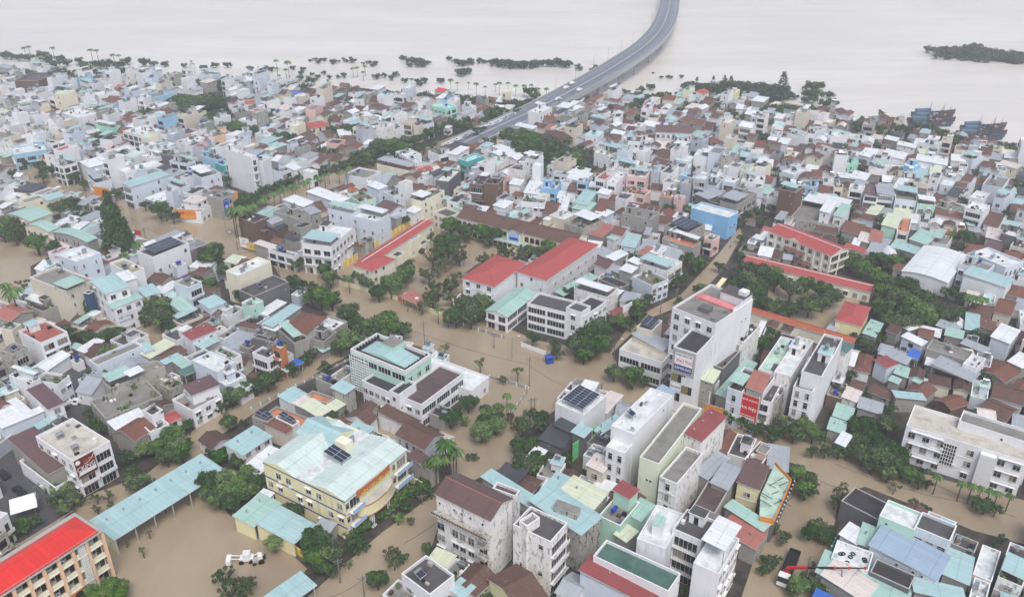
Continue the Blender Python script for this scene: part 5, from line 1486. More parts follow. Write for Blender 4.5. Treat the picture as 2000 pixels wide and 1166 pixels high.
for k in (1, 2, 3):
    m2 = MB(); fbox(m2, F, -ln * .45, -ln * .17, .1, .7, k * H / 3 - .9, k * H / 3 - .75, 'trim'); S.part('sun_shade', m2); m2 = MB(); fbox(m2, F, ln * .28, ln * .48, .1, .7, k * H / 3 - .9, k * H / 3 - .75, 'trim'); S.part('sun_shade', m2)
S2 = mk('C3', '1475,887', '2080,1065', '2135,985', 12.4, 3); design(S2, 'Fc', 'w', '..', 'n'); sub(S, S2)
pr = MB(); x0 = -S.L / 2 + .9
for y in (S.W * .47, ): 
    pr.box(x0, S.W * .1, H + .05, x0 + .1, S.W / 2 - .6, H + .12, 'trim')
for i in range(16): y = S.W * .1 + (S.W * .4 - .6) * i / 15; pr.box(x0, y, H - .7, x0 + .06, y + .06, H + .05, 'trim')
S.part('roof_railing', pr)
emit_thing(S, 'clinic_building', 'hospital', 'long white three-storey clinic with flat grey roof and gridded glass stairwell', None); LM.append((1880, 870, 'the long white clinic'))
# --- walled school around the flooded court
S = mk('B1', '800,687', '880,747', '1395,357', 8.2); S.pitch = .2; design(S, 'gX', 'c', '.w', 'n')
for c_, h_, rf, fc in (('740,752 905,792 1100,705', 8.4, 'HX', 'ww'), ('1020,655 1100,690 1160,655', 6.5, 'Fk', '.w'), ('1250,575 1300,600 1350,560', 4, 'Fk', '.w'), ('1180,540 1215,560 1290,500', 7.6, 'Fc', '..')):
    S2 = mk('B1', *c_.split(), h_, 4); S2.pitch = .22; design(S2, rf, 'c', fc, 'n'); sub(S, S2)
emit_thing(S, 'school_wing', 'school', 'cream school wing under a long narrow crimson tiled roof beside the yellow wall', None); LM.append((780, 475, 'the left crimson-roofed school wing'))
S = mk('B1', '1595,372', '2500,612', '2562,527', 7.4); design(S, 'Gt', 'c', '..', 'n'); ln, F, rz = S.face('L'); H = S.H
n = 22
for i in range(n):
    am = MB(); s = -ln / 2 + ln * (i + .5) / n; hw = ln / n * .38
    for z in (.3, 3.9): am.poly([F(s - hw, .04, z)] + [F(s - hw * math.cos(math.pi * j / 8), .04, z + 1.6 + hw * .7 * math.sin(math.pi * j / 8)) for j in range(9)] + [F(s + hw, .04, z)], 'dark')
    S.part('arch', am)
S2 = mk('B2', '-25,482', '75,512', '110,455', 8.4, 4); S2.pitch = .3; design(S2, 'gt', 'c', '..', 'n')
mu = MB(); l2, F2, _ = S2.face('L'); fbox(mu, F2, -l2 * .38, l2 * .38, 0, .06, 4.6, 8.2, 'skyblue'); fbox(mu, F2, -l2 * .3, l2 * .3, .06, .1, 5.0, 6.2, 'blue'); S2.part('mural', mu); sub(S, S2, 'porch')
S2 = mk('B2', '-130,545', '95,620', '130,560', 3.6, 4); design(S2, 'Tm', 'o', '..', 'n'); sub(S, S2, 'canopy')
S2 = mk('B1', '1380,335', '1500,375', '1600,340', 7, 4); design(S2, 'Fd', 'c', 'W.', 'n'); sub(S, S2)
emit_thing(S, 'arcaded_school_wing', 'school', 'cream arcaded school wing under a long weathered brown tiled roof', None); LM.append((1010, 445, 'the brown-roofed arcaded school wing'))
S = mk('B2', '45,802', '265,870', '668,592', 9.2); S.pitch = .2; design(S, 'HX', 'w', 'wG', 'n')
S.wins = [w_ for w_ in S.wins if w_[0][0] != 'g']; ln, F, rz = S.face('R')
ls = MB()
for j in range(15): fbox(ls, F, -ln / 2 + .4, ln / 2 - .4, 0, .1, .8 + j * .52, .92 + j * .52, 'trimg')
S.part('louvred_wall', ls)
for i in range(12): S.wins.append((win('w', 1.2, 1.2), F(-ln * .4 + ln * .8 * i / 11, .06, 3.6 * (i % 2) + 1.2), rz))
S2 = mk('B1', '1612,852', '1862,917', '2110,735', 9.2, 5); S2.pitch = .2; design(S2, 'HX', 'w', 'W.', 'n'); sub(S, S2)
emit_thing(S, 'corner_school_wing', 'school', 'white louvred three-storey school wing with bent crimson tiled roof', None); LM.append((1080, 520, 'the bent crimson-roofed school wing'))
S = mk('C1', '1805,22', '1965,75', '2182,-105', 6.2); S.pitch = .16; design(S, 'gm', 'w', 'BG', 'n'); S.roof = 'gm'
emit_thing(S, 'assembly_hall', 'hall', 'low white hall with pale green gable roof beside the three-storey clinic block', None); LM.append((995, 600, 'the pale green hall'))
S = mk('B2', '330,962', '400,985', '680,845', 3.2); design(S, 'Tm', 'o', '..', 'n'); emit_thing(S, 'bicycle_shed', 'shed', 'long mint metal canopy along the louvred crimson-roofed school wing', None)
# --- cream school on the right
S = mk('B3', '35,482', '505,692', '600,622', 9.6); S.pitch = .2; design(S, 'GX', 'c', 'WB', 'n'); ln, F, rz = S.face('L')
for k, s0, s1 in ((1, -ln * .38, ln * .25), (2, -ln * .2, ln * .12)):
    m2 = MB(); z = k * 3.0 + .2
    m2.quad(F(s0, 1.5, z - .5), F(s1, 1.5, z - .5), F(s1, 0, z + .3), F(s0, 0, z + .3), 'RT'); m2.quad(F(s0, 0, z + .2), F(s1, 0, z + .2), F(s1, 1.5, z - .6), F(s0, 1.5, z - .6), 'trimg'); S.part('awning', m2)
for i in range(9): m2 = MB(); s = -ln / 2 + ln * i / 8; fbox(m2, F, s - .15, s + .15, 0, .3, 0, S.H - .3, 'trim'); S.part('pilaster', m2)
S2 = Spec(S.cx, S.cy, S.rot, 3, 9, S.H, 3)
pd = MB(); pd.poly([F(-ln * .18, .5, S.H - .3), F(ln * .04, .5, S.H - .3), F(-ln * .07, .5, S.H + 1.5)], 'Wc'); pd.quad(F(-ln * .18, .5, S.H - .3), F(-ln * .07, .5, S.H + 1.5), F(-ln * .07, -2.5, S.H + 1.5), F(-ln * .18, -2.5, S.H - .3), 'RX'); pd.quad(F(-ln * .07, .5, S.H + 1.5), F(ln * .04, .5, S.H - .3), F(ln * .04, -2.5, S.H - .3), F(-ln * .07, -2.5, S.H + 1.5), 'RX'); S.part('pediment', pd)
emit_thing(S, 'school_house', 'school', 'cream three-storey school with crimson gable roof and tiled window awnings', None); LM.append((1570, 485, 'the pedimented cream school'))
S = mk('B3', '-190,722', '800,957', '842,905', 4.4); S.pitch = .2; design(S, 'GX', 'c', 'W.', 'n'); emit_thing(S, 'low_school_wing', 'school', 'very long single-storey school wing with crimson tiled roof behind dense trees', None); LM.append((1580, 530, 'the long low crimson-roofed wing'))
S = mk('C2', '1840,30', '2660,270', '2700,240', 4.2); S.pitch = .15; design(S, 'GO', 'c', '..', 'n'); emit_thing(S, 'street_school_wing', 'school', 'narrow red-roofed row half hidden by trees behind the garden-terrace house', None)
# --- corner bar with steel-braced deck and yellow parapet
pts = [P(x, y, 7) for x, y in ((1486, 962), (1484, 1008), (1512, 1014), (1546, 936), (1514, 902))]
c0 = sum(pts, Vector()) / 5; root = thing('corner_bar', 'bar', 'grey corner bar deck crossed by steel struts with golden edge and string lights', (c0.x, c0.y, 0))
lp = [(p.x - c0.x, p.y - c0.y) for p in pts]
m2 = MB(); m2.prism([(x * .98, y * .98) for x, y in lp], -.4, 6.0, 'Wk'); m2.obj('wall', root)
m2 = MB(); m2.prism(lp, 6.0, 6.2, 'Dm'); m2.obj('roof_deck', root)
for i in (1, 2, 3):
    m2 = MB(); a, b_ = Vector(lp[i] + (0,)), Vector(lp[(i + 1) % 5] + (0,)); 
    for z in (6.3, 7.0): m2.tube(a + Vector((0, 0, z)), b_ + Vector((0, 0, z)), .1, .1, 'orange', 4)
    m2.quad(tuple(a + Vector((0, 0, 5.2))), tuple(b_ + Vector((0, 0, 5.2))), tuple(b_ + Vector((0, 0, 6.9))), tuple(a + Vector((0, 0, 6.9))), 'orange'); m2.obj('parapet', root)
rr = random.Random(4); m2 = MB()
for i in range(12):
    a = Vector((rr.uniform(lp[0][0], lp[3][0]), rr.uniform(lp[2][1], lp[4][1]) * .8, 6.5)); q = rr.choice((.5, .6, 2.3)); d = Vector((math.cos(q), math.sin(q), 0)) * rr.uniform(3, 6); m2.tube(a * .6 + Vector((0, 0, 2.7)), a * .6 + d * .6 + Vector((0, 0, 2.7)), .07, .07, 'dark', 4)
m2.obj('steel_struts', root)
m2 = MB(); a, b_ = Vector(lp[2] + (6.8,)), Vector(lp[3] + (6.8,)); n = (b_ - a).normalized().cross(Vector((0, 0, 1)))
for i in range(11): c = a.lerp(b_, i / 10) + n * .7; m2.box(c.x - .12, c.y - .12, c.z - .12, c.x + .12, c.y + .12, c.z + .12, 'lamp')
m2.obj('string_lights', root)
mark(c0.x, c0.y, .4, 14, 12); LM.append((1515, 960, 'the golden-edged corner bar'))
# --- signs
def at(t, a, b, c, H): cx, cy, rot, L, W, d = rect_from(pt(t, a), pt(t, b), pt(t, c), H); return Spec(cx, cy, rot, L, W, H, 1)
def swirl(tm, w_, h, y):
    for s in (1, -1):
        for i in range(10):
            q0, q1 = i / 10, (i + 1) / 10; f = lambda q: (s * w_ * (.5 - .55 * q), s * h * (.42 - .30 * math.sin(q * 1.9)))
            a, b_ = f(q0), f(q1); tm.tube((a[0], y, h / 2 + a[1]), (b_[0], y, h / 2 + b_[1]), .05, .05, 'letter', 4)
    tm.tube((-w_ * .36, y + .02, h * .82), (-w_ * .36, y - .04, h * .82), h * .11, h * .11, 'letter', 14)
S = at('D0', '255,-94', '575,85', '880,-62', 11.2); sign(S, 'R', -S.L / 2 + .1, S.L * .02, 5.8, 11.2, 'maroon', [('CKING', 2.0, -S.L * .24, 8.2, 'letter'), ('Cà Phê', .9, -S.L * .14, 9.9, 'orange')], label='dark red coffee sign with white KING lettering and swirls on the cafe corner', extra=swirl)
S = at('C2', '1268,305', '1446,366', '1620,175', 20)
sign(S, 'L', -S.W / 2 + .1, S.W / 2 - .1, 12.2, 19.6, 's_grey' if 's_grey' in MATS else 'trimg', [], out=.05, th=.1, label='grey backing board carrying the phone showroom signs, top of the tall slab building')
sign(S, 'L', -S.W * .38, S.W * .38, 15.2, 18.8, 'letter', [('CHÍNH SÁCH MỚI', .85, 0, 18.2, 'letterdark'), ('PHÚ THỌ', 1.7, .4, 16.4, 'red')], out=.2, th=.1, label='white rectangular sign with red and dark lettering above the blue strip')
sign(S, 'L', -S.W * .38, S.W * .38, 13.2, 15.1, 'navy', [('SAMSUNG', 1.5, 0, 14.15, 'letter')], out=.2, th=.1, label='blue sign strip with white SAMSUNG letters on the tall slab building')
sign(S, 'L', -S.W * .46, -.1, 6.6, 9.0, 'letter', [('Korental', 1.2, -S.W * .24, 7.8, 'letterdark')], out=.05, th=.08, label='white panel with dark green lettering between two yellow-curtained windows')
CURT = (S, ((-.46, -.03, 9.4), (.02, .46, 6.4), (-.46, -.03, 3.3)))
S = at('C2', '1800,672', '1930,712', '2060,540', 11)
def houses_icon(tm, w_, h, y):
    tm.quad((-w_ * .42, y, h * .06), (w_ * .42, y, h * .06), (w_ * .42, y, h * .30), (-w_ * .42, y, h * .30), 'Wc'); tm.poly([(-w_ * .40, y - .02, h * .08), (-w_ * .08, y - .02, h * .08), (-w_ * .08, y - .02, h * .2), (-w_ * .24, y - .02, h * .29), (-w_ * .40, y - .02, h * .2)], 'letterdark')
    for i in range(3): tm.box(w_ * (.05 + .12 * i), y - .03, h * .1, w_ * (.12 + .12 * i), y, h * .24, 'letterdark')
    tm.box(-w_ * .44, y - .01, h * .345, w_ * .44, y, h * .36, 'letter')
sign(S, 'L', -S.W / 2 - .1, S.W / 2 + .1, 1.6, 11.2, 'red', [('Am Hợp', 2.0, 0, 7.3, 'letter'), ('NHÀ HÀNG', .8, 0, 9.8, 'letter')], out=.1, th=.3, label='tall red sign with white Am Hop script over pictures of houses', extra=houses_icon)
S = at('C2', '1500,760', '1650,800', '1700,760', 6); sign(S, 'L', -S.W / 2, S.W / 2, 3.2, 6.6, 'orange', [('SHOES', 1.3, 0, 5, 'yellow')], label='orange shop sign low over the flooded street beside the pergola-topped house')
S = at('B0', '1355,322', '1568,330', '1640,268', 5.4); sign(S, 'L', -S.W / 2, S.W / 2, 1.8, 5.8, 'orange', [('CẦM ĐỒ', 1.1, -S.W * .3, 4.2, 'red'), ('VÀNG BẠC KIM TÍN', 1.1, S.W * .12, 4.3, 'red'), ('Mua bán - Trao đổi', .8, 0, 2.8, 'yellow')], label='wide yellow-orange shop sign at the flooded street corner')
S = at('B0', '1620,152', '1740,242', '1912,120', 9.5)
def logo(tm, w_, h, y):
    s = w_ * .24; z = h * .52
    for a in ((-s, -s, -s + .3, s), (s - .3, -s, s, s), (-s, -s, s, -s + .3), (-s, s - .3, s, s)): tm.box(a[0], y, z + a[1], a[2], y + .02, z + a[3], 'letter')
    tm.box(-s * .3, y, z - s * .3, s * .3, y + .02, z + s * .3, 'letter')
sign(S, 'R', -S.L / 2, -S.L * .18, 2.4, 9.6, 'blue', [('NGÂN HÀNG', .6, -S.L * .34, 8.7, 'letter'), ('SACOM', .6, -S.L * .34, 3.4, 'letter')], label='tall blue sign with a white square emblem', extra=logo)
sign(S, 'R', S.L * .3, S.L / 2 + .2, 3.4, 10.6, 'orange', [('SJC', .8, S.L * .4, 8.6, 'yellow')], label='tall orange sign beside the slim white tower', extra=lambda tm, w_, h, y: tm.box(-w_ * .22, y - .02, h * .2, w_ * .22, y, h * .42, 'dark'))
S = at('B0', '1560,327', '1610,327', '1740,262', 4.6); sign(S, 'R', S.L * .2, S.L * .6, 1.2, 4.2, 'red', [('GIÀY', 1.1, S.L * .4, 2.8, 'skyblue')], label='small red and blue shop sign below the tall blue emblem sign')
S = at('B0', '740,125', '850,152', '900,120', 7); sign(S, 'L', -S.W / 2, S.W / 2, 1.4, 6.6, 'orange', [('FPT SHOP', 1.2, 0, 4, 'red')], label='red and orange shop sign beside the far flooded crossroads'); 
S = at('B1', '-120,520', '-60,540', '-20,510', 6); sign(S, 'L', -S.W / 2, S.W / 2, 1.5, 5.5, 'letter', [('SỮA', .9, 0, 4.3, 'letterdark'), ('CHO BÉ', .9, 0, 3.0, 'red')], label='white sign with dark and red lettering on the unfinished brick row')
S = at('B1', '-60,570', '20,600', '60,570', 4); sign(S, 'L', -S.W / 2, S.W / 2, 1.4, 3.8, 'yellow', [('TRÀ SỮA', .8, 0, 2.6, 'redpaint')], label='yellow shop sign next to the white and red sign')
S = at('B0', '835,1050', '882,1092', '1097,1002', 10); sign(S, 'R', -S.L * .45, -S.L * .02, 2.0, 6.8, 'Ww', [('VIỆT ÚC', 1.2, -S.L * .24, 5.8, 'navy'), ('SCHOOL', 1.0, -S.L * .24, 4.4, 'navy')], label='pale wall sign with blue lettering under the mint roof')
# white hoarding on posts
S = at('B2', '862,1095', '876,1103', '942,1060', 6.2)
root = thing('billboard', 'billboard', 'white billboard on two posts beside the little red roof', (S.cx, S.cy, 0), S.rot)
m2 = MB(); m2.box(-S.L / 2, -.1, 2, S.L / 2, .1, 7.2, 'letter'); m2.obj('board', root)
for s in (-1, 1): m2 = MB(); m2.box(s * S.L * .4 - .1, .1, -.3, s * S.L * .4 + .1, .3, 6.5, 'trimg'); m2.obj('post', root)
m2 = MB(); m2.add(text_mb('PHÒNG KHÁM NHI', .75, 'navy', .02), Matrix.Translation((0, -.13, 4.4))); m2.add(text_mb('TRUNG TÂM', .6, 'navy', .02), Matrix.Translation((0, -.13, 3.3))); m2.obj('lettering', root)
# green sheet fence
a, b_ = P(1115, 893), P(1169, 848); 
for nm, cat, lb, p0, p1, h, mm in (('metal_fence', 'fence', 'bright green sheet metal fence beside the charcoal-roofed house', (1115, 903), (1168, 862), 5.5, 'green'), ('boundary_wall', 'wall', 'low yellow wall along the left school wing', (660, 531), (848, 409), 2.4, 'yellow'),
  ('boundary_wall', 'wall', 'low pale yellow street wall left of the school gate', (664, 556), (790, 590), 1.7, 'Wy'), ('boundary_wall', 'wall', 'low pale yellow street wall curving right of the school gate', (812, 596), (866, 622), 1.7, 'Wy'),
  ('boundary_wall', 'wall', 'low grey wall in front of the pale green hall', (890, 632), (985, 662), 1.2, 'Wg'), ('boundary_wall', 'wall', 'white wall in front of the white clinic block', (1018, 676), (1066, 694), 1.4, 'Ww'),
  ('boundary_wall', 'wall', 'thin railed wall between the office garden and the main street', (955, 738), (1032, 760), 1.0, 'Wg'), ('boundary_wall', 'wall', 'low garden wall along the office side lane', (1032, 762), (992, 822), 1.0, 'Wg'), ('boundary_wall', 'wall', 'low concrete wall along the street beside the aqua sheds', (490, 800), (690, 700), .8, 'Wg'),
  ('boundary_wall', 'wall', 'yellow courtyard wall below the aqua sheds at the kindergarten', (500, 1020), (592, 1090), 2.2, 'yellow'), ('boundary_wall', 'wall', 'cream wall at the right end of the kindergarten', (797, 940), (826, 955), 2.2, 'Wy'), ('boundary_wall', 'wall', 'teal roadside hoarding at the tyre-weighted roof', (1612, 1100), (1634, 1056), 2.6, 'teal')):
    A, B = P(*p0), P(*p1); d = B - A; root = thing(nm, cat, lb, ((A.x + B.x) / 2, (A.y + B.y) / 2, 0), math.atan2(d.y, d.x)); ln = d.length
    m2 = MB(); m2.box(-ln / 2, -.1, -.4, ln / 2, .1, h, mm); m2.obj('panel', root); m2 = MB()
    for i in range(int(ln / 3) + 1): x = min(ln / 2 - .15, -ln / 2 + 3 * i); m2.box(x, -.16, -.4, x + .3, .16, h + .12, 'trim' if nm != 'metal_fence' else 'dark')
    m2.obj('pillars', root)["kind"] = "stuff"
# school gate
A, B = P(793, 592), P(815, 600); c = (A + B) / 2; d = B - A; root = thing('school_gate', 'gate', 'yellow school gate with red-orange name panels on the main street', (c.x, c.y, 0), math.atan2(d.y, d.x)); ln = d.length
for s in (-1, 1): m2 = MB(); m2.box(s * ln / 2 - .5, -.5, -.4, s * ln / 2 + .5, .5, 3.4, 'yellow'); m2.box(s * ln / 2 - .6, -.6, 3.4, s * ln / 2 + .6, .6, 3.6, 'trim'); m2.obj('pillar', root)
m2 = MB(); m2.box(-ln / 2, -.1, 0, ln / 2, .1, .9, 'trimg'); m2.obj('sliding_gate', root)
m2 = MB(); m2.box(-ln / 2 - 3.5, -.3, 0, -ln / 2 - 1, .3, 2.0, 'brick_orange'); m2.obj('name_panel', root)
S = mk('C1', '1130,-75', '1260,-25', '1350,-65', 3.2); design(S, 'Tf', 'o', '..', 'n'); S.parts[-1][1].m = ['RO' if q == 'Rf' else q for q in S.parts[-1][1].m]; emit_thing(S, 'gatehouse_canopy', 'canopy', 'orange canopy just inside the yellow school gate', None); LM.append((800, 590, 'the yellow school gate'))
# right-hand school gate on the side street
A, B = P(1392, 590), P(1410, 568); c = (A + B) / 2; d = B - A; root = thing('arched_gate', 'gate', 'yellow slanted gate arch with blue doors on the side street', (c.x, c.y, 0), math.atan2(d.y, d.x)); ln = d.length
for s in (-1, 1): m2 = MB(); m2.box(s * ln / 2 - .4, -.4, -.4, s * ln / 2 + .4, .4, 3.8, 'yellow'); m2.obj('pillar', root)
m2 = MB(); m2.box(-ln / 2 - 1.5, -.9, 3.8, ln / 2 + 1.5, .9, 4.4, 'Wy'); m2.box(-ln / 2 - 1.5, -.95, 4.0, ln / 2 + 1.5, -.9, 4.25, 'dark'); m2.obj('lintel', root)
m2 = MB(); m2.box(-ln / 2 + .4, -.05, 0, ln / 2 - .4, .05, 2.8, 'blue'); m2.obj('door', root); LM.append((1405, 562, 'the yellow gate arch'))
# ---------------------------------------------------------------- bridge
EDGE_L = [(885, 277, .4), (940, 250, 1.5), (995, 224, 3.5), (1050, 197, 6), (1107, 166, 8.5), (1165, 134, 10.5), (1207, 112, 12), (1240, 89, 12), (1268, 62, 12), (1284, 32, 12), (1291, 0, 12), (1289, -40, 12), (1270, -90, 12)]
EDGE_R = [(925, 283, .4), (980, 258, 1.5), (1035, 234, 3.5), (1095, 205, 6), (1150, 176, 8.5), (1203, 147, 10.5), (1240, 119, 12), (1277, 95, 12), (1308, 62, 12), (1321, 32, 12), (1327, 0, 12), (1327, -40, 12), (1312, -90, 12)]
Lp = [P(x, y, z) for x, y, z in EDGE_L]; Rp = [P(x, y, z) for x, y, z in EDGE_R]
def smooth(p, k=6):
    o = []
    for i in range(len(p) - 1):
        p0, p1, p2, p3 = p[max(0, i - 1)], p[i], p[i + 1], p[min(len(p) - 1, i + 2)]
        for j in range(k):
            t_ = j / k; o.append(.5 * ((2 * p1) + (p2 - p0) * t_ + (2 * p0 - 5 * p1 + 4 * p2 - p3) * t_ * t_ + (3 * p1 - p0 - 3 * p2 + p3) * t_ ** 3))
    o.append(p[-1]); return o
Cp = smooth([(a + b_) / 2 for a, b_ in zip(Lp, Rp)])
for _ in range(6): Cp = [Cp[0]] + [(Cp[i - 1] + Cp[i] * 2 + Cp[i + 1]) / 4 for i in range(1, len(Cp) - 1)] + [Cp[-1]]; Wd = smooth([Vector(((a - b_).length, 0, 0)) for a, b_ in zip(Lp, Rp)])
wd = sum(v.x for v in Wd) / len(Wd)
def bframe(i):
    d = (Cp[min(len(Cp) - 1, i + 1)] - Cp[max(0, i - 1)]); d.z = 0; d.normalize(); return d, Vector((d.y, -d.x, 0))
HW = 9.0
root = thing('river_bridge', 'bridge', 'long curved grey road bridge rising from the town over the brown river', tuple(Cp[0])); O = Cp[0]
def strip(o0, o1, z0, z1, m, dash=0):
    mb = MB()
    for i in range(len(Cp) - 1):
        if dash and i % 2: continue
        q = []
        for k in (i, i + 1):
            d, n = bframe(k); q.append((Cp[k] + n * o0 - O, Cp[k] + n * o1 - O))
        (a0, a1), (b0, b1) = q; up0, up1 = Vector((0, 0, z0)), Vector((0, 0, z1))
        mb.quad(tuple(a0 + up1), tuple(a1 + up1), tuple(b1 + up1), tuple(b0 + up1), m)
        if z1 - z0 > .02:
            mb.quad(tuple(a0 + up0), tuple(a0 + up1), tuple(b0 + up1), tuple(b0 + up0), m); mb.quad(tuple(a1 + up0), tuple(b1 + up0), tuple(b1 + up1), tuple(a1 + up1), m); mb.quad(tuple(a0 + up0), tuple(b0 + up0), tuple(b1 + up0), tuple(a1 + up0), m)
    return mb
m_plain('bridgedeck', (.42, .44, .50), .5, var=.25); m_plain('girder', (.66, .67, .68), .8)
m2 = strip(-HW, HW, -1.9, 0, 'bridgedeck'); m2.m = ['girder' if i % 4 else 'bridgedeck' for i in range(len(m2.f))]; m2.obj('deck', root)
for o in (-HW, HW - .35): strip(o, o + .35, .0, 1.0, 'trimg').obj('barrier', root)
strip(-.4, .4, .0, .45, 'trimg').obj('median', root)
for o in (-HW + 2.6, HW - 2.75): strip(o, o + .2, .004, .012, 'trim').obj('lane_line', root)
for o in (-4.4, 4.3): strip(o, o + .15, .004, .012, 'trim', 1).obj('lane_line', root)
for i in range(22, len(Cp) - 3, 5):
    d, n = bframe(i); m2 = MB(); c = Cp[i] - O
    for s in (-4.5, 4.5): m2.tube(tuple(c + n * s + Vector((0, 0, -2.6))), tuple(c + n * s + Vector((0, 0, -Cp[i].z - .5))), .9, .9, 'girder', 10)
    a, b_ = c - n * 7, c + n * 7; m2.tube(tuple(a + Vector((0, 0, -2.4))), tuple(b_ + Vector((0, 0, -2.4))), .7, .7, 'girder', 4); m2.obj('pier', root)
for i in range(6, len(Cp) - 3, 4):
    d, n = bframe(i); m2 = MB(); c = Cp[i] - O - n * (HW - .2); m2.tube(tuple(c), tuple(c + Vector((0, 0, 9))), .09, .06, 'pole', 5); m2.tube(tuple(c + Vector((0, 0, 9))), tuple(c + n * 2 + Vector((0, 0, 9.6))), .06, .04, 'pole', 4); m2.obj('lamp_post', root)
LM.append((1180, 150, 'the curved bridge'))
for i in range(0, 12): mark(Cp[i].x, Cp[i].y, 0, 22, 22)
# boulevard parapet and queue of vehicles beside the ramp
def car_mb(paint):
    mb = MB(); prof = [(-2.2, .35), (-2.2, .85), (-1.9, .95), (-1.3, 1.42), (.5, 1.42), (1.15, .98), (2.05, .85), (2.2, .6), (2.2, .35)]
    n = len(prof)
    for s in (-1, 1):
        pts = [(x, s * (.85 if z < 1.1 else .68), z) for x, z in prof]; mb.poly(pts if s < 0 else pts[::-1], paint)
    for i in range(n):
        a, b_ = prof[i], prof[(i + 1) % n]; ya, yb = (.85 if a[1] < 1.1 else .68), (.85 if b_[1] < 1.1 else .68)
        mb.quad((a[0], -ya, a[1]), (a[0], ya, a[1]), (b_[0], yb, b_[1]), (b_[0], -yb, b_[1]), paint)
    g = MB(); g.quad((-1.85, -.66, 1.0), (-1.85, .66, 1.0), (-1.36, .6, 1.41), (-1.36, -.6, 1.41), 'glass'); g.quad((1.12, .66, 1.02), (1.12, -.66, 1.02), (.56, -.6, 1.42), (.56, .6, 1.42), 'glass')
    for s in (-1, 1): g.quad((-1.3, s * .80, 1.0), (.9, s * .80, 1.0), (.45, s * .71, 1.36), (-1.15, s * .71, 1.36), 'glass')
    wh = MB(); wh.tube((0, -.1, 0), (0, .1, 0), .33, .33, 'rubber', 12); wh.tube((0, -.105, 0), (0, .105, 0), .18, .18, 'steel', 10)
    return mb.mesh('body'), g.mesh('windows'), wh.mesh('wheel')
CARS = {}
def car(p, rot, paint, label, group=None, boxy=False):
    if paint not in CARS: CARS[paint] = car_mb(paint)
    b_, g, wh = CARS[paint]; root = thing('car', 'car', label, tuple(p), rot, group)
    o = put('body', b_, root); put('glazing', g, root)
    for x in (-1.35, 1.4):
        for y in (-.82, .82): put('wheel', wh, root, (x, y, .33))
    if boxy: o.scale = (1.1, 1.15, 1.25)
    return root
for px, py, z, pt_, lb in ((1118, 163, 9.4, 'car_white', 'white van on the left lane of the bridge, further of two'), (1106, 172, 8.6, 'car_white', 'white car on the left lane of the bridge, nearer of two'), (1132, 175, 9, 'car_white', 'white pickup in the middle of the bridge deck'), (1091, 194, 7, 'car_white', 'white pickup heading off the bridge on the right lanes'), (1052, 206, 5, 'car_white', 'white car by the left barrier of the bridge ramp, topmost')):
    q = P(px, py, z); i = min(range(len(Cp)), key=lambda k: (Cp[k].xy - q.xy).length); d, n = bframe(i); q.z = Cp[i].z + .01; car(q, math.atan2(d.y, d.x), pt_, lb, boxy=True)
A, B = P(862, 286, .4), P(1045, 205, 3.5)
root = thing('ramp_wall', 'wall', 'white parapet along the left side of the bridge ramp', tuple(A)); d = (B - A); m2 = MB(); nrm = Vector((-d.y, d.x, 0)).normalized()
for s, m_ in ((0, 'trim'),):
    a0, a1, b0, b1 = Vector((0, 0, -.5)), Vector((0, 0, 1.2)), d + Vector((0, 0, -4)), d + Vector((0, 0, 1.2))
    for off in (0, .35):
        o_ = nrm * off; q = [tuple(a0 + o_), tuple(b0 + o_), tuple(b1 + o_), tuple(a1 + o_)]; m2.quad(*(q if off == 0 else q[::-1]), m_)
    m2.quad(tuple(a1), tuple(b1), tuple(b1 + nrm * .35), tuple(a1 + nrm * .35), m_)
m2.obj('parapet', root)
for i in range(11):
    f = .06 + .085 * i; q = A.lerp(B, f) - nrm * 1.6; q.z = max(.1, q.z - .1)
    ordn = ('first', 'second', 'third', 'fourth', 'fifth', 'sixth', 'seventh', 'eighth', 'ninth', 'tenth', 'eleventh')[i]
    car(q, math.atan2(d.y, d.x), ('car_white', 'car_white', 'car_silver', 'car_white', 'car_dark')[i % 5], '%s parked car beside the ramp parapet, %s counted up from the flooded boulevard' % (('white', 'white', 'silver', 'white', 'dark')[i % 5], ordn), 'cars parked along the ramp parapet')
# ramp road surface
structure(sheet('ramp_road', [(850, 292), (900, 268), (1000, 228), (1050, 205), (1078, 212), (1000, 248), (930, 278), (880, 292)], .35, 'asphalt'))
car(P(136, 788, .06), R(62), 'car_white', 'white car on the dry lane, left of two', None); car(P(156, 785, .06), R(72), 'car_white', 'white car on the dry lane, right of two', None)
car(P(8, 930, .06), R(-35), 'car_dark', 'dark car at the left frame edge on the dry road'); car(P(39, 962, .06), R(-38), 'car_dark', 'dark grey car on the dry road beside the cafe hedge')
car(P(122, 806, .06), R(75), 'car_dark', 'dark car parked behind the white car on the dry lane')
# ---------------------------------------------------------------- boats
def hull_mb(L_, W_, hm):
    mb = MB(); n = 10; sec = []
    for i in range(n + 1):
        f = i / n; x = -L_ / 2 + L_ * f; w_ = W_ / 2 * (1 - max(0, (f - .55) / .45) ** 2.2) * (.82 + .18 * min(1, f * 5)); z = 1.3 + 1.6 * max(0, (f - .6) / .4) ** 2 + .3 * max(0, (.2 - f) / .2)
        sec.append([(x, -w_, z), (x - .1, -w_ * .78, -.3), (x - .1, w_ * .78, -.3), (x, w_, z)])
    for i in range(n):
        for j in range(3): mb.quad(sec[i][j], sec[i][j + 1], sec[i + 1][j + 1], sec[i + 1][j], hm)
        a, b_, c, d = sec[i][0], sec[i][3], sec[i + 1][3], sec[i + 1][0]; k = .35; mb.quad((a[0], a[1] * .94, a[2] - k), (d[0], d[1] * .94, d[2] - k), (c[0], c[1] * .94, c[2] - k), (b_[0], b_[1] * .94, b_[2] - k), 'wood')
    mb.quad(*sec[0][::-1], hm); return mb
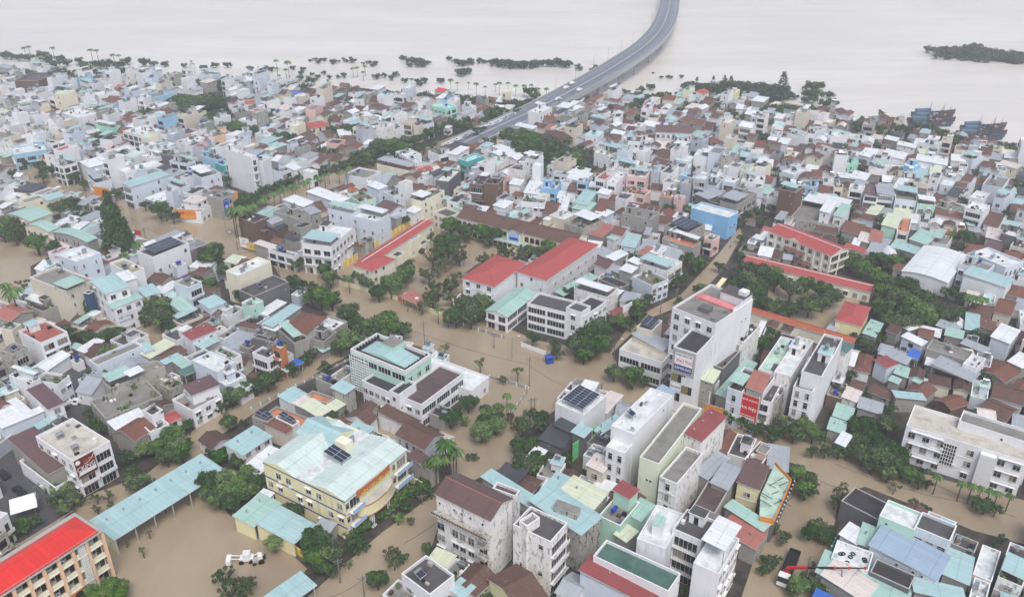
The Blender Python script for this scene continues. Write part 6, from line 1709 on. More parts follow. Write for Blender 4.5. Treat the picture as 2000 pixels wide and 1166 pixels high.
for g_, (cx0, cy0) in enumerate(((1820, 232), (1918, 258))):
    for i in range(6):
        p = P(cx0 - 4 + i * 1.5, cy0 + 14 - i * 4.4); ang = R(-8 + 3 * i); hm = ('hullblue', 'hullblue', 'hullbrown', 'hullblue', 'hullbrown', 'hullblue')[i]
        which = ('nearest', 'second', 'third', 'fourth', 'fifth', 'farthest')[i]
        root = thing('fishing_boat', 'boat', '%s wooden fishing boat, %s from shore in the %s raft of boats' % (('blue' if hm == 'hullblue' else 'brown'), which, ('left', 'right')[g_]), tuple(p), ang, 'fishing boats rafted together off the bank')
        L_ = 23 + (i % 3) * 2; hull_mb(L_, 5, hm).obj('hull', root)
        m2 = MB(); m2.box(-L_ * .42, -1.6, 1.0, -L_ * .12, 1.6, 3.4, 'hullblue' if i % 2 else 'hullteal'); m2.box(-L_ * .44, -1.8, 3.4, -L_ * .10, 1.8, 3.55, 'hullteal' if i % 2 else 'hullblue'); m2.obj('wheelhouse', root)
        for x, h in ((-L_ * .1, 8), (L_ * .22, 7), (L_ * .38, 5)): m2 = MB(); m2.tube((x, 0, 1), (x, 0, h), .1, .05, 'wood', 5); m2.tube((x, 0, h * .8), (x - 2.5, 0, 2.5), .04, .04, 'rope', 3); m2.obj('mast', root)
        m2 = MB(); r_ = random.Random(i + 9 * g_)
        for k in range(8): x = r_.uniform(-L_ * .05, L_ * .35); y = r_.uniform(-1.3, 1.3); m2.box(x - .6, y - .4, 1, x + .6, y + .4, 1.6 + r_.random() * .7, r_.choice(('hullteal', 'hullblue', 'trimg', 'wood', 'hullbrown')))
        m2.obj('deck_gear', root)
LM += [(1820, 232, 'the left raft of fishing boats'), (1918, 258, 'the right raft of fishing boats')]
# ---------------------------------------------------------------- poles, lamps and cables
POLES = []
for i, (x, yb, yt, lb) in enumerate(((830, 682, 627, 'tall concrete pole in the main street left of the mint-roofed office trees'), (1034, 754, 697, 'tall pole in the main street above the garden corner'), (1037, 808, 776, 'nearer of two short poles at the lane mouth'), (1044, 806, 776, 'further of two short poles at the lane mouth'),
  (1175, 762, 746, 'thin pole in the street before the slim white slab house'), (287, 478, 445, 'pole in the flooded crossroads at the big casuarina'), (464, 488, 472, 'thin pole in the crossroads by the white and red sign'), (1413, 880, 828, 'pole at the street edge right of the faded red roofed house'), (1319, 603, 562, 'pole on the side street among trees'), (1199, 700, 668, 'pole in front of the curved showroom'),
  (712, 1166, 1123, 'pole at the frame bottom by the round tree'), (505, 545, 515, 'pole in the main street beside the cream house'), (545, 533, 510, 'pole in the main street beyond the cream house'), (965, 680, 650, 'pole by the low grey wall'), (1744, 965, 945, 'pole between trees at the clinic street'), (665, 1138, 1090, 'dark lattice pole in the hedge at the bottom street'), (1575, 1120, 1085, 'pole by the crane truck'), (1158, 590, 572, 'thin pole beside the mint canopy'), (1290, 612, 585, 'lamp pole on the side street'), (825, 985, 965, 'pole in the kindergarten hedge'))):
    b_ = P(x, yb); k = 10 if yb - yt > 45 else 8 if yb - yt > 30 else 6
    # height from the photo
    lo, hi = 1, 16
    for _ in range(20):
        h = (lo + hi) / 2
        if PIX((b_.x, b_.y, h))[1] > yt: lo = h
        else: hi = h
    root = thing('utility_pole', 'pole', lb, tuple(b_), .5); m2 = MB(); m2.tube((0, 0, -.3), (0, 0, h), .17, .11, 'pole', 7); m2.obj('shaft', root)
    m2 = MB(); m2.box(-1.1, -.06, h - .7, 1.1, .06, h - .58, 'pole'); m2.box(-.8, -.06, h - 1.3, .8, .06, h - 1.2, 'pole'); m2.obj('crossarm', root); POLES.append((b_.x, b_.y, h))
def cable(a, b_, sag, label):
    mb = MB(); n = 14; pr = None
    for i in range(n + 1):
        f = i / n; q = a.lerp(b_, f); q.z -= sag * 4 * f * (1 - f)
        if pr is not None: mb.tube(pr, q, .045, .045, 'rope', 3, cap=False)
        pr = q
    o = mb.obj('overhead_cable'); o["category"] = 'cable'; o["label"] = label; THINGS.append(o)
W_ = lambda x, y, z: P(x, y, z)
cable(W_(790, 640, 8), W_(1034, 712, 8), 1, 'overhead cable from the office trees to the pole above the garden corner')
cable(W_(1034, 714, 8), W_(1110, 757, 7), .6, 'overhead cable from the garden corner pole to the solar-roofed white house')
cable(W_(245, 420, 7), W_(330, 468, 8), .5, 'overhead cable crossing the big flooded crossroads on the left')
cable(W_(440, 495, 6), W_(500, 490, 6), .4, 'overhead cable along the crossroads toward the unfinished brick row')
cable(W_(1590, 930, 7), W_(1650, 955, 7), .6, 'overhead cable from the broad street tree toward the aqua-roofed corner'); cable(W_(1800, 930, 6), W_(1985, 1010, 6), .8, 'overhead cable running along the clinic street')
cable(W_(790, 1060, 7), W_(900, 980, 7), .8, 'overhead cable above the street beside the kindergarten hedge'); cable(W_(640, 1166, 7), W_(712, 1128, 9), .8, 'overhead cable at the frame bottom')
cable(W_(1630, 905, 7), W_(1900, 985, 7), 1.2, 'long overhead cable over the street before the clinic')
for x, yb, yt, dx, lb in ((465, 490, 470, -14, 'street lamp with arm reaching left in the crossroads'), (80, 1000, 968, 8, 'street lamp on the dry road by the white canopy'), (1000, 700, 680, 8, 'street lamp at the white clinic wall'), (1199, 706, 676, 6, 'street lamp before the curved showroom'), (441, 452, 430, 4, 'thin white lamp at the crossroads shop corner')):
    b_ = P(x, yb); root = thing('street_lamp', 'street lamp', lb, tuple(b_)); h = 7.5; m2 = MB(); m2.tube((0, 0, -.3), (0, 0, h), .1, .06, 'pole', 6); m2.obj('post', root)
    m2 = MB(); s = -1 if dx < 0 else 1; m2.tube((0, 0, h), (s * 1.9, 0, h + .5), .06, .05, 'pole', 5); m2.obj('arm', root); m2 = MB(); m2.box(min(s * 1.7, s * 2.5), -.18, h + .42, max(s * 1.7, s * 2.5), .18, h + .58, 'lamp'); m2.obj('lamp_head', root)
# ---------------------------------------------------------------- crane truck, loader, kiosk, people, flag
p = P(1538, 1118); fr = P(1525, 1142) - P(1546, 1090); root = thing('crane_truck', 'truck', 'flatbed truck with red and black crane boom stretched over the roofs', (p.x, p.y, 0), math.atan2(fr.y, fr.x))
m2 = MB(); m2.box(-6, -1.2, .9, 1.6, 1.2, 1.1, 'dark'); 
for y in (-1.2, 1.12): m2.box(-6, y, 1.1, 1.6, y + .08, 1.7, 'car_dark')
m2.box(-6, -1.12, 1.1, -5.92, 1.12, 1.8, 'car_dark'); m2.obj('flatbed', root)
m2 = MB(); m2.poly([(3.2, -1.15, .7), (5.3, -1.15, .7), (5.3, -1.15, 1.8), (4.9, -1.15, 2.9), (3.2, -1.15, 2.9)], 'car_white'); m2.poly([(3.2, 1.15, .7), (5.3, 1.15, .7), (5.3, 1.15, 1.8), (4.9, 1.15, 2.9), (3.2, 1.15, 2.9)][::-1], 'car_white')
for a, b_ in (((3.2, .7), (5.3, .7)), ((5.3, .7), (5.3, 1.8)), ((4.9, 2.9), (3.2, 2.9)), ((3.2, 2.9), (3.2, .7))): m2.quad((a[0], -1.15, a[1]), (a[0], 1.15, a[1]), (b_[0], 1.15, b_[1]), (b_[0], -1.15, b_[1]), 'car_white')
cabo = m2.obj('cab', root); m2 = MB(); m2.quad((5.3, -1.15, 1.8), (5.3, 1.15, 1.8), (4.9, 1.15, 2.9), (4.9, -1.15, 2.9), 'glass'); m2.obj('windscreen', cabo)
for x in (-4.6, -3.2, 4.1):
    for y in (-1, 1): m2 = MB(); m2.tube((x, y * 1.05 - .15, .5), (x, y * 1.05 + .15, .5), .5, .5, 'rubber', 12); m2.obj('wheel', root)
m2 = MB(); m2.box(1.8, -.7, .9, 3.0, .7, 2.4, 'redpaint'); m2.tube((2.4, 0, 2.2), (2.4, 0, 3.6), .35, .3, 'redpaint', 8); crn = m2.obj('crane_base', root)
tip = P(1690, 1109, 8); c, s = math.cos(root.rotation_euler[2]), math.sin(root.rotation_euler[2])
def tl(q): dx, dy = q.x - p.x, q.y - p.y; return Vector((dx * c + dy * s, -dx * s + dy * c, q.z))
a = Vector((2.4, 0, 3.6)); b_ = tl(tip); m2 = MB(); m2.tube(a, a.lerp(b_, .27), .38, .32, 'redpaint', 4); m2.tube(a.lerp(b_, .27), a.lerp(b_, .62), .27, .24, 'dark', 4); m2.tube(a.lerp(b_, .62), b_, .2, .14, 'dark', 4)
for f in (.62, .8, 1): q = a.lerp(b_, f); m2.box(q.x - .25, q.y - .22, q.z - .22, q.x + .25, q.y + .22, q.z + .22, 'red')
m2.obj('boom', root); m2 = MB(); q = tl(P(1644, 1112, 7)); q2 = tl(P(1645, 1129, 5)); m2.tube(q, q2, .12, .12, 'pole', 5); m2.tube(q2, q2 + Vector((0, 0, -.5)), .3, .25, 'dark', 8); m2.obj('hook_block', root)
LM.append((1538, 1118, 'the crane truck'))
for k, (x, y, lb) in enumerate(((482, 1095, 'small white loader half under water in the flooded yard'),)):
    p = P(x, y); root = thing('backhoe_loader', 'loader', lb, tuple(p), R(8)); m2 = MB(); m2.box(-1.3, -.8, .5, 1.6, .8, 1.3, 'car_white'); m2.box(-.5, -.75, 1.3, .9, .75, 2.3, 'car_white'); m2.box(-.6, -.85, 2.3, 1.0, .85, 2.42, 'lamp'); m2.obj('body', root)
    m2 = MB(); m2.tube((-1.2, -.5, 1.2), (-3.2, -.5, 1.5), .12, .12, 'car_white', 5); m2.tube((-1.2, .5, 1.2), (-3.2, .5, 1.5), .12, .12, 'car_white', 5); m2.box(-4.2, -1.1, .2, -3.2, 1.1, 1.4, 'trim'); m2.obj('front_bucket', root)
    m2 = MB(); m2.tube((1.5, 0, 1.2), (2.9, 0, 2.2), .14, .12, 'car_white', 5); m2.tube((2.9, 0, 2.2), (3.8, 0, 1.2), .12, .1, 'car_white', 5); m2.box(3.5, -.4, .4, 4.1, .4, 1.2, 'dark'); m2.obj('rear_arm', root)
    for xx in (-1, 1.2):
        for y_ in (-.95, .95): m2 = MB(); m2.tube((xx, y_ - .15, .4), (xx, y_ + .15, .4), .55, .55, 'rubber', 12); m2.obj('wheel', root)
p = P(507, 1097); root = thing('moored_tractor', 'tractor', 'grey and white tractor under the leafy yard tree', tuple(p), R(20)); m2 = MB(); m2.box(-1.4, -.6, .4, .6, .6, 1.2, 'trimg'); m2.box(-.2, -.6, 1.2, .8, .6, 2.1, 'car_white'); m2.obj('body', root)
for xx, r_ in ((-1.1, .4), (.4, .65)):
    for y_ in (-.8, .8): m2 = MB(); m2.tube((xx, y_ - .15, r_ - .1), (xx, y_ + .15, r_ - .1), r_, r_, 'rubber', 12); m2.obj('wheel', root)
p = P(1073, 708); root = thing('street_kiosk', 'kiosk', 'small blue kiosk standing in the flood before the clinic hedge', tuple(p), .4); m2 = MB(); m2.box(-1.1, -.9, 0, 1.1, .9, 1.2, 'blue'); m2.obj('counter', root); m2 = MB()
for x in (-1, 1):
    for y in (-.8, .8): m2.box(x - .05, y - .05, 1.2, x + .05, y + .05, 2.3, 'pole')
m2.obj('post', root); m2 = MB(); m2.poly([(-1.4, -1.2, 2.3), (1.4, -1.2, 2.3), (0, 0, 2.9)], 'blue'); m2.poly([(1.4, -1.2, 2.3), (1.4, 1.2, 2.3), (0, 0, 2.9)], 'blue'); m2.poly([(1.4, 1.2, 2.3), (-1.4, 1.2, 2.3), (0, 0, 2.9)], 'blue'); m2.poly([(-1.4, 1.2, 2.3), (-1.4, -1.2, 2.3), (0, 0, 2.9)], 'blue'); m2.obj('canopy', root)
p = P(52, 1003); root = thing('white_canopy', 'canopy', 'white square canopy over the dry road edge', tuple(p), R(30)); m2 = MB()
for x, y in ((-2, -2), (2, -2), (2, 2), (-2, 2)): m2.box(x - .05, y - .05, 0, x + .05, y + .05, 3, 'pole')
m2.obj('post', root); m2 = MB(); m2.quad((-2.8, -2.8, 3), (2.8, -2.8, 3), (2.8, 2.8, 3.3), (-2.8, 2.8, 3.3), 'letter'); m2.obj('fabric', root)
p = P(269, 480); root = thing('red_flag', 'flag', 'red flag on a pole beside the casuarinas', tuple(p)); m2 = MB(); m2.tube((0, 0, 0), (0, 0, 7), .06, .05, 'pole', 5); m2.obj('pole', root); m2 = MB()
for i in range(6): m2.quad((i * .4, .1 * math.sin(i), 4.9 - i * .1), (i * .4 + .4, .1 * math.sin(i + 1), 4.8 - i * .1), (i * .4 + .4, .1 * math.sin(i + 1), 6.7 - i * .1), (i * .4, .1 * math.sin(i), 6.8 - i * .1), 'redpaint')
m2.obj('cloth', root)
def person(x, y, rot, top, label):
    p = P(x, y); me = bpy.data.meshes.new('person')
    V = [(0, 0, .95), (0, 0, 1.2), (0, 0, 1.45), (0, .02, 1.55), (0, .03, 1.68), (-.2, 0, 1.42), (-.28, .08, 1.15), (-.22, .28, 1.05), (.2, 0, 1.42), (.28, .08, 1.15), (.22, .28, 1.05), (-.1, .06, .5), (-.1, 0, -.3), (.1, -.06, .5), (.1, -.1, -.3)]
    E = [(0, 1), (1, 2), (2, 3), (3, 4), (2, 5), (5, 6), (6, 7), (2, 8), (8, 9), (9, 10), (0, 11), (11, 12), (0, 13), (13, 14)]
    rad = [.16, .15, .17, .06, .11, .07, .05, .04, .07, .05, .04, .08, .05, .08, .05]
    me.from_pydata(V, E, []); o = bpy.data.objects.new('person', me); scn.collection.objects.link(o)
    sk = o.modifiers.new('skin', 'SKIN'); sb = o.modifiers.new('sub', 'SUBSURF'); sb.levels = 1; sb.render_levels = 1
    for i, v in enumerate(me.skin_vertices[0].data): v.radius = (rad[i], rad[i] * .8); v.use_root = i == 0
    me.materials.append(MATS['skin']); dg = bpy.context.evaluated_depsgraph_get(); bm_ = bpy.data.meshes.new_from_object(o.evaluated_get(dg)); bpy.data.objects.remove(o)
    bm_.materials.clear(); [bm_.materials.append(MATS[q]) for q in ('skin', top, 'car_dark')]
    for f in bm_.polygons: z = f.center.z; f.material_index = 2 if z < .95 or z > 1.72 else 1 if z < 1.48 and abs(f.center.x) < .3 and f.center.y < .2 else 0
    q = bpy.data.objects.new('person', bm_); scn.collection.objects.link(q); q.location = (p.x, p.y, -.45); q.rotation_euler = (0, 0, rot); q["label"] = label; q["category"] = 'person'; THINGS.append(q)
person(797, 609, 1, 'navy', 'person in dark clothes wading knee-deep before the yellow school gate'); person(1288, 586, 2, 'red', 'person wading in the side street near the trees'); person(1426, 484, 0, 'car_dark', 'person wading far up the side street')
# tyres weighting the sheet roofs, bottom right
# ---------------------------------------------------------------- all houses: hand-placed list, then the rest of the blocks
LM += [(120, 880, 'the coffee-sign cafe'), (1360, 690, 'the tall signboard slab'), (1460, 780, 'the tall red sign'), (1240, 830, 'the slim white slab house'), (475, 330, 'the slim white tower'), (400, 400, 'the corner shop with the yellow-orange sign'), (440, 385, 'the blue emblem sign'),
  (195, 365, 'the red and orange shop sign'), (230, 440, 'the tall casuarinas'), (410, 497, 'the round tree by the crossroads'), (320, 490, 'the solar-roofed white hall'), (500, 450, 'the unfinished brick row'), (635, 480, 'the white balconied corner house'), (1390, 420, 'the sky-blue house'), (1240, 360, 'the pink house'),
  (1540, 390, 'the tall brown brick slab'), (1340, 360, 'the pale blue tower'), (865, 215, 'the bright mint tower'), (205, 245, 'the mint green house'), (45, 150, 'the brown brick house'), (1780, 330, 'the bright blue wall'), (1830, 510, 'the white warehouse roof'), (1950, 560, 'the white corner terrace'), (1665, 610, 'the crimson hip roof'),
  (1570, 700, 'the garden-terrace house'), (1590, 650, 'the stained white slab'), (1850, 700, 'the grey concrete house'), (1780, 690, 'the blue tarpaulin'), (1700, 1010, 'the tyre-weighted roofs'), (1600, 935, 'the broad street tree'), (1330, 1080, 'the green deck roof'), (1230, 990, 'the blue water tanks'), (310, 990, 'the long aqua shed'), (420, 965, 'the big yard tree'),
  (100, 690, 'the white twin house'), (270, 700, 'the pale blue terrace row'), (120, 760, 'the dry lane'), (300, 760, 'the mould-stained grey terraces'), (390, 720, 'the white villa'), (60, 620, 'the pink-tiled roofs'), (150, 590, 'the vine-covered block'), (480, 550, 'the cream block'), (600, 650, 'the big red tiled house'), (540, 690, 'the orange-faced house'),
  (640, 780, 'the terracotta roof deck'), (480, 850, 'the aqua-roofed cottage'), (910, 340, 'the turquoise house'), (945, 370, 'the dark concrete frame house'), (855, 365, 'the domed white house'), (700, 420, 'the pale blue twin block'), (1040, 310, 'the white cube house'), (1080, 290, 'the dark grove'), (1455, 290, 'the white gabled villa'), (1380, 300, 'the mint-roofed villa'),
  (1610, 120, 'the open river'), (1420, 175, 'the riverside casuarinas'), (1700, 240, 'the riverbank palms'), (1180, 200, 'the bridge foot trees'), (480, 190, 'the long red roof by the grove'), (380, 210, 'the upper grove'), (620, 280, 'the red-roofed corner house'), (740, 270, 'the boulevard trees'), (565, 360, 'the boulevard palms'), (560, 130, 'the riverside palms'),
  (100, 100, 'the far river palms'), (300, 130, 'the far waterfront trees'), (260, 280, 'the balconied white house'), (60, 290, 'the curved blue-white house'), (20, 260, 'the big beige block'), (420, 270, 'the peach house'), (380, 255, 'the pink house on the left'), (40, 430, 'the mint barrel roofs'), (1240, 560, 'the white billboard'), (1290, 450, 'the old black-roofed house'),
  (1100, 400, 'the grey cube houses'), (1180, 420, 'the ruined grey terrace'), (1690, 390, 'the row of narrow white houses'), (1930, 400, 'the narrow white tower'), (1960, 300, 'the right river edge'), (1900, 760, 'the long brown roofs'), (1300, 540, 'the planted roof terrace'), (1480, 480, 'the side street junction'), (1080, 840, 'the charcoal-roofed house'), (1160, 780, 'the solar-roofed white house'), (800, 1110, 'the white stepped villa'), (1980, 1110, 'the white peeling roof')]
specs = []
seed = 100
for t_, txt in HOUSES.items():
    for ln in txt.strip().split('\n'):
        q = ln.split(); seed += 1
        a, b_, c = pt(t_, q[0]), pt(t_, q[1]), pt(t_, q[2]); H = float(q[3])
        cx, cy_, rot, L, W, dv = rect_from(a, b_, c, H)
        sup = False
        if (t_, q[0]) in (('B0', '440,895'), ('C0', '970,512'), ('D2', '1490,712'), ('D2', '310,457'), ('D2', '1120,600')): sup = True
        S = Spec(cx, cy_, rot, L, W, H, seed)
        if sup and q[6][0] == 'o' or sup:      # a canopy standing on a roof belongs to the house below it
            best = min(specs, key=lambda s: (s.cx - cx) ** 2 + (s.cy - cy_) ** 2 if s.H < H else 1e9)
            z0 = best.H - .7; mb = MB(); h = H - z0
            p4 = [(-L / 2, -W / 2, H), (L / 2, -W / 2, H), (L / 2, W / 2, H + .3), (-L / 2, W / 2, H + .3)]
            mb.quad(*p4, 'R' + q[4][1] if q[4][0] != 'F' else 'D' + q[4][1]); mb.quad(*[(x, y, z - .1) for x, y, z in p4[::-1]], 'trimg')
            for i in range(4): a_, e_ = p4[i], p4[(i + 1) % 4]; mb.quad((a_[0], a_[1], a_[2] - .1), (e_[0], e_[1], e_[2] - .1), e_, a_, 'trim')
            if q[6][0] == 'o' :
                for x in (-L / 2 + .2, L / 2 - .3):
                    for y in (-W / 2 + .2, W / 2 - .3): mb.box(x, y, z0, x + .1, y + .1, H - .1, 'pole')
            else: mb.box(-L / 2 + .1, -W / 2 + .1, z0, L / 2 - .1, W / 2 - .1, H - .1, 'W' + q[6][0])
            S.parts = [('roof_canopy', mb, [], None)]; S.rnd = None; sub(best, S); continue
        design(S, q[4], q[6], q[5], q[7] if len(q) > 7 else '')
        if q[0] == '1285,2' and t_ == 'C2':
            z = H - .72
            for nm, x0, y0, x1, y1, z1, m_ in (('roof_strip', .04, -.46, .18, .46, .5, 'DP'), ('back_penthouse', .24, -.485, .485, .05, 2.6, 'Ww'), ('lift_housing', .3, -.46, .42, -.3, 4.0, 'Ww'), ('plant_room', -.28, -.12, -.14, .1, 1.4, 'Wk'), ('roof_wall', -.02, -.48, .24, -.465, 1.6, 'Ww'), ('vent', -.4, -.38, -.36, -.3, .9, 'steel'), ('vent', -.1, -.4, -.06, -.34, 1.1, 'steel')):
                m2 = MB(); m2.box(x0 * L, y0 * W, z, x1 * L, y1 * W, z + z1, m_); S.part(nm, m2)
                if nm == 'back_penthouse': m2 = MB(); m2.box(x0 * L - .2, y0 * W - .2, z + z1 + .004, x1 * L + .2, y1 * W + .2, z + z1 + .15, 'Dd'); S.part('hut_roof', m2)
        if q[0] == '1268,305' and t_ == 'C2':
            l2, F2, _ = S.face('L')
            for s0, s1, z0 in CURT[1]:
                m2 = MB(); w2 = s1 - s0; fbox(m2, F2, s0 * l2, (s0 + w2 * .66) * l2, .0, .08, z0, z0 + 2.5, 'curtain'); fbox(m2, F2, (s0 + w2 * .68) * l2, s1 * l2, .0, .08, z0, z0 + 2.5, 'glass')
                for i in range(5): x2 = (s0 + w2 * .66 * i / 4) * l2; fbox(m2, F2, x2 - .04, x2 + .04, .08, .12, z0, z0 + 2.5, 'dark')
                S.part('curtained_window', m2)
        S.px = ((a[0] + c[0]) / 2, (a[1] + c[1]) / 2); specs.append(S); mark(cx, cy_, rot, L, W, 1, .1)
# tyres on the roofs at the bottom right
tn = 0
for S in specs:
    if abs(S.px[0] - 1655) < 45 and 1050 < S.px[1] < 1110 and S.roof[0] in 'FT':
        l_ = S.L; zt = S.H - .7 if S.roof[0] == 'F' else S.H + .15
        r_ = random.Random(int(S.px[0]))
        for i in range(8):
            m2 = MB(); n = 12; x0, y0 = r_.uniform(-.42, .42) * S.L, r_.uniform(-.4, .4) * S.W
            zz = zt + (0 if S.roof[0] == 'F' else .09 * (y0 + S.W / 2))
            for k in range(n):
                q0, q1 = 6.283 * k / n, 6.283 * (k + 1) / n; m2.tube((x0 + .4 * math.cos(q0), y0 + .4 * math.sin(q0), zz + .12), (x0 + .4 * math.cos(q1), y0 + .4 * math.sin(q1), zz + .12), .13, .13, 'rubber', 6, cap=False)
            c_, s_ = math.cos(S.rot), math.sin(S.rot); M = Matrix.Translation((S.cx, S.cy, 0)) @ Matrix.Rotation(S.rot, 4, 'Z'); m3 = MB(); m3.add(m2, M); tn += 1
            TY = m3
            o = m3.obj('tyre'); o["category"] = 'tyre'; o["label"] = 'black tyre weighing down the sheet roofs near the crane boom'; o["group"] = 'tyres weighing down the roofs near the crane boom'; THINGS.append(o)
# ---- trees are placed before the filling so that houses keep clear of the big ones
tree_items = []
for kind, x, y, r in TREES:
    if r < 2.5: continue
    rm = 3.0
    for _ in range(6):
        z = (HC[kind] if not (kind == 'r' and y < 205) else .62) * rm if kind not in 'v' else 6; p = P(x, y, z); rm = r / PPM(p)
    if kind in 'ryb' and rm > 2.6: mark(p.x, p.y, 0, rm * 1.0, rm * 1.0, 2, 0)
    tree_items.append([kind, p.x, p.y, z, rm, x, y, r])
# roads and water that must stay free (px polylines with half width in m)
for pl, hw in (([(860, 292), (760, 324), (640, 360), (520, 392), (460, 418), (330, 440)], 12), ([(700, 690), (560, 770), (400, 850), (330, 900)], 5), ([(1190, 700), (1260, 635), (1370, 560), (1450, 450)], 6), ([(470, 470), (560, 540), (700, 610), (900, 660), (1060, 720), (1200, 760), (1400, 820), (1640, 900), (2000, 1020)], 8),
               ([(1000, 870), (900, 950), (840, 1030), (700, 1140), (600, 1250)], 6), ([(1050, 770), (1000, 870)], 6), ([(60, 340), (230, 400), (300, 440)], 6), ([(1640, 960), (1580, 1050), (1500, 1166), (1450, 1300)], 6), ([(0, 500), (60, 540)], 6)):
    w3 = [P(x, y) for x, y in pl]
    for a, b_ in zip(w3, w3[1:]):
        m = max(1, int((b_ - a).length / 2)); an = math.atan2((b_ - a).y, (b_ - a).x)
        for i in range(m + 1): q = a.lerp(b_, i / m); mark(q.x, q.y, an, 2, 2 * hw, 3, 0)
for pts in ([(640, 520), (700, 470), (850, 420), (1000, 450), (1130, 470), (1010, 520), (940, 540), (905, 560), (900, 610), (800, 590), (690, 562)], [(1430, 540), (1500, 520), (1700, 540), (1900, 560), (1880, 640), (1700, 700), (1600, 660), (1460, 640), (1400, 590)],
            [(945, 760), (1030, 768), (995, 850), (935, 880), (880, 880), (850, 850), (900, 800)], [(240, 640), (300, 600), (380, 600), (330, 700), (280, 700)], [(990, 240), (1060, 265), (1160, 310), (1150, 350), (1060, 330), (990, 290)], [(1300, 820), (900, 1000), (960, 880), (1070, 840)], [(1070, 800), (1080, 900), (980, 950), (990, 850)],
            [(1600, 780), (1760, 800), (1850, 960), (1640, 900), (1460, 860), (1480, 800)], [(0, 870), (75, 900), (140, 970), (110, 1060), (0, 1060)], [(125, 690), (175, 690), (180, 820), (130, 870), (110, 820)]):
    pass
    NOF = globals().setdefault('NOFILL', []); NOF.append(pts)
NOFILL += [[(500, 385), (560, 368), (650, 338), (760, 310), (850, 284), (862, 300), (770, 337), (660, 380), (570, 410), (500, 436)], [(650, 1065), (760, 1010), (810, 1080), (700, 1170), (590, 1180), (560, 1100)], [(440, 985), (560, 1045), (620, 1100), (640, 1300), (300, 1300)], [(700, 1085), (850, 950), (870, 985), (800, 1080), (720, 1150)], [(690, 1000), (800, 920), (840, 980), (730, 1090)], [(955, 690), (1045, 735), (1015, 850), (930, 900), (930, 780)], [(1000, 660), (1100, 700), (1200, 740), (1080, 800), (1040, 760)], [(1060, 760), (1110, 745), (1110, 830), (1060, 850)], [(330, 188), (440, 180), (455, 215), (478, 262), (420, 250), (340, 232)], [(-400, 0), (2400, 0), (2400, 330), (2000, 310), (1900, 285), (1700, 247), (1560, 222), (1450, 205), (1300, 200), (1130, 200), (1040, 214), (900, 200), (720, 188), (500, 174), (300, 164), (0, 166), (-400, 120)], [(1480, 262), (1500, 255), (1510, 275), (1490, 285)]]
ANG = -R(31.5)      # street grid
fill = []
rf = random.Random(7)
def style_at(x, y):
    """share of tiled roofs and of tall houses in this part of the town"""
    if x < 520 and y > 150: return .22, .62, 'w'
    if x < 520: return .35, .5, 'w'
    if y < 300 and x < 1000: return .5, .38, 'w'
    if y < 330: return .55, .30, 'w'
    if x > 1500: return .50, .35, 'w'
    return .32, .45, 'w'
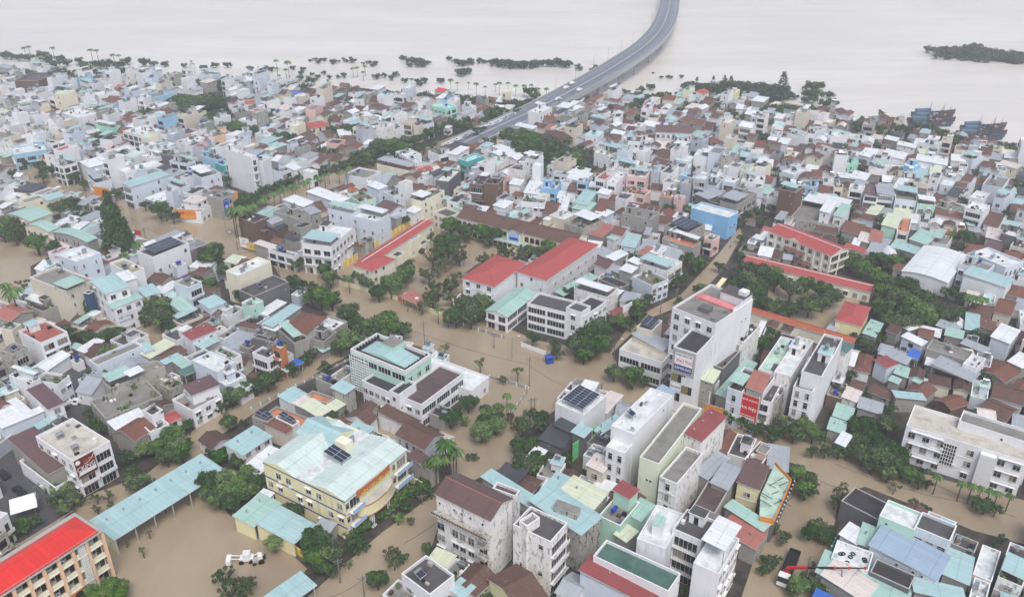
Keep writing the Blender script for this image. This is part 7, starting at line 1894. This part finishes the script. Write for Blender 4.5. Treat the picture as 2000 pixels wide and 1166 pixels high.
for bk, poly in BLOCKS.items():
    ws = [P(x, y) for x, y in poly]; ang = ANG + {'K1': R(4), 'K2': R(5), 'K5': R(2)}.get(bk, 0)
    c, s = math.cos(ang), math.sin(ang)
    us = [(p.x * c + p.y * s, -p.x * s + p.y * c) for p in ws]
    u0, u1, v0, v1 = min(q[0] for q in us), max(q[0] for q in us), min(q[1] for q in us), max(q[1] for q in us)
    v = v0; rowi = 0
    while v < v1:
        dep = rf.uniform(7, 11.5); u = u0
        while u < u1:
            wd_ = rf.choice((3.6, 4, 4.2, 4.6, 5, 5.2, 6, 7.2)); k = 1
            uu, vv = u + wd_ / 2, v + dep / 2 + rf.uniform(-.8, .8); x, y = uu * c - vv * s, uu * s + vv * c
            u += wd_ + (.15 if rf.random() < .8 else 1.2)
            px, py = PIX((x, y, 0))
            if px < -420 or px > 2450 or py > 1420 or not inpoly(px, py, poly): continue
            if any(inpoly(px, py, n_) for n_ in NOFILL): continue
            d_ = dep * rf.uniform(.8, 1.0)
            if occ_frac(x, y, ang, wd_, d_) > .16:
                d_ = dep * .5; w2 = wd_ * .8
                if occ_frac(x, y, ang, w2, d_) > .2: continue
                wd_ = w2
            tiled, tall, _ = style_at(px, py); tiled *= .85
            small = py > 420
            if rf.random() < (.09 if py < 420 else .05): 
                if y > 190: tree_items.append([rf.choice('rrrb'), x, y, 4.5, rf.uniform(2.4, 4.6), *PIX((x, y, 4.5)), 0])
                continue
            z = rf.random()
            if z < tiled: H = rf.choice((3.2, 3.6, 4, 5, 6.8)); roof = rf.choice('gGgGGgH') + rf.choice('tttTDtTtDD' if rf.random() < .96 else 'TfO'); wall = rf.choice('wwgvwbdgc'); fc = rf.choice(('w.', 'W.', '.w', '..'))
            elif z < tiled + .30: H = rf.choice((3.4, 4, 4.6, 6.6, 7.4)); roof = rf.choice('TTTgG') + rf.choice('wwwwssvmasesbkwvsww'); wall = rf.choice('wwwgbvwgdwg'); fc = rf.choice(('w.', '..', 'B.', 'W.'))
            else:
                H = rf.choice((7, 7.4, 8, 10.2, 10.6, 11, 13.6)) if rf.random() < tall * 1.6 else rf.choice((4, 6.8, 7.2))
                roof = 'F' + rf.choice('cccdwwwvvcamrkdcw'); wall = rf.choice('wwwwwwwwwwbbvvwcgdqqsw' if rf.random() < .94 else 'cPuyvupqmc'); fc = rf.choice(('B.', 'Bw', '.B', 'W.', 'B.', 'ww'))
            if small: H = min(H, 4.2)
            if H > 4.2 and any(OCC.get((int(x + dx), int(y + dy))) == 3 for dy in (7, 10, 13, 17, 22) for dx in (-4, 0, 4)): H = rf.choice((3.4, 4, 4.4))
            H *= rf.uniform(.94, 1.06)
            a2 = ang + rf.choice((0, 0, R(3), R(-3), R(8), R(-7), R(14)))
            seed += 1; S = Spec(x, y, a2, wd_, d_, H, seed)
            S.lot = (roof, wall, fc); S.px = PIX((x, y, H)); mark(x, y, a2, wd_, d_, 1, -.3); fill.append(S)
        v += dep + (2.0 if rowi % 2 else .3); rowi += 1
def view_size(S): k = PPM((S.cx, S.cy, 5)); return k * k * (S.L * S.W * .4 + S.H * (S.L + S.W) * .5)
inframe = lambda S: -15 < S.px[0] < 2015 and S.px[1] < 1190
allh = [S for S in specs + fill]
allh.sort(key=lambda S: -view_size(S) * (1 if inframe(S) else .05) * (1.6 if S in specs else 1) if False else -view_size(S) * (1 if inframe(S) else .05))
NTH = 300
sheds = [S for S in specs if S.wall == 'o' or (S.roof[0] == 'T' and S.H < 5.6 and S.faces == '..')]
shedset = set(id(S) for S in sheds)
houses = [S for S in allh if id(S) not in shedset]
sheds.sort(key=lambda S: -view_size(S)); 
top = houses[:NTH] + sheds[:150]; rest = houses[NTH:] + sheds[150:]
for S in fill:
    r_, w_, f_ = S.lot
    far = S.cy > 260
    design(S, r_, w_, f_, '', far=not (S in top[:NTH]) if False else far)
# ---- labels
STO = {1: 'single-storey', 2: 'two-storey', 3: 'three-storey', 4: 'four-storey', 5: 'five-storey', 6: 'six-storey', 7: 'seven-storey', 8: 'eight-storey'}
def roof_txt(S):
    k = S.roof[0]; c = S.roof[1]
    if k == 'F': return 'flat %s roof' % DECKS[c][1]
    n = ROOFS[c][2]
    return {'T': '%s roof', 'g': '%s gable roof', 'G': '%s gable roof', 'H': '%s hip roof', 'V': 'curved %s roof'}[k] % n
def feat(S):
    ns = [p[0] for p in S.parts]
    o = []
    if 'solar_panel' in ns: o.append('solar panels')
    if 'canopy' in ns or 'roof_canopy' in ns: o.append('a roof canopy')
    if 'potted_plant' in ns: o.append('rooftop plants')
    if 'stair_house' in ns: o.append('a stair hut')
    if 'water_tank' in ns and not o: o.append('a water tank')
    if 'balcony' in ns and len(o) < 1: o.append('balconies')
    return o[0] if o else ''
ORD = ['first', 'second', 'third', 'fourth', 'fifth', 'sixth', 'seventh', 'eighth', 'ninth', 'tenth', 'eleventh', 'twelfth']
def relation(px, py, k=0):
    c = sorted(LM, key=lambda l: (l[0] - px) ** 2 + ((l[1] - py) * 1.5) ** 2)
    c = [l for l in c if (l[0] - px) ** 2 + (l[1] - py) ** 2 > 60] or c
    l = c[min(k, len(c) - 1)]; dx, dy = px - l[0], (py - l[1]) * 1.3
    if abs(dx) > 2 * abs(dy): r = 'right of' if dx > 0 else 'left of'
    elif abs(dy) > 2 * abs(dx): r = 'in front of' if dy > 0 else 'behind'
    else: r = ('in front and' if dy > 0 else 'behind and') + (' right of' if dx > 0 else ' left of')
    dist = math.hypot(dx, dy)
    pre = 'just ' if dist < 30 else ''
    return pre + r + ' ' + l[2]
import re
def nw(t1): return len(re.findall(r'[A-Za-z]+', t1))
def uniq(items, base, pos, cap=16):
    """items get base(it)+relation; clashes are settled by another anchor, then by an ordinal"""
    used = {}
    def forms(b_, r):
        yield b_[0] + ', ' + r
        yield b_[2] + ', ' + r
        sh = b_[2].replace(' house under ', ' house, ').replace(' house with ', ' house, ').replace('-storey', '-floor')
        r2 = r.replace('just ', '')
        yield sh + ', ' + r2
        q = b_[2].split(); yield ' '.join(q[1:2] + ['house'] + q[-3:]) + ', ' + r2 if 'house' in q else ' '.join(q) + ', ' + r2
    for it in items:
        b_ = base(it); px, py = pos(it); lab = None
        for k in range(14):
            for t1 in forms(b_, relation(px, py, k)):
                if nw(t1) <= cap and t1 not in used: lab = t1; break
                if nw(t1) <= cap: break
            if lab: break
        if lab is None: lab = b_[2] + ' ' + relation(px, py, 14)
        used[lab] = it; it_label[id(it)] = lab
it_label = {}
def hb(S):
    n = max(1, min(8, round((S.H + .3) / 3.4))); wn = WALLS[S.wall][1] if S.wall != 'o' else 'open-sided'
    if id(S) in shedset:
        b0 = 'low %s under %s' % ('open shed' if S.wall == 'o' else '%s lean-to' % wn, roof_txt(S)); return (b0, '', b0)
    b0 = '%s %s house under %s' % (STO[n], wn, roof_txt(S)) if S.roof[0] != 'F' else '%s %s house with %s' % (STO[n], wn, roof_txt(S))
    f_ = feat(S)
    b1 = '%s %s house with %s and %s' % (STO[n], wn, roof_txt(S), f_) if f_ else b0
    return (b1, '', b0)
uniq(top, hb, lambda S: S.px)
for S in top:
    n = S.H; cat = 'shed' if id(S) in shedset else 'house'
    name = 'open_shed' if S.wall == 'o' else 'lean_to' if cat == 'shed' else 'town_house' if S.roof[0] == 'F' else 'tin_roofed_house' if S.roof[0] in 'TV' or S.roof[1] in 'mawsbRfgkeBvYu' else 'tiled_house'
    emit_thing(S, name, cat, it_label[id(S)], 'sheds and lean-tos between the houses' if cat == 'shed' else 'houses of the flooded town')
out = MB()
for S in rest: emit_stuff(S, out)
structure(out.obj('distant_houses'), 'stuff', 'dense mass of further white, tin and tiled houses of the flooded town')
# ---------------------------------------------------------------- trees
tree_items = [t_ for t_ in tree_items if -400 < t_[5] < 2420 and t_[6] < 1400]
def tsz(t_): return (t_[4] * PPM((t_[1], t_[2], t_[3]))) 
tree_items.sort(key=lambda t_: -tsz(t_) * (1 if t_[6] < 1180 and -20 < t_[5] < 2020 else .1))
near, far_ = tree_items[:290], tree_items[290:]
TN = dict(r='broad dark green tree', y='bright yellow-green tree', b='sparse olive tree', s='small slender tree', d='bare leafless tree', c='feathery casuarina', v='slim vine-covered column tree', p='palm', m='low mangrove clump')
TNAME = dict(r='broadleaf_tree', y='bright_tree', b='sparse_tree', s='young_tree', d='bare_tree', c='casuarina', v='column_tree', p='palm_tree', m='mangrove')
def tb(t_):
    r = t_[4]; sz = 'large ' if r > 6 else 'small ' if r < 3.2 and t_[0] in 'ryb' else ''
    b0 = sz + TN[t_[0]]; return (b0, '', b0)
LMALL = LM
uniq(near, tb, lambda t_: (t_[5], t_[6]), 16)
rr = random.Random(3)
for i, t_ in enumerate(near):
    k, x, y, z, r = t_[:5]
    root = thing(TNAME[k], 'palm' if k == 'p' else 'tree', it_label[id(t_)], (x, y, 0), 0, 'trees of the flooded town')
    sq = rr.uniform(.85, 1.1); rot = rr.uniform(0, 6.28)
    if k == 'd':
        o = put('trunk', TR['d'][i % 2], root, (0, 0, z), rot, r)
    else:
        put('crown', CR[k][i % len(CR[k])], root, (0, 0, z), rot, (r, r * rr.uniform(.85, 1.1), r * sq))
        put('trunk', TR[k][i % 2], root, (0, 0, z), rot, (r, r, r if k != 'p' else max(r, z / 3.9)))
fm = MB(); tm_ = MB()
for i, t_ in enumerate(far_):
    k, x, y, z, r = t_[:5]
    if k == 'd': continue
    M = Matrix.Translation((x, y, z)) @ Matrix.Rotation(rr.uniform(0, 6.28), 4, 'Z') @ Matrix.Diagonal((r, r, r, 1))
    fm.add(LOW[k][i % 2] if k != 'p' else LOW['p'][i % 2], M)
    tm_.tube((x, y, -.2), (x, y, z - .3 * r), .05 * r + .08, .04 * r + .05, 'bark', 4, cap=False)
fm.add(tm_); structure(fm.obj('distant_trees'), 'stuff', 'smaller trees scattered among the far houses and along the bank')
# garden hedges of the kindergarten and the cafe, as continuous foliage
hr = random.Random(12)
for pl, w_, h_, n_, lb in (([(682, 1050), (740, 1010), (800, 965), (838, 945)], 1.6, 2.2, 70, 'long clipped green hedge curving before the kindergarten'), ([(52, 905), (100, 962)], 1.0, 1.6, 26, 'dark hedge between the cafe and the dry road'), ([(1085, 850), (1105, 905)], 1.4, 3, 24, 'shrubs beside the green metal fence')):
    w3 = [P(x, y) for x, y in pl]; hb_ = MB(); o_ = w3[0]
    tot = sum((b_ - a).length for a, b_ in zip(w3, w3[1:]))
    for a, b_ in zip(w3, w3[1:]):
        m = max(2, int(n_ * (b_ - a).length / tot))
        for i in range(m): q = a.lerp(b_, i / m) - o_; leaf_blob(hb_, (q.x + hr.uniform(-.5, .5) * w_, q.y + hr.uniform(-.5, .5) * w_, h_ * .55), hr.uniform(.8, 1.25) * w_ * .8, 120, hr, .3, ('leafm', 'leafl', 'leafd'), .8)
    o = hb_.obj('hedge', None, tuple(o_)); o["category"] = 'hedge'; o["label"] = lb; THINGS.append(o)
# ---------------------------------------------------------------- haze
hz = MB(); hz.box(-2700, -60, -1.2, 2700, 3300, CAMH + 14, 'haze') if False else None
m = bpy.data.materials.new('haze'); m.use_nodes = True; t = m.node_tree
for n in list(t.nodes):
    if n.type == 'BSDF_PRINCIPLED': t.nodes.remove(n)
pv = t.nodes.new("ShaderNodeVolumePrincipled"); pv.inputs["Color"].default_value = (.93, .93, .97, 1); pv.inputs["Density"].default_value = HAZE; pv.inputs["Anisotropy"].default_value = .2
t.links.new(pv.outputs[0], t.nodes["Material Output"].inputs["Volume"]); MATS['haze'] = m
hz = MB(); hz.box(-2700, -60, -1.2, 2700, 3300, CAMH + 14, 'haze'); structure(hz.obj('haze'), 'stuff')
seen = {}
for o in THINGS:
    l = o.get("label"); seen.setdefault(l, []).append(o)
import collections
print('LONG', [o['label'] for o in THINGS if nw(o['label']) > 16][:8]); print('SAMPLE', [THINGS[i]['label'] for i in range(120, 800, 40)])
print('things', len(THINGS), 'hand', len(specs), 'fill', len(fill), 'rest', len(rest), 'trees', len(tree_items), 'dup labels', [(l, len(v)) for l, v in seen.items() if len(v) > 1][:6])
